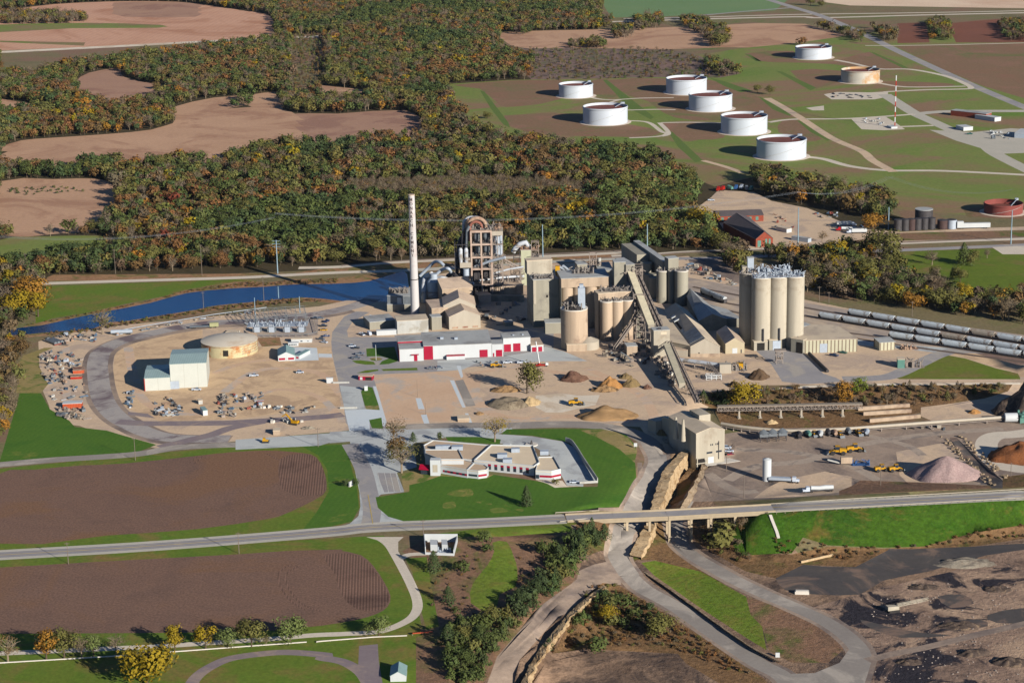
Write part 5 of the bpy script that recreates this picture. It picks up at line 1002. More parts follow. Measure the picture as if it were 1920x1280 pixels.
PF = sec(t, [Z8(628,434), Z8(700,442), Z8(755,434), Z8(768,418), Z8(740,400), Z8(672,390)], 3.8, m_white, m_roofbr, parapet=.4, oh=.05, wn='bay_wall', rn='bay_roof')
panel(t, PF[0], PF[1], .1, .9, 1.1, 2.2, m_glass, 'window', .1); panel(t, PF[1], PF[2], 0, 1, 1.1, 2.2, bandm, 'window_band', .1)
PT = sec(t, [Z8(378,368), Z8(443,368), Z8(378,350)], 8.2, m_white, m_white, wn='entrance_tower', rn='tower_roof', oh=.05); panel(t, PT[0], PT[1], .25, .75, 2.0, 6, m_cream, 'tower_panel', .08)
PG = sec(t, [Z8(315,418), Z8(376,422), Z8(330,402)], 3.2, m_glass, m_redp, 'gable_x', 1.4, wn='porch', rn='porch_roof', oh=.8)
for p, s_ in ((Z8(860,345), 2.6), (Z8(895,378), 2.4), (Z8(948,308), 2.2), (Z8(560,292), 3), (Z8(490,288), 2), (Z8(440,290), 2), (Z8(1140,325), 2.2)):
    v = L3(t, p, 4.9); MB().box(v.x-s_, v.y-s_*.7, 4.95, v.x+s_, v.y+s_*.7, 7).build('rooftop_unit', m_galv, t)
PW = sec(t, [Z8(852,272), Z8(898,276), Z8(850,250)], 3.8, m_white, m_white, wn='rear_porch', rn='rear_porch_roof', oh=.05)
t = root('retaining_wall', 'curved blue-white wall along the east edge of the office parking', 'wall', Z8(1400,400)); b = MB(); pts = smooth_line([L3(t, Z8(*p), 0) for p in ((1280,242), (1320,258), (1360,310), (1400,375), (1450,450), (1493,515))], 4)
for p, q in zip(pts, pts[1:]): n = Vector((-(q-p).y, (q-p).x, 0)).normalized()*.4; b.prism([p, q, q+n, p+n], 0, 2.6)
b.build('wall', m_white2, t); MB().prism([pts[-1], pts[-1]+Vector((-9, -1.2, 0)), pts[-1]+Vector((-9, -.8, 0)), pts[-1]+Vector((0,.4,0))], 0, 1.2).build('end_wall', m_white2, t)

# further process buildings filling the plant
small('roof_plant_house', 'small pale plant house just behind the long top house roof', 'building', Z2(560,500), Z2(645,345), Z2(0,350)[1], Z2(560,325), m_greyc, m_greyroof)
t = root('vent_tower', 'lattice vent tower with white pipe behind the headhouse', 'tower', Z2(690,480)); h = hz(t.location, Z2(0,250)[1]); MB().frame(-2, -2, 3, 2, 0, h, 1, 1, [h*.5, h*.75, h], .35, True).build('lattice', m_struct, t); MB().cyl(5, 0, 0, h*.82, 1.3, n=14).build('white_pipe', m_white2, t); greeble(t, -4, -3, 6, 3, h*.6, 26, 'machinery', m_struct, 92, 1.2, 3)
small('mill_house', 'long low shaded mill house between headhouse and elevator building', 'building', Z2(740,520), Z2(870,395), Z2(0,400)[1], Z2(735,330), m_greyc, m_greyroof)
small('kiln_shed', 'low tan kiln shed in the shade under the inclined conveyors', 'building', Z1(1040,905), Z1(1285,800), Z1(0,815)[1], Z1(1045,770), m_tanc, m_tanroof)
small('kiln_shed', 'narrow tan shed tucked between kiln tower and elevator building', 'building', Z1(900,960), Z1(1010,880), Z1(0,890)[1], Z1(900,860), m_pinkc, m_tanroof)
small('compressor_hut', 'small grey hut in the shaded yard beside the elevator building', 'hut', Z1(1130,1150), Z1(1200,1112), Z1(0,1118)[1], Z1(1130,1100), m_greyc, m_greyroof)
small('motor_house', 'low tan motor house below the steel trestle', 'building', Z2(985,1130), Z2(1075,1045), Z2(0,1050)[1], Z2(985,1020), m_tanc, m_greyroof)
small('lean_to', 'grey lean-to roof against the right side of the transfer tower', 'building', Z2(1360,1130), Z2(1500,1085), Z2(0,1075)[1], Z2(1360,1040), m_tansid, m_tanroof)
for k, (a, za, b_, zb, r_) in enumerate([((870,640),22,(1130,560),30,1.0), ((900,760),12,(1290,720),12,.8), ((640,820),8,(860,780),14,.9), ((1020,700),16,(1290,640),20,.7)]):
    A = Gz(Z1(*a), za); t = thing('process_pipe', ['upper long', 'lower long', 'short left', 'middle'][k]+' pale process pipe around the kiln tower', 'pipe', (A.x, A.y, 0)); B = Gz(Z1(*b_), zb)-t.location; A0 = A-t.location
    MB().tube([A0, A0.lerp(B, .5)+Vector((0,0,.6)), B], r_, 10).build('pipe', m_duct if k % 2 else m_galv, t); lg = MB()
    for f in (.1, .5, .9): p = A0.lerp(B, f); lg.box(p.x-.25, p.y-.25, 0, p.x+.25, p.y+.25, p.z)
    lg.build('support', m_struct, t)
# ---------------------------------------------------------------- trees
def leafmat(name, rough=.8, k=1.0):
    m = bpy.data.materials.new(name); m.use_nodes = True; n = m.node_tree; b = n.nodes['Principled BSDF']; b.inputs['Roughness'].default_value = rough; b.inputs['Specular IOR Level'].default_value = .15
    a = n.nodes.new('ShaderNodeAttribute'); a.attribute_type = 'INSTANCER'; a.attribute_name = 'tint'
    tc = n.nodes.new('ShaderNodeTexCoord'); z = n.nodes.new('ShaderNodeTexNoise'); z.inputs['Scale'].default_value = .55; z.inputs['Detail'].default_value = 3
    n.links.new(tc.outputs['Object'], z.inputs[0]); r = n.nodes.new('ShaderNodeMapRange'); r.inputs[1].default_value = .3; r.inputs[2].default_value = .7; r.inputs[3].default_value = .7*k; r.inputs[4].default_value = 1.35*k
    n.links.new(z.outputs[0], r.inputs[0]); v = n.nodes.new('ShaderNodeVectorMath'); v.operation = 'SCALE'; n.links.new(a.outputs[1], v.inputs[0]); n.links.new(r.outputs[0], v.inputs[3]); n.links.new(v.outputs[0], b.inputs['Base Color'])
    return m
m_leaf = leafmat('foliage'); m_bark = mat('bark', T(84,72,60), .95, .3, 1.0); m_palebark = mat('pale_bark', T(132,118,102), .95, .2, 1.0)
def leaves(vs, fs, c, nrm, s, r):
    n = (nrm+Vector((r.gauss(0,.32), r.gauss(0,.32), r.gauss(0,.32)))).normalized(); a = n.orthogonal().normalized(); b = n.cross(a); t = r.uniform(0, 6.28)
    a, b = a*math.cos(t)+b*math.sin(t), b*math.cos(t)-a*math.sin(t); a *= s*r.uniform(.6, 1.1); b *= s*r.uniform(.4, .9); o = len(vs)
    vs += [c-a-b*.4, c+a*.3-b, c+a+b*.5, c-a*.2+b]; fs.append((o, o+1, o+2, o+3))
def crown(seed, kind, n, ls):
    """unit tree, 1 high; crown of leaf-sized faces gathered in uneven clumps"""
    r = random.Random(seed); vs, fs = [], []
    if kind in ('round', 'tall', 'bush', 'bare'):
        z0, zr, xr = {'round': (.56, .43, .42), 'tall': (.55, .44, .28), 'bush': (.48, .5, .62), 'bare': (.58, .40, .38)}[kind]
        cl = []
        for i in range(15 if kind != 'bush' else 9):
            d = Vector((r.gauss(0,1), r.gauss(0,1), r.gauss(.1,.8))).normalized()*r.uniform(.45, .85)
            cl.append((Vector((d.x*xr, d.y*xr, z0+d.z*zr)), r.uniform(.34, .58)*xr*1.1))
        for i in range(n):
            c, q = r.choice(cl); d = Vector((r.gauss(0,1), r.gauss(0,1), r.gauss(.25,1))).normalized(); p = c+d*q*(r.uniform(.55, 1.1) if kind != 'bare' else r.uniform(.1, 1.25)); p.z = max(p.z, .1 if kind != 'bush' else .02)
            leaves(vs, fs, p, (d+(p-Vector((0,0,z0))).normalized()*.8).normalized(), ls*(1 if kind != 'bare' else .55), r)
    else:   # conifer: drooping whorls in a cone
        w = {'cedar': .38, 'spruce': .26}[kind]
        for i in range(n):
            t = r.random()**.75; z = .05+.93*t if kind == 'spruce' else .03+.95*t; rad = w*((1-t)**.75+.03)*(1+.25*math.sin(i*7.1+seed)) ; a = r.uniform(0, 6.283); k = r.uniform(.55, 1.05); p = Vector((math.cos(a)*rad*k, math.sin(a)*rad*k, z))
            leaves(vs, fs, p, Vector((math.cos(a), math.sin(a), .5)), ls*(.5+.6*(1-t)), r)
    return vs, fs
def trunkmb(seed, kind):
    r = random.Random(seed); b = MB()
    if kind == 'bush': b.tube([(0,0,-.02), (.02,0,.3)], .02, 5); return b
    top = .9 if kind in ('cedar', 'spruce') else .62; b.tube([(0,0,-.03), (.01,0,top*.5), (.0,.01,top)], [.026, .018, .006], 7)
    if kind in ('round', 'tall', 'bare'):
        for i in range(9 if kind != 'bare' else 26):
            z = r.uniform(.22, .55); a = r.uniform(0, 6.28); l = r.uniform(.18, .34); u = r.uniform(.12, .34); m_ = Vector((math.cos(a)*l*.5, math.sin(a)*l*.5, z+u*.65)); e = Vector((math.cos(a+.3)*l, math.sin(a+.3)*l, z+u))
            b.tube([(0,0,z), m_, e], [.012, .008, .003], 4, False)
            if kind == 'bare':
                for j in range(3): b.tube([m_, m_+Vector((r.uniform(-.1,.1), r.uniform(-.1,.1), r.uniform(.05,.16)))], [.005, .002], 4, False)
    return b
def mk_mesh(name, vs, fs, m):
    me = bpy.data.meshes.new(name); me.from_pydata([tuple(v) for v in vs], [], fs); me.materials.append(m); return me
KINDS = ['round', 'round', 'tall', 'bare', 'cedar', 'spruce', 'bush']
CR = {}; TRK = {}
for i, (k, n, ls) in enumerate([('round', 1300, .034), ('round', 1200, .037), ('tall', 1000, .034), ('bare', 800, .032), ('cedar', 900, .042), ('spruce', 1200, .04), ('bush', 260, .10)]):
    for j in range(3 if k != 'spruce' else 1):
        CR.setdefault(k, []).append(mk_mesh('crown', *crown(i*10+j+1, k, n, ls), m_leaf))
        b = trunkmb(i*10+j, k); me = mk_mesh('trunk', b.v, b.f, m_bark if k != 'bare' else m_palebark); TRK.setdefault(k, []).append(me)
# low-detail prototypes for the woodland mass
PROTO = bpy.data.collections.new('tree_prototypes')
PKIND = ['round', 'round', 'round', 'tall', 'tall', 'bare', 'bare', 'cedar', 'cedar', 'bush', 'bush']
for i, k in enumerate(PKIND):
    vs, fs = crown(200+i, k, {'round': 210, 'tall': 190, 'bare': 230, 'cedar': 170, 'bush': 80}[k], {'round': .085, 'tall': .078, 'bare': .06, 'cedar': .085, 'bush': .16}[k])
    b = trunkmb(300+i, k) if k != 'bush' else MB(); o = len(vs); me = bpy.data.meshes.new('proto'); me.from_pydata([tuple(v) for v in vs]+b.v, [], fs+[tuple(x+o for x in f) for f in b.f])
    me.materials.append(m_leaf); me.materials.append(m_bark if k != 'bare' else m_palebark); me.polygons.foreach_set('material_index', [0]*len(fs)+[1]*len(b.f))
    ob = bpy.data.objects.new('p%02d' % i, me); PROTO.objects.link(ob)
def inst(name, pts, mode='stuff'):
    """pts: (x,y,z,height,width,rot,proto,tint)"""
    me = bpy.data.meshes.new(name); me.from_pydata([p[:3] for p in pts], [], [])
    a = me.attributes.new('scl', 'FLOAT_VECTOR', 'POINT'); a.data.foreach_set('vector', [c for p in pts for c in (p[4], p[4], p[3])])
    a = me.attributes.new('rot', 'FLOAT_VECTOR', 'POINT'); a.data.foreach_set('vector', [c for p in pts for c in (0, 0, p[5])])
    a = me.attributes.new('idx', 'INT', 'POINT'); a.data.foreach_set('value', [p[6] for p in pts])
    a = me.attributes.new('tint', 'FLOAT_VECTOR', 'POINT'); a.data.foreach_set('vector', [c for p in pts for c in p[7]])
    o = bpy.data.objects.new(name, me); C.objects.link(o); o['kind'] = 'stuff'
    g = bpy.data.node_groups.new(name, 'GeometryNodeTree'); g.interface.new_socket('Geometry', in_out='INPUT', socket_type='NodeSocketGeometry'); g.interface.new_socket('Geometry', in_out='OUTPUT', socket_type='NodeSocketGeometry')
    N = g.nodes.new; L = g.links.new; gi, go = N('NodeGroupInput'), N('NodeGroupOutput'); ip = N('GeometryNodeInstanceOnPoints'); ci = N('GeometryNodeCollectionInfo')
    ci.inputs[0].default_value = PROTO; ci.inputs[1].default_value = True; ci.inputs[2].default_value = True
    def at(nm, ty): q = N('GeometryNodeInputNamedAttribute'); q.data_type = ty; q.inputs[0].default_value = nm; return q.outputs[0]
    L(gi.outputs[0], ip.inputs['Points']); L(ci.outputs[0], ip.inputs['Instance']); ip.inputs['Pick Instance'].default_value = True
    L(at('idx', 'INT'), ip.inputs['Instance Index']); L(at('rot', 'FLOAT_VECTOR'), ip.inputs['Rotation']); L(at('scl', 'FLOAT_VECTOR'), ip.inputs['Scale']); L(ip.outputs[0], go.inputs[0])
    md = o.modifiers.new('scatter', 'NODES'); md.node_group = g; return o
KT = .84
def TT_(r, g, b): c = T(r*.66+92*.34, g*.66+86*.34, b*.66+60*.34); return tuple(x*KT for x in c)
TINT = {'green': TT_(72,88,48), 'dark green': TT_(54,74,46), 'olive': TT_(104,102,58), 'rust': TT_(126,84,58), 'orange': TT_(164,112,54), 'yellow': TT_(158,132,48), 'grey brown': TT_(106,92,80), 'mauve brown': TT_(100,82,74), 'pale green': TT_(104,120,72), 'brown': TT_(112,84,58), 'crimson': TT_(120,50,44), 'lime': TT_(112,130,50)}
def pip(P, x, y):
    s = False; j = len(P)-1
    for i in range(len(P)):
        if (P[i][1] > y) != (P[j][1] > y) and x < (P[j][0]-P[i][0])*(y-P[i][1])/(P[j][1]-P[i][1])+P[i][0]: s = not s
        j = i
    return s
BB = [(min(p[0] for p in P), min(p[1] for p in P), max(p[0] for p in P), max(p[1] for p in P)) for _, _, P in POLY]
def owner(x, y):
    for k in range(len(POLY)-1, -1, -1):
        b = BB[k]
        if b[0] <= x <= b[2] and b[1] <= y <= b[3] and pip(POLY[k][2], x, y): return POLY[k][0]
    return 'ground'
NOGO = {'field','highway','motorway','interstate_road','slip_road','county_road','lane','water','yard_road','haul_road','gravel_road','service_road','road_shoulder','paved_yard','concrete_pad','gravel_yard','yard_ground','meadow','ballast','gravel_drive','park','wet_mud','ditch','farm_lane','asphalt_lane','lawn','sand_pit','grass_field','grass_strip','verge','pasture','bare_turf','clearing','_field','_meadow','_clearing'}
PAL = {
 'forest': [('green',17),('dark green',9),('olive',34),('rust',4),('orange',.8),('yellow',1.2),('grey brown',16),('mauve brown',10),('brown',9)],
 'rusty': [('green',12),('dark green',9),('olive',22),('rust',13),('orange',4),('yellow',2),('grey brown',10),('mauve brown',10),('brown',16),('crimson',1)],
 'dark': [('dark green',50),('green',38),('olive',10)],
 'bare': [('grey brown',40),('mauve brown',36),('olive',12),('brown',8),('yellow',3),('orange',2)],
 'mixed': [('olive',26),('grey brown',22),('mauve brown',16),('yellow',6),('orange',5),('green',12),('dark green',6),('brown',7)],
 'palegreen': [('pale green',30),('olive',30),('green',26),('yellow',4),('grey brown',6)],
 'scrub': [('brown',34),('mauve brown',22),('olive',20),('green',12),('grey brown',12)],
 'reed': [('brown',40),('rust',16),('grey brown',20),('olive',20)],
}
TREES = []  # x,y,z,h,w,kind,tintname,region
def scatter(region, pts, spacing, pal, h, kinds=None, seed=1, keep=1.0, nogo=NOGO, blend=None):
    r = random.Random(seed); P = [G(p).xy for p in pts]; x0, x1 = min(p.x for p in P), max(p.x for p in P); y0, y1 = min(p.y for p in P), max(p.y for p in P)
    W_ = PAL[pal]; ny = int((y1-y0)/spacing)+1; nx = int((x1-x0)/spacing)+1
    for j in range(ny):
        for i in range(nx):
            x = x0+(i+r.uniform(-.1, 1.1))*spacing; y = y0+(j+r.uniform(-.1, 1.1))*spacing
            if r.random() > keep or not pip(P, x, y) or owner(x, y) in nogo: continue
            q = proj((x, y, 8))
            if not (-90 < q[0] < 2010 and -80 < q[1] < 1400): continue
            w = W_
            if blend:   # broad patches of a second palette
                if noise.noise(Vector((x*.006, y*.004, 3.1))) > .12: w = PAL[blend]
                if noise.noise(Vector((x*.009, y*.005, 9.7))) > .33: w = PAL['dark']
            ns = noise.noise(Vector((x*.02, y*.012, 5.5)))
            w = [(a, b*(1+max(0, 3.5*math.sin(i*2.1+ns*9)))) for i, (a, b) in enumerate(w)]
            t = r.choices([a for a, _ in w], [b for _, b in w])[0]
            k = r.choices(*kinds)[0] if kinds else ('bare' if t in ('grey brown', 'mauve brown') and r.random() < .75 else r.choice(('round', 'round', 'tall')))
            if k == 'bush': hh = r.uniform(*h)*.5
            else: hh = r.uniform(*h)*(1.25 if r.random() < .12 else 1)
            TREES.append((x, y, hgt(x, y), hh, hh*r.choice((r.uniform(.75, 1.0), r.uniform(.9, 1.2), r.uniform(1.1, 1.5))) if k != 'bush' else hh*r.uniform(1, 1.5), k, t, region))
def one(p, topy, kind, tint, label, wk=1.0, name='tree', cat='tree', group=None):
    b = G(p); h = hz(b, topy); t = thing(name, label, cat, b, random.uniform(0, 6.28), group); i = random.randrange(len(CR[kind]))
    for me, nm in ((CR[kind][i], 'crown'), (TRK[kind][i], 'trunk')):
        o = bpy.data.objects.new(nm, me); C.objects.link(o); o.parent = t; o.scale = (h*wk*(1.22 if kind in ('round', 'tall', 'bare') else 1),)*2+(h,); o['tint'] = TINT[tint]
    return t
# trees one can point at
for i, (x, y, ty, k, tn, lb) in enumerate([(45,1022,850,'bare','brown','thin russet tree at the far left end of the avenue'), (262,1008,838,'tall','orange','slim tan-orange tree second in the avenue'), (362,1001,840,'round','olive','round yellow tree third in the avenue'), (460,995,858,'bare','grey brown','half bare grey tree fourth in the avenue'),
        (527,990,868,'tall','pale green','small pale green tree beside the half bare grey one'), (655,972,855,'bare','grey brown','bare grey tree just left of the tallest yellow tree'), (985,960,815,'tall','yellow','thin yellow tree right of the tallest yellow tree'), (1158,947,785,'tall','yellow','slim golden tree in the middle of the avenue'),
        (1282,940,828,'round','pale green','pale green round tree right of the slim golden tree'), (1415,936,775,'round','olive','dense dark olive tree in the avenue'), (1497,930,865,'bare','olive','tiny sapling between two bigger avenue trees'), (1635,917,762,'round','pale green','broad pale olive tree right end of the avenue')]):
    one(N8(x, y), N8(0, ty)[1], k, tn, lb, 1.05, 'avenue_tree', group='trees along the gravel drive')
one(N8(828,1150), N8(0,848)[1], 'round', 'yellow', 'tallest yellow-green tree at the bottom of the picture', .9, 'avenue_tree'); one(N7(330,876), N7(0,752)[1], 'round', 'pale green', 'pale tree where the gravel drive bends', 1.1, 'avenue_tree')
one(M4(1075,625), M4(0,262)[1], 'round', 'olive', 'lone broad olive tree beside the sand heap', .9); one(M5(660,385), M5(0,118)[1], 'bare', 'brown', 'nearly bare russet tree at the office corner', 1.15)
one(M5(740,702), M5(0,350)[1], 'bare', 'olive', 'big thinning olive tree shading the office parking', 1.1); one(M5(700,560), M5(0,320)[1], 'round', 'brown', 'brown tree just behind the big thinning olive tree', 1.0); one(M5(1712,378), M5(0,85)[1], 'bare', 'yellow', 'half bare tan tree behind the office roof', 1.05)
one(M5(1145,372), M5(0,284)[1], 'bush', 'green', 'rounded dark green shrub behind the office', .75, 'shrub', 'shrub'); one(M5(860,372), M5(0,272)[1], 'cedar', 'dark green', 'small dark cedar between bare tree and office', 1.3, 'cedar_tree')
one(Z8(1022,672), Z8(0,528)[1], 'spruce', 'dark green', 'single spruce alone on the office lawn', 1.15, 'spruce_tree'); one(M5(168,845), M5(0,770)[1], 'bush', 'dark green', 'left one of two round shrubs flanking the white sign', .8, 'shrub', 'shrub'); one(M5(257,840), M5(0,765)[1], 'bush', 'dark green', 'right one of two round shrubs flanking the white sign', .8, 'shrub', 'shrub')
one(Z8(1215,528), Z8(0,487)[1], 'bush', 'olive', 'olive shrub at the east corner of the office', .9, 'shrub', 'shrub')
one(N5(350,505), N5(0,325)[1], 'round', 'yellow', 'large yellow-green tree at the head of the ravine', 1.0); one(N5(915,482), N5(0,332)[1], 'tall', 'orange', 'orange tree on the ravine slope', 1.1); one(N5(990,420), N5(0,312)[1], 'tall', 'lime', 'light green tree just behind the orange tree', 1.1)
one(N4(1130,502), N4(0,318)[1], 'round', 'olive', 'huge round olive tree beside the country lane', 1.15); one(N4(1070,345), N4(0,232)[1], 'round', 'orange', 'orange-topped tree behind the parked tankers', 1.2)
for x, y, ty, k, tn, lb in [(1402,530,438,'bare','mauve brown','thin mauve tree left in the green park'), (1580,530,400,'cedar','green','dark pointed tree in the green park'), (1620,530,440,'round','olive','olive tree touching the dark pointed park tree'), (1560,628,535,'round','olive','round olive tree in the middle of the park'), (1520,615,540,'cedar','dark green','dark tree at the left of the round park tree'),
        (1432,662,612,'bush','green','small round bush in the park'), (1412,600,530,'tall','olive','slim tree above the small round park bush'), (1712,492,435,'bare','grey brown','bare grey tree by the gravel turnout'), (785,402,333,'bare','brown','small bare tree in the depot'), (1900,700,630,'round','brown','brown tree at the right edge of the park')]:
    one(N4(x, y), N4(0, ty)[1], k, tn, lb, 1.05)
for x, y, ty, k, tn, lb in [(95,640,480,'round','yellow','bright golden tree left of the pond'), (180,590,400,'round','orange','orange tree behind the bright golden tree'), (215,640,500,'tall','yellow','slim golden tree at the pond head'), (30,600,450,'bare','mauve brown','bare mauve tree at the left edge by the lane'), (578,738,585,'bare','olive','grey half bare tree leaning over the pond')]:
    one(M1(x, y), M1(0, ty)[1], k, tn, lb, 1.1)
for x, y, ty, k, lb in [(640,508,392,'cedar','broad cedar in front of the equipment enclosure'), (918,352,288,'bush','upper round shrub right of the enclosure'), (945,402,352,'bush','lower round shrub right of the enclosure'), (800,516,452,'bush','flat juniper below the enclosure'), (722,692,590,'cedar','green cedar standing alone in the brown scrub'), (765,745,712,'bush','tiny green bush in the brown scrub'),
        (1545,355,268,'cedar','first cedar of the belt near the bridge'), (1470,420,300,'cedar','tall cedar of the belt near the bridge')]:
    one(N7(x, y), N7(0, ty)[1], k, 'dark green' if k == 'cedar' else 'green', lb, 1.25, 'cedar_tree' if k == 'cedar' else 'shrub', 'cedar' if k == 'cedar' else 'shrub')
for x, y, ty, k, tn, lb in [(95,625,548,'round','yellow','golden bush in the dark ravine below the road'), (330,690,580,'round','olive','grey-green tree beside the lower road'), (150,560,500,'bush','green','green bush at the top of the ravine'), (40,760,690,'bush','green','green bush by the rock face'), (590,300,190,'bush','olive','olive thicket under the bridge end')]:
    one(N6(x, y), N6(0, ty)[1], k, tn, lb, 1.2)
one(N3(530,968), N3(0,872)[1], 'round', 'olive', 'yellow-green tree behind the depot, left of two', 1.1); one(N3(640,985), N3(0,905)[1], 'round', 'green', 'green tree behind the depot, right of two', 1.1)
one(N3(740,240), N3(0,192)[1], 'bush', 'rust', 'rust coloured round tree behind the farthest tank', 1.0); one(N3(310,245), N3(0,150)[1], 'round', 'olive', 'big olive tree at the corner of the tan field', 1.2)
for x, y, ty in ((510,490,445), (575,503,455), (850,35,-5), (790,30,-20)): one(N3(x, y), N3(0, ty)[1], 'round', 'olive', 'small olive tree on the tank farm bank' if y > 100 else 'tree beside the far motorway crossing', 1.1, group='small trees on the bank' if y > 100 else 'trees by the motorway crossing')
one(N2(943,668), N2(0,615)[1], 'round', 'olive', 'small round tree on the green slope near the brown tank field', 1.0)
# woods
FW = (8.5, 13.5)
nf = NOGO-{'ground'}
scatter('the hill forest', POLY[0][2] and [(0,0),(500,-60),(1140,-30),(1120,60),(1010,60),(935,60),(940,95),(1000,110),(995,155),(850,174),(850,197),(885,234),(940,260),(1000,267),(1130,280),(1230,292),(1290,332),(1310,360),(1290,400),(1340,440),(1350,468),(1000,474),(640,495),(250,512),(60,520),(-60,505),(-60,290),(-60,120)], 9.0, 'forest', FW, seed=3, blend='rusty')
scatter('the grey sapling band', [(650,347),(900,340),(1090,352),(1090,372),(800,372),(655,368)], 4.5, 'bare', (7, 9), (['bare'], [1]), seed=4, nogo=set())
scatter('the power line clearing', [(545,66),(600,63),(612,110),(606,160),(575,185),(545,175)], 9, 'scrub', (4, 7), (['bush','cedar'], [3,1]), seed=5, nogo=set())
scatter('the far field copse', mp(N1, 0,90, 160,80, 480,95, 500,125, 380,135, 0,138), 9, 'bare', (9, 13), seed=6, nogo=set())
scatter('the top hedge', mp(N1, -60,-20, 1100,-20, 1100,10, 500,8, -60,40), 9, 'mixed', (9, 13), seed=7, nogo=set())
scatter('the left field shrubs', mp(N1, 40,1060, 400,1050, 480,1085, 60,1100), 8, 'dark', (3, 5), (['bush'], [1]), seed=8, nogo=set())
scatter('the wood left of the pond', [M1(-60,400), M1(130,400), M1(250,430), M1(240,560), M1(190,640), M1(100,700), M1(60,780), M2(200,60), M2(170,100), M2(130,130), M2(115,200), M2(110,330), M2(90,450), M2(50,550), M2(20,640), M2(-60,660)], 8, 'mixed', (8, 14), seed=9, nogo={'water','lane'})
scatter('the wood belt by the railway', [N4(470,492), N4(640,485), N4(760,478), N4(900,465), N4(1000,480), N4(1070,505), N4(1200,565), N4(1330,645), N4(1600,722), N4(2000,730), N4(2000,880), N4(1780,848), N4(1380,790), N4(1100,755), N4(900,722), N4(695,680), N4(690,600)], 7.5, 'mixed', (9, 15), seed=10, nogo=set())
scatter('the thicket beside the trestle', mp(N4, 200,430, 370,460, 330,600, 240,540), 8, 'mixed', (8, 13), seed=11, nogo=set())
scatter('the copse above the depot', mp(N4, 390,30, 480,20, 650,50, 700,80, 860,105, 1110,150, 1200,190, 1180,250, 1120,280, 1050,260, 880,230, 700,195, 600,180, 420,120), 9, 'mixed', (9, 15), seed=12, nogo=set())
scatter('the green wood behind the depot', mp(FU, 1110,370, 1220,335, 1300,345, 1310,370, 1290,400, 1345,448, 1325,460, 1150,470), 10, 'palegreen', (11, 16), seed=13, nogo={'yard_ground','lane'})
for k, q in enumerate([mp(N3, 100,100, 200,105, 360,170, 340,240, 270,250, 230,200, 120,140), mp(N3, 1110,150, 1250,170, 1250,220, 1180,225), mp(N3, 1400,120, 1510,110, 1560,215, 1420,215), mp(N3, 1780,130, 1960,110, 1960,220, 1820,215), mp(N2, 1070,120, 1190,140, 1210,185, 1170,200, 1070,190), mp(N2, 1640,170, 1760,160, 1770,215, 1660,225), mp(N3, 230,310, 420,380, 410,400, 330,410, 230,370), mp(N2, 1400,250, 1590,230, 1600,270, 1400,278), mp(N3, 780,130, 1080,190, 1060,235, 960,190), mp(N2, 1200,110, 1640,110, 1640,165, 1220,170), mp(N2, 1770,110, 1930,90, 1930,150, 1780,180)]):
    scatter('the far hedgerows', q, 9, 'mixed', (7, 12), seed=20+k, nogo=set())
scatter('the mauve scrub', [(930,92),(1240,93),(1310,106),(1385,136),(1350,146),(1240,146),(1000,152),(990,120)], 11, 'scrub', (4, 7), (['bush', 'bare'], [3, 1]), seed=32, nogo=set())
scatter('the cedar belt', mp(N7, 1240,430, 1400,330, 1520,265, 1600,330, 1590,375, 1450,465, 1430,540, 1290,675, 1170,635, 1250,540, 1330,500), 3.9, 'dark', (5, 8.5), (['cedar','bush','round'], [2,1,3]), seed=33, nogo=set())
scatter('the cedar belt', mp(N7, 1120,675, 1220,690, 1190,770, 1070,880, 990,960, 940,1060, 900,1160, 740,1160, 700,870, 740,830, 800,810, 900,810, 1030,765), 4.2, 'dark', (5, 8.5), (['cedar','bush','round'], [2,1,3]), seed=34, nogo=set())
scatter('the ravine below the road', mp(N7, 1540,690, 1600,655, 1700,660, 1900,740, 1940,900, 1840,880, 1700,860, 1560,790, 1420,830, 1380,920, 1250,1000, 1200,1130, 1180,1100, 1230,980, 1330,860, 1420,790), 6, 'dark', (4, 7.5), (['cedar','bush','round'], [2,3,1]), seed=35, nogo=set())
scatter('the ravine above the yard', mp(N5, 110,470, 250,400, 700,385, 1080,375, 1700,365, 1830,370, 1780,420, 1300,480, 1030,490, 400,490, 200,500), 4.3, 'scrub', (3, 6), (['bush','bare','cedar'], [6,2,1]), seed=36, nogo={'dirt_track'})
scatter('the ravine above the yard', mp(N5, 90,420, 260,400, 270,490, 120,490), 5, 'dark', (5, 8), (['bush','cedar'], [1,1]), seed=37, nogo=set())
scatter('the thicket under the bridge', mp(N6, 480,180, 600,150, 690,145, 720,200, 640,250, 700,330, 760,345, 700,370, 560,325, 480,270), 4, 'scrub', (3, 6), (['bush','bare'], [3,1]), seed=38, nogo={'haul_road'})
scatter('the brown bank foot', mp(N6, 830,250, 1060,290, 1300,295, 1480,290, 1700,230, 1950,190, 1950,250, 1700,275, 1330,305, 1180,350, 950,350, 820,330), 3.6, 'reed', (2, 3.4), (['bush'], [1]), seed=39, nogo=set())
scatter('the brown slope below the road', mp(N6, 0,470, 120,450, 350,600, 560,730, 740,860, 620,850, 400,740, 0,720, -150,740), 3.4, 'reed', (2, 3.6), (['bush'], [1]), seed=40, nogo={'haul_road'})
scatter('the pond margin', mp(M1, 150,690, 400,642, 620,596, 850,550, 1050,497, 1250,465, 1420,445, 1500,455, 1640,440, 1900,430, 1900,452, 1500,468, 1300,478, 1050,504, 850,558, 620,604, 400,650, 230,680), 3, 'reed', (1.8, 2.8), (['bush'], [1]), seed=41, nogo={'water'})
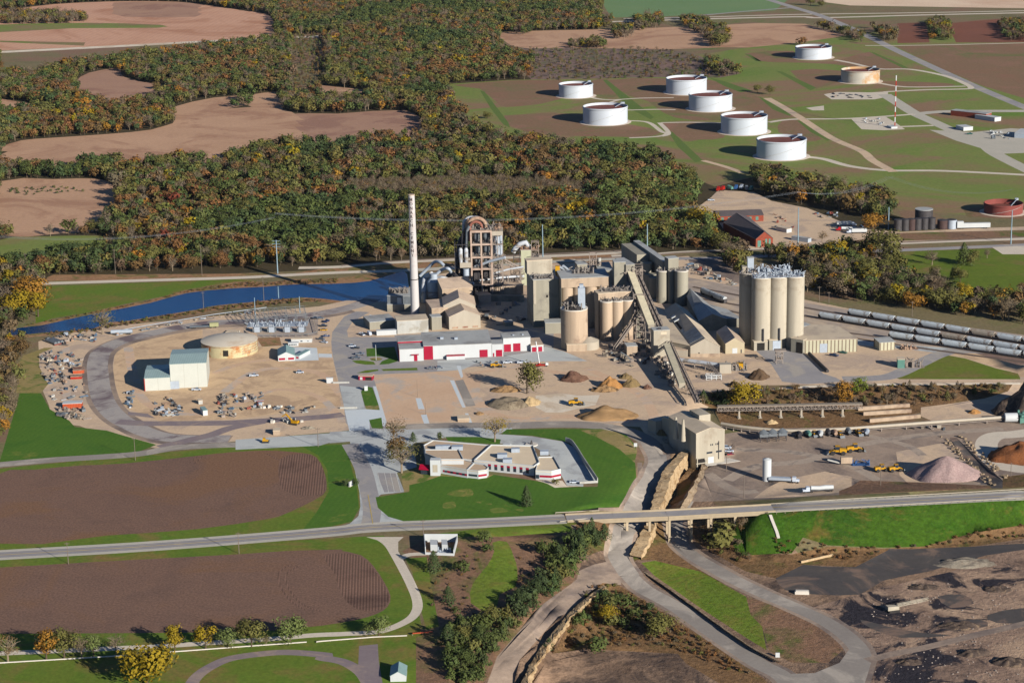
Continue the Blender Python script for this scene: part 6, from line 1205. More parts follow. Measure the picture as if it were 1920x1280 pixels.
scatter('the pond margin', mp(M1, 250,735, 520,710, 620,680, 700,672, 850,650, 1100,610, 1200,590, 1400,568, 1600,545, 1700,540, 1850,558, 1700,565, 1400,590, 1200,612, 1100,628, 850,668, 700,695, 620,705, 520,730, 280,748), 3.4, 'scrub', (2, 4), (['bush'], [1]), seed=42, nogo={'water','yard_road'})
scatter('the south scrub', mp(N7, 620,520, 840,400, 940,480, 860,580, 850,690, 980,750, 1010,640, 1100,600, 1090,430, 1250,440, 1240,540, 1170,640, 1040,740, 900,800, 740,820, 620,700), 7, 'scrub', (1.5, 3), (['bush'], [1]), seed=43, nogo={'weedy_ground'})
scatter('the lane hedge', mp(M1, 0,345, 250,330, 600,270, 700,290, 750,380, 250,400, 60,400), 6.5, 'dark', (7, 11), seed=44, nogo={'lane','meadow'})
ntree = len(TREES)
def psize(t):
    q = proj((t[0], t[1], t[2]+t[3]*.5))
    if not (0 <= q[0] <= 1920 and 0 <= q[1] <= 1280): return 0
    return t[3]*F/(Vector(t[:3])-CAM).length*(t[4]/t[3] if t[5] != 'bush' else 1)
big = [t for t in TREES if t[5] != 'bush']; small_ = [t for t in TREES if t[5] == 'bush']
big.sort(key=psize, reverse=True); small_.sort(key=psize, reverse=True)
KN = {'round': 'broadleaf tree', 'tall': 'slender tree', 'bare': 'thinly leaved tree', 'cedar': 'cedar', 'bush': 'bush'}
NM = {'round': 'broadleaf_tree', 'tall': 'broadleaf_tree', 'bare': 'bare_tree', 'cedar': 'cedar_tree', 'bush': 'bush'}
rr_ = random.Random(5)
for t in big[:235]+small_[:110]:
    x, y, z, h, w, k, tn, rg = t; i = rr_.randrange(len(CR[k])); lb = '%s %s in %s' % (tn, KN[k], rg)
    e = thing(NM[k], lb, 'bush' if k == 'bush' else 'tree', (x, y, z), rr_.uniform(0, 6.28), lb+' group')
    for me, nm in ((CR[k][i], 'crown'), (TRK[k][i], 'trunk')):
        o = bpy.data.objects.new(nm, me); C.objects.link(o); o.parent = e; o.scale = (w, w, h); v = rr_.uniform(.8, 1.2); o['tint'] = tuple(c*v for c in TINT[tn])
def topts(L_):
    out = []
    for x, y, z, h, w, k, tn, rg in L_:
        idx = rr_.choice([i for i, q in enumerate(PKIND) if q == k]); v = rr_.uniform(.8, 1.2); c = TINT[tn]; out.append((x, y, z, h, w, rr_.uniform(0, 6.28), idx, (c[0]*v*rr_.uniform(.9, 1.1), c[1]*v, c[2]*v*rr_.uniform(.9, 1.1))))
    return out
inst('woodland', topts(big[235:])); inst('brush', topts(small_[110:]))
print('TREES', len(big), len(small_))
# ---------------------------------------------------------------- oil tanks
m_tank = mat('white_tank_paint', TW(240,240,238), .5, .04, .05, streak=.1); m_rusttank = mat('rust_stained_tank', TW(236,222,198), .6, .1, .08, streak=.2, c3=TW(222,172,120), sc2=.04)
m_tankin = mat('rusty_floating_roof', T(112,68,60), .8, .15, .05); m_oxide = mat('red_oxide_tank', TW(160,84,74), .8, .2, .1, streak=.3)
def tank(px, w, h, label, m=m_tank, name='oil_tank', depth=2.5, group='white floating roof oil tanks', rimm=None):
    c = Gz(px, 0); r = w/2; t = thing(name, label, 'tank', (c.x, c.y, 0), 0, group); n = 72
    b = MB().cyl(0, 0, 0, h, r, n=n, cap=False).cyl(0, 0, h-depth, h, r-.35, n=n, cap=False)
    cs = [(math.cos(2*math.pi*i/n), math.sin(2*math.pi*i/n)) for i in range(n)]
    b.add([(r*a, r*q, h) for a, q in cs]+[((r-.35)*a, (r-.35)*q, h) for a, q in cs], [(i, (i+1) % n, n+(i+1) % n, n+i) for i in range(n)])
    b.build('shell', m, t)
    b = MB(); b.cyl(0, 0, h-depth-.3, h-depth, r-.4, n=n); b.build('floating_roof', m_tankin, t)
    b = MB().cyl(0, 0, h-1.3, h-1.0, r+.5, n=n, cap=False); b.add([((r+.5)*a, (r+.5)*q, h-1.0) for a, q in cs]+[((r+.01)*a, (r+.01)*q, h-1.0) for a, q in cs], [(i, (i+1) % n, n+(i+1) % n, n+i) for i in range(n)])
    b.build('wind_girder', rimm or m_white2, t)
    MB().bar((r*.8, r*.45, h+1.2), (r*.45, r*.3, h-depth), 1.0, .4).box(r*.72, r*.5, h, r*.9, r*.62, h+1.6).build('gauging_ladder', m_galv, t)
    b = MB()
    for k in range(9): a = -2.6+.24*k; b.bar(((r+.4)*math.cos(a), (r+.4)*math.sin(a), h*(.05+.1*k)), ((r+.4)*math.cos(a+.24), (r+.4)*math.sin(a+.24), h*(.15+.1*k)), .22)
    b.build('stair', m_white2, t)
    # gravel ring
    g = MB(); g.cyl(0, 0, -.3, .12, r+4.5, r+3.5, n=48); o = g.build('gravel_base', m_grav, t); return t
m_grav = mat('pale_gravel_base', T(206,190,176), .95, .08, .2)
for px, py, w, hh, lb, mm in [(1465,293,46.5,17,'nearest of the big white tanks, largest in view', m_tank), (1395,247,46.5,17,'white tank left behind the nearest tank', m_tank), (1135,229,46.5,17,'white tank at the far left front of the tank farm', m_tank), (1332,204,46.5,16.5,'white tank partly hiding the tank behind it', m_tank), (1287,173,46,16.5,'white tank half hidden behind another', m_tank),
        (1613,152.5,44.5,14,'rust streaked white tank among the right hand tanks', m_rusttank), (1525,108,45.5,14,'farthest white tank near the tan field', m_tank), (1080,180,38.5,14,'smaller white tank at the back left of the farm', m_tank)]:
    tank((px, py), w, hh, lb, mm, rimm=m_white if mm is m_tank else m_rustduct)
tank(N4(1803,233), 31, 8, 'low rusty red open tank at the right edge', m_oxide, 'open_tank', 4, None, m_oxide)
# ---------------------------------------------------------------- bridge
t = thing('road_bridge', 'concrete road bridge on tall paired piers over the haul roads', 'bridge', Gz(FU(1060,972), 0)); o = t.location
dk = [Gz(FU(*p), .12)-o for p in ((1062,972), (1150,968), (1250,964), (1350,958.5), (1450,953))]
b = MB(); mk = MB(); gr = MB(); top_ = MB()
for p, q in zip(dk, dk[1:]):
    d = (q-p).normalized(); n = Vector((-d.y, d.x, 0))
    b.prism([p-n*5.2, q-n*5.2, q+n*5.2, p+n*5.2], -1.2, 0); top_.prism([p-n*4.9, q-n*4.9, q+n*4.9, p+n*4.9], .003, .12)
    for s_ in (-1, 1): gr.prism([p+n*5.1*s_, q+n*5.1*s_, q+n*4.9*s_, p+n*4.9*s_] if s_ < 0 else [p+n*4.9, q+n*4.9, q+n*5.1, p+n*5.1], 0.01, 1.0)
bm_ = mat('bridge_concrete', TW(206,182,148), .9, .12, .2); b.build('deck', bm_, t); top_.build('road_surface', g_asph, t); gr.build('parapet', bm_, t)
pm = mat('pier_concrete', TW(222,196,160), .9, .12, .2)
for px in (1173, 1215, 1252, 1293, 1330, 1375):
    f = (px-1062)/(1450-1062); L_ = dk[0]+(dk[-1]-dk[0])*f; d = (dk[-1]-dk[0]).normalized(); n = Vector((-d.y, d.x, 0))
    pb = MB()
    for s_ in (-1, 1):
        c = L_+n*3.6*s_; z = hgt(o.x+c.x, o.y+c.y)-o.z-1; pb.prism([c-d*.55-n*.55, c+d*.55-n*.55, c+d*.55+n*.55, c-d*.55+n*.55], z, -1.9)
    c = L_; pb.prism([c-d*.7-n*4.8, c+d*.7-n*4.8, c+d*.7+n*4.8, c-d*.7+n*4.8], -1.9, -1.21)
    pb.build('pier', pm, t)
# guardrails
def guard(label, pts, off=0, m=None, h=.8, sp=4, name='guardrail', cat='guardrail', thick=.12):
    P = [G(p) for p in pts]; t = thing(name, label, cat, P[0]); b = MB(); ps = MB()
    for p, q in zip(P, P[1:]):
        p, q = p-t.location, q-t.location; b.bar(p+Vector((0,0,h)), q+Vector((0,0,h)), thick, .35); k = max(1, int((q-p).length/sp))
        for j in range(k): w_ = p+(q-p)*(j/k); ps.box(w_.x-.12, w_.y-.12, w_.z-.3, w_.x+.12, w_.y+.12, w_.z+h)
    b.build('rail', m or m_galv, t); ps.build('post', m_wood, t); return t
guard('long guardrail north of the highway by the crusher yard', [FU(1440,947), FU(1600,937), FU(1920,919), FU(2050,911)], m=m_tansid)
guard('long guardrail south of the highway above the green bank', [FU(1440,963), FU(1600,953.5), FU(1920,935), FU(2050,927)], m=m_tansid)
guard('short guardrail north of the highway left of the bridge', [N7(1325,190), N7(1400,186), N7(1570,178)], m=m_tansid)
guard('short guardrail south of the highway left of the bridge', [N7(1350,240), N7(1450,228), N7(1590,215)], m=m_tansid)
guard('low white kerb fence below the avenue of trees, left part', [N8(-30,1033), N8(700,990)], m=m_concp, h=.5, thick=.5, name='kerb_fence', cat='fence')
guard('low white kerb fence below the avenue of trees, middle part', [N8(930,972), N8(1400,937), N8(1725,914)], m=m_concp, h=.5, thick=.5, name='kerb_fence', cat='fence')
guard('low white kerb fence right of the avenue gap', [N8(1780,913), N7(0,910), N7(300,886), N7(490,878)], m=m_concp, h=.5, thick=.5, name='kerb_fence', cat='fence')
guard('orange plastic safety fence at the end of the kerb fence', [N7(520,872), N7(635,862)], m=m_orange, h=1, thick=.9, name='safety_fence', cat='fence')
# ---------------------------------------------------------------- rock faces
def rockm(nm, c, c3): return gmat(nm, [c, tuple(x*.8 for x in c)], .12, 1.0, c3, .18, bump=.6, fcon=.25)
m_rock = rockm('limestone', T(204,178,146,.72), T(160,132,102,.7)); m_rock2 = rockm('grey_limestone', T(176,156,134,.65), T(132,110,90,.6))
def ribbon(name, label, cat, rowsP, m, jit=.8, seed=1, sub=8):
    """rows of world points (same length) skinned into a broken rock face"""
    r = random.Random(seed); t0 = rowsP[0][0]; R_ = []
    for k, row in enumerate(rowsP): R_.append(smooth_line(row, sub))
    n = len(R_[0]); full = []
    for a in range(len(R_)-1):
        for s_ in range(3):
            f = s_/3; full.append([R_[a][i].lerp(R_[a+1][i], f) for i in range(n)])
    full.append(R_[-1]); vs = []; m_ = len(full)
    for k, row in enumerate(full):
        for i, p in enumerate(row):
            e = 0 if k in (0, m_-1) else jit*2; q = p-t0; z = noise.noise_vector(p*.22)+.5*noise.noise_vector(p*.7)+.25*noise.noise_vector(p*1.8); vs.append(q+Vector((z.x, z.y*.6, z.z*.35))*e)
    me = bpy.data.meshes.new(name); me.from_pydata(vs, [], [(k*n+i, k*n+i+1, (k+1)*n+i+1, (k+1)*n+i) for k in range(m_-1) for i in range(n-1)]); me.materials.append(m)
    o = bpy.data.objects.new(name, me); C.objects.link(o); o.location = t0; return tag(o, label, cat)
def gl(*a): return [G(FU(a[i], a[i+1]))+Vector((0,0,a[i+2])) for i in range(0, len(a), 3)]
def gr_(*a): return [Gz(FU(a[i], a[i+1]), a[i+2]) for i in range(0, len(a), 3)]
ribbon('rock_wall', 'tall sunlit limestone wall beside the haul road under the bridge', 'rock wall', [
    gr_(1291,838,-3, 1262,868,-4.5, 1243,895,-6.5, 1228,940,-9.5, 1222,975,-10.5, 1200,1020,-12, 1184,1052,-12.5),
    gr_(1289,836,.6, 1259,864,-.4, 1240,890,-1.8, 1224,935,-4.2, 1217,968,-6.0, 1196,1008,-7.2, 1181,1040,-8.5),
    gr_(1302,836,.6, 1279,862,0, 1260,890,-1.5, 1245,932,-4.0, 1232,965,-6.0, 1220,1005,-7.5, 1202,1044,-9),
    gr_(1306,862,-9, 1293,880,-10, 1280,905,-12, 1262,940,-14, 1240,975,-14, 1228,1025,-14, 1206,1062,-14)], m_rock, .4, 3, 16)
ribbon('rock_wall', 'low tan rock bank between the ditch and the crusher yard', 'rock wall', [
    gr_(1314,868,-9, 1300,898,-12, 1280,930,-13, 1262,952,-13.5), gr_(1318,864,-4.6, 1308,893,-4.6, 1291,925,-5.6, 1276,952,-7.5), gr_(1328,874,-5.6, 1316,903,-6.2, 1299,935,-8, 1288,952,-9)], m_rock2, .5, 4)
ribbon('rock_cutting', 'pale broken rock face beside the track at the bottom', 'rock face', [
    gr_(1133,1096,-8.6, 1108,1113,-8, 1075,1140,-7, 1040,1180,-6.2, 1012,1215,-5.6, 985,1262,-5, 968,1300,-5), gr_(1137,1099,-8, 1112,1118,-7.2, 1080,1147,-6.2, 1046,1187,-5.4, 1019,1223,-4.8, 992,1268,-4.4, 975,1306,-4.4),
    gr_(1140,1106,-12, 1118,1127,-13, 1086,1158,-13.3, 1055,1198,-13.6, 1028,1235,-13.8, 1004,1280,-13.8, 990,1320,-13.8)], m_rock, .7, 6, 16)
ribbon('concrete_barrier', 'long low wall edging the lower haul road', 'wall', [gr_(*[c for p in ((200,362), (240,400), (330,460), (450,545), (580,640), (720,735), (845,800)) for c in (*N6(*p), -12.2)]), gr_(*[c for p in ((200,358), (240,396), (330,456), (450,541), (580,636), (720,731), (845,796)) for c in (*N6(*p), -11.4)]), gr_(*[c for p in ((206,356), (246,394), (336,454), (456,539), (586,634), (726,729), (850,794)) for c in (*N6(*p), -11.5)]), gr_(*[c for p in ((208,360), (248,399), (338,459), (458,544), (588,639), (728,734), (852,800)) for c in (*N6(*p), -12.6)])], m_rock2, .15, 7, 10)
# ---------------------------------------------------------------- heaps of material
def heap(label, p, w, d, h, m, seed=1, name='gravel_heap', rough=.28, flat=0, rot=0):
    r = random.Random(seed); c = G(p); n = 40; k = 9; vs = []
    for j in range(k+1):
        f = j/k
        for i in range(n):
            a = 2*math.pi*i/n; rad = (1-f)*(1+.18*noise.noise(Vector((math.cos(a)*1.3, math.sin(a)*1.3, seed*3.7)))+.1*noise.noise(Vector((math.cos(a)*4, math.sin(a)*4, seed+f*2))))
            z = h*min(1, f*(1+flat)) if flat else h*(1-(1-f)**1.15); z += h*rough*noise.noise(Vector((math.cos(a)*rad*3, math.sin(a)*rad*3, seed*1.7)))*(1 if 0 < j else 0)
            vs.append(Vector((math.cos(a)*rad*w/2, math.sin(a)*rad*d/2, z if j else -.4)))
    fs = [(j*n+i, j*n+(i+1) % n, (j+1)*n+(i+1) % n, (j+1)*n+i) for j in range(k) for i in range(n)]
    me = bpy.data.meshes.new(name); me.from_pydata(vs, [], fs); me.materials.append(m); me.polygons.foreach_set('use_smooth', [True]*len(fs)); me.validate()
    o = bpy.data.objects.new(name, me); C.objects.link(o); o.location = c; o.rotation_euler = (0,0,rot); return tag(o, label, 'heap')
def hm(nm, a, b, c3=None, bump=.5): return gmat(nm, [T(*a, .52), T(*b, .52)], .25, 1.2, T(*c3, .5) if c3 else None, .2, bump=bump, fcon=.3)
heap('large pink-grey crushed stone heap in the crusher yard', N5(1480,875), 38, 34, 11, hm('pink_aggregate', (196,168,164), (208,182,176)), 3, rough=.08)
heap('long rough tan heap of broken clay beside the haul road', M4(2040,900), 1, 1, 1, hm('clay_rubble', (160,130,100), (192,158,122), (110,90,72)), 5).scale = (38, 20, 6.5)
heap('dark brown heap north-west of the tan heaps', Z5(340,325), 19, 14, 5.5, hm('brown_spoil', (112,84,74), (140,110,94)), 6, rough=.3)
heap('orange-tan sand heap between two brown heaps', Z5(660,385), 15, 15, 6.5, hm('orange_sand', (206,158,112), (190,142,98)), 7); heap('low tan rubble heap before the orange-tan heap', Z5(610,420), 17, 9, 3.5, MC['clay_rubble'], 8, rough=.4)
heap('olive-brown heap right of the orange-tan heap', Z5(840,375), 12, 12, 5, hm('olive_spoil', (140,120,92), (160,138,104)), 9, rough=.3); heap('small brown heap in the conveyor shadow', Z5(975,400), 6, 6, 2.5, MC['brown_spoil'], 10); heap('small grey heap behind the orange-tan heap', Z5(790,310), 9, 8, 3, MC['olive_spoil'], 11)
heap('flat topped tarred grey heap beside the lone tree', M4(850,760), 25, 21, 3.4, hm('grey_shale', (158,144,126), (182,166,144), (132,118,102)), 12, flat=1.3); heap('cream sand heap beside the flat grey heap', M4(1110,740), 14, 14, 4, hm('cream_sand', (226,198,160), (214,186,148)), 13)
heap('brown mound under the shadow of the lone tree', M4(820,590), 19, 9, 3.4, MC['clay_rubble'], 14, rough=.3); heap('dark conical heap at the edge of the grey apron', Z3(835,1225), 14, 13, 5.5, hm('dark_clinker', (96,80,66), (120,98,80)), 15)
heap('dark heap half hidden by the yellow-green tree', N5(290,370), 9, 8, 3, MC['dark_clinker'], 16); heap('small tan heap under the pipe trestle', N5(500,578), 8, 6, 2.2, MC['cream_sand'], 17); heap('small tan heap on the ravine floor', N5(1640,520), 8, 6, 2.2, MC['orange_sand'], 18)
heap('rust coloured soil heap inside the circular road', N5(1890,770), 34, 30, 9, hm('rust_soil', (168,112,80), (140,96,72)), 19, rough=.2); heap('white rubble heap on the quarry floor', N6(1660,365), 30, 14, 2, hm('pale_rubble', (186,176,160), (160,146,132)), 20, rough=.5)
for k, (x, y) in enumerate([(1060,740), (1110,790), (1160,850), (1210,900), (1240,870), (1180,760)]): heap('broken concrete rubble heap tipped beside the crusher building', Z5(x, y), 8, 7, 3, MC['pale_rubble'] if k > 1 else MC['olive_spoil'], 30+k, rough=.5)['group'] = 'rubble heaps beside the crusher'
heap('low grey rubble heap by the excavator', Z7(1000,1110), 9, 5, 1.3, MC['pale_rubble'], 44, rough=.6); heap('tan spoil beside the timber enclosure', M4(1200-700,870), 6, 5, 1.5, MC['clay_rubble'], 45)
# ---------------------------------------------------------------- vehicles
PAINT = {'white': mat('white_car_paint', TW(238,240,242), .3, .03, 1, spec=.5), 'silver': mat('silver_car_paint', TW(176,180,184), .3, .05, 1, metal=.4, spec=.5), 'dark blue': mat('blue_car_paint', TW(40,66,110), .3, .05, 1, spec=.5), 'black': mat('black_car_paint', TW(44,46,50), .3, .05, 1, spec=.5),
         'red': mat('red_car_paint', TW(208,26,40), .3, .05, 1, spec=.5), 'green': mat('green_car_paint', TW(40,110,90), .3, .05, 1, spec=.5), 'yellow': m_yellow, 'grey': mat('grey_car_paint', TW(120,124,128), .3, .05, 1, spec=.5)}
def wheels(t, xs, y, r, w, n=14):
    for x in xs:
        for s_ in (-1, 1):
            b = MB(); b.tube([(x, s_*(y-w), r), (x, s_*y, r)], r, n); b.build('wheel', m_tyre, t)
def loft(b, secs):
    """secs: (x, y half bottom, y half top, z0, z1)"""
    vs = []
    for x, a, c, z0, z1 in secs: vs += [(x, -a, z0), (x, a, z0), (x, c, z1), (x, -c, z1)]
    n = len(secs); fs = [(0, 3, 2, 1), ((n-1)*4, (n-1)*4+1, (n-1)*4+2, (n-1)*4+3)]
    for i in range(n-1):
        for k in range(4): fs.append((i*4+k, i*4+(k+1) % 4, (i+1)*4+(k+1) % 4, (i+1)*4+k))
    return b.add(vs, fs)
def car(kind, colour, label, p, ang, group=None, nm=None):
    nm = nm or {'car': 'parked_car', 'pickup': 'pickup_truck', 'van': 'parked_van', 'suv': 'parked_car'}[kind]
    t = thing(nm, label, {'car': 'car', 'pickup': 'pickup', 'van': 'van', 'suv': 'car'}[kind], G(p), ang, group); m = PAINT[colour]
    if kind == 'pickup':
        b = loft(MB(), [(-2.8, .9, .88, .55, 1.15), (2.7, .92, .88, .5, 1.1), (2.85, .85, .8, .55, .95)]); b.box(-2.8, -.98, 1.16, -.3, -.82, 1.35).box(-2.8, .82, 1.16, -.3, .98, 1.35).box(-2.85, -.9, 1.15, -2.7, .9, 1.4); b.build('body', m, t); loft(MB(), [(-.4, .88, .72, 1.1, 1.85), (.9, .88, .72, 1.1, 1.85), (1.6, .86, .8, 1.08, 1.12)]).build('window_glass', m_glass, t); MB().box(-.4, -.7, 1.86, .9, .7, 1.95).build('roof', m, t); MB().box(-2.6, -.8, 1.155, -.5, .8, 1.19).build('bed', m_dark, t); wheels(t, (-1.8, 1.8), .98, .42, .28)
    elif kind == 'van':
        loft(MB(), [(-2.7, .95, .88, .4, 2.2), (1.5, .95, .88, .4, 2.2), (2.3, .95, .85, .4, 1.3), (2.6, .9, .8, .45, 1.1)]).build('body', m, t); loft(MB(), [(1.45, .9, .8, 1.3, 2.0), (2.15, .9, .84, 1.3, 1.45)]).build('window_glass', m_glass, t); wheels(t, (-1.8, 1.7), .98, .38, .25)
    else:
        z = 1.55 if kind == 'car' else 1.8
        loft(MB(), [(-2.35, .82, .78, .45, .9), (-2.2, .92, .86, .35, 1.0), (2.0, .92, .86, .35, .92), (2.4, .8, .74, .45, .75)]).build('body', m, t); loft(MB(), [(-2.0 if kind == 'suv' else -1.7, .86, .74, .95, 1.05), (-1.5 if kind == 'suv' else -1.0, .86, .7, .95, z-.08), (.4, .86, .7, .95, z-.08), (1.2, .86, .8, .9, .95)]).build('window_glass', m_glass, t); MB().box(-1.4 if kind == 'suv' else -.9, -.68, z-.07, .35, .68, z).build('roof', m, t); wheels(t, (-1.45, 1.45), .94, .35, .24)
    return t
def semi(label, p, ang, body='tank', cab='white', group=None):
    t = thing('tractor_trailer', label, 'truck', G(p), ang, group); m = PAINT[cab]
    loft(MB(), [(5.2, 1.2, 1.1, .9, 3.1), (7.0, 1.2, 1.1, .9, 3.1), (7.3, 1.2, 1.1, .9, 2.0), (8.8, 1.0, .9, .9, 1.8)]).build('cab', m, t); loft(MB(), [(7.02, 1.05, .98, 2.0, 2.9), (7.3, 1.05, .98, 2.0, 2.1)]).build('windscreen', m_glass, t)
    MB().box(-7, -1.1, .9, 5, 1.1, 1.2).build('chassis', m_dark, t); wheels(t, (-6, -4.8, 4.2, 5.4, 8), 1.2, .5, .4, 12)
    if body == 'tank': MB().tube([(-7, 0, 2.2), (-3, 0, 2.35), (0, 0, 2.1), (4.6, 0, 2.4)], [1.1, 1.2, 1.1, 1.1], 16).build('tank_body', m_white, t); loft(MB(), [(-5, .3, 1, 1.0, 1.6), (-3, .3, 1, 1.0, 1.6)]).build('hopper', m_white, t)
    elif body == 'box': MB().box(-7, -1.25, 1.21, 4.8, 1.25, 3.8).build('trailer_box', m_white, t)
    else: b = loft(MB(), [(-7, 1.15, 1.25, 1.21, 2.6), (4.6, 1.15, 1.25, 1.21, 2.6)]); b.build('dump_body', m_galv, t)
    return t
def loader(label, p, ang, s=1.0, group=None):
    t = thing('wheel_loader', label, 'loader', G(p), ang, group); t.scale = (s,)*3
    loft(MB(), [(-3.6, 1.1, 1.0, 1.2, 2.4), (-.8, 1.2, 1.1, 1.2, 2.7)]).build('engine_hood', m_yellow, t); MB().box(-.8, -.9, 1.3, .9, .9, 2.1).build('frame', m_yellow, t)
    loft(MB(), [(-.9, .8, .75, 2.1, 3.5), (.8, .8, .7, 2.1, 3.5)]).build('cab', m_glass, t); MB().box(-1, -.9, 3.51, .9, .9, 3.65).build('cab_roof', m_yellow, t)
    b = MB(); [b.bar((.9, s_*.6, 2.0), (3.6, s_*.6, .9), .3, .45) for s_ in (-1, 1)]; b.build('lift_arm', m_yellow, t)
    loft(MB(), [(3.4, 1.6, 1.6, .3, 1.6), (4.3, 1.6, 1.6, .2, .5)]).build('bucket', m_steel, t); wheels(t, (-2.3, 1.9), 1.35, .85, .65, 16); return t
def at(z, x, y): return z(x, y)
V = [('pickup','silver',M3,(640,585),.05,'silver pickup in the second bay left of the workshop lawn'), ('car','black',M3,(600,520),.1,'black car in the bays left of the workshop lawn'), ('suv','white',M3,(560,500),.1,'white car beside the black car in the bays'), ('pickup','grey',M3,(600,625),.05,'grey pickup nearest the crescent lawn'),
     ('car','grey',M3,(1375,730),.1,'dark grey car parked before the workshop'), ('suv','silver',M3,(1470,725),.1,'silver car parked before the workshop'), ('pickup','white',Z4,(360,222),-1.0,'white pickup parked beside the service truck'), ('van','white',Z4,(425,218),-1.2,'white service van beside the box trailer'),
     ('car','yellow',Z7,(1130,272),0,'bright yellow car by the substation fence'), ('suv','black',Z7,(1130,238),0,'black car above the bright yellow car'), ('pickup','dark blue',Z7,(1155,200),1.2,'dark blue pickup by the substation corner'), ('car','black',Z7,(1060,172),.1,'first black car in the row above the substation corner'), ('car','grey',Z7,(1100,172),.1,'grey car in the row above the substation corner'),
     ('car','dark blue',Z7,(1150,325),.3,'dark blue car right of the office trailer'), ('car','white',Z7,(1135,378),-.6,'white car right of the office trailer'), ('suv','grey',Z7,(1110,352),-.5,'grey car between the dark blue and the white car'), ('suv','white',Z7,(925,636),0,'white car alone on the empty west lot'), ('pickup','white',Z7,(530,665),.2,'white pickup near the round tank'),
     ('pickup','white',Z6,(1410,785),0,'white pickup at the foot of the tall cream shed'), ('car','white',Z8,(1338,515),0,'white car on the office parking'), ('pickup','dark blue',Z3,(1480,1040),-.6,'dark blue pickup before the ribbed warehouse'), ('car','green',Z3,(1560,1015),-.5,'dark green car before the ribbed warehouse'),
     ('car','red',Z5,(1700,975),-.05,'red car beside the crusher building'), ('car','white',Z5,(1680,945),-.1,'white car just behind the red car'), ('suv','white',Z5,(1660,915),-.1,'second white car beside the crusher building'), ('pickup','green',N3,(1633,712),0,'green pickup on the depot road of the tank farm'),
     ('pickup','white',M4,(840,262),.2,'white pickup behind the yellow machine'), ('pickup','white',M4,(1010,262),.2,'white pickup left of the boom truck'), ('pickup','white',N4,(160,170),.0,'white truck at the top of the depot')]
for k_, c_, z_, p_, a_, lb in V: car(k_, c_, lb, z_(*p_), a_)
semi('white dry bulk tanker truck parked beside the highway', N5(770,965), math.pi+.1); semi('white mixer-like service truck beside the white silo', N5(560,910), -.2, 'dump')
semi('red truck with white tank trailer in the depot', N4(925,338), math.pi, 'tank', 'red'); semi('white flat trailer truck behind the tank trailer', N4(985,352), math.pi, 'box'); semi('white truck parked with its nose at the depot trees', N4(915,312), .1, 'box')
for x, y, a, s, lb in [(850,740,math.pi*.98,1.35,'large yellow wheel loader in the crusher yard, front one'), (950,725,.1,1.3,'large yellow wheel loader behind the front one')]: loader(lb, N5(x+20, y+15), a, s)
loader('yellow wheel loader driving toward the clay heap', M4(1665,765), .1, 1.2); loader('yellow machine with open frame behind the tree', M4(710,310), .1, 1.0)
for x, y, a, lb in [(885,655,-1.3,'yellow loader parked in the row under the pipe'), (990,645,-1.3,'yellow machine right end of the row under the pipe'), (740,650,-1.4,'orange machine in the row under the pipe')]: loader(lb, N5(x, y), a, .9)
for k, (x, y) in enumerate([(1120,850), (1200,850)]): loader(['left', 'right'][k]+' grey loader at the foot of the pink heap', N5(x, y), .2, 1.1)
# excavator
t = thing('excavator', 'yellow tracked excavator with raised arm on the west lot', 'excavator', G(Z7(880,1075)), 2.7)
for s_ in (-1, 1): MB().box(-2.2, s_*1.5-.35, 0, 2.2, s_*1.5+.35, .95).build('track', m_tyre, t)
loft(MB(), [(-2.4, 1.3, 1.2, 1.0, 2.3), (1.6, 1.3, 1.2, 1.0, 2.2)]).build('body', m_yellow, t); MB().box(.2, -1.3, 2.2, 1.7, -.3, 3.3).build('cab', m_glass, t); MB().bar((1.4, .3, 2), (5.2, .3, 5.6), .6, .7).bar((5.1, .3, 5.7), (8, .3, 3.6), .45, .55).build('arm', m_yellow, t); loft(MB(), [(7.7, .6, .6, 2.4, 3.6), (8.5, .6, .6, 2.4, 3)]).build('bucket', m_steel, t)
t = thing('bulldozer', 'small yellow bulldozer on the concrete road', 'bulldozer', G(Z7(630,1230)), 0)
for s_ in (-1, 1): MB().box(-1.8, s_*1.1-.3, 0, 1.8, s_*1.1+.3, .9).build('track', m_tyre, t)
loft(MB(), [(-1.6, .8, .7, .9, 1.6), (1.6, .8, .6, .9, 1.5)]).build('body', m_yellow, t); MB().box(-1.4, -.7, 1.6, .1, .7, 2.6).build('cab', m_yellow, t); MB().box(2.0, -1.6, .1, 2.3, 1.6, 1.2).build('blade', m_steel, t)
t = thing('boom_truck', 'red and white boom truck with its boom raised beside the workshops', 'crane', G(M4(1245,300)), .1)
MB().box(-3.5, -1.2, .8, 2.6, 1.2, 1.4).build('chassis', m_red, t); loft(MB(), [(2.7, 1.1, 1.0, .8, 2.6), (4.4, 1.1, 1.0, .8, 2.2)]).build('cab', m_white, t); wheels(t, (-2.6, -1.4, 3.4), 1.2, .5, .35); MB().bar((-1, 0, 1.6), (-2.6, 3.5, 15), .55).build('boom', m_white, t); MB().cyl(-1, 0, 1.401, 2.2, .8, n=12).build('turntable', m_red, t)
t = thing('rock_drill', 'pale tracked drill rig with long lowered mast on the quarry floor', 'machine', G(N6(1345,575)), .25)
for s_ in (-1, 1): MB().box(-2.5, s_*1.4-.4, 0, 2.5, s_*1.4+.4, 1).build('track', m_tyre, t)
loft(MB(), [(-3, 1.4, 1.3, 1.01, 2.9), (2.4, 1.4, 1.2, 1.01, 2.6)]).build('body', m_cream, t); MB().truss(Vector((2, 0, 2.2)), Vector((17, 0, 3.4)), 1, 1, 9, .2).build('mast', m_cream, t)
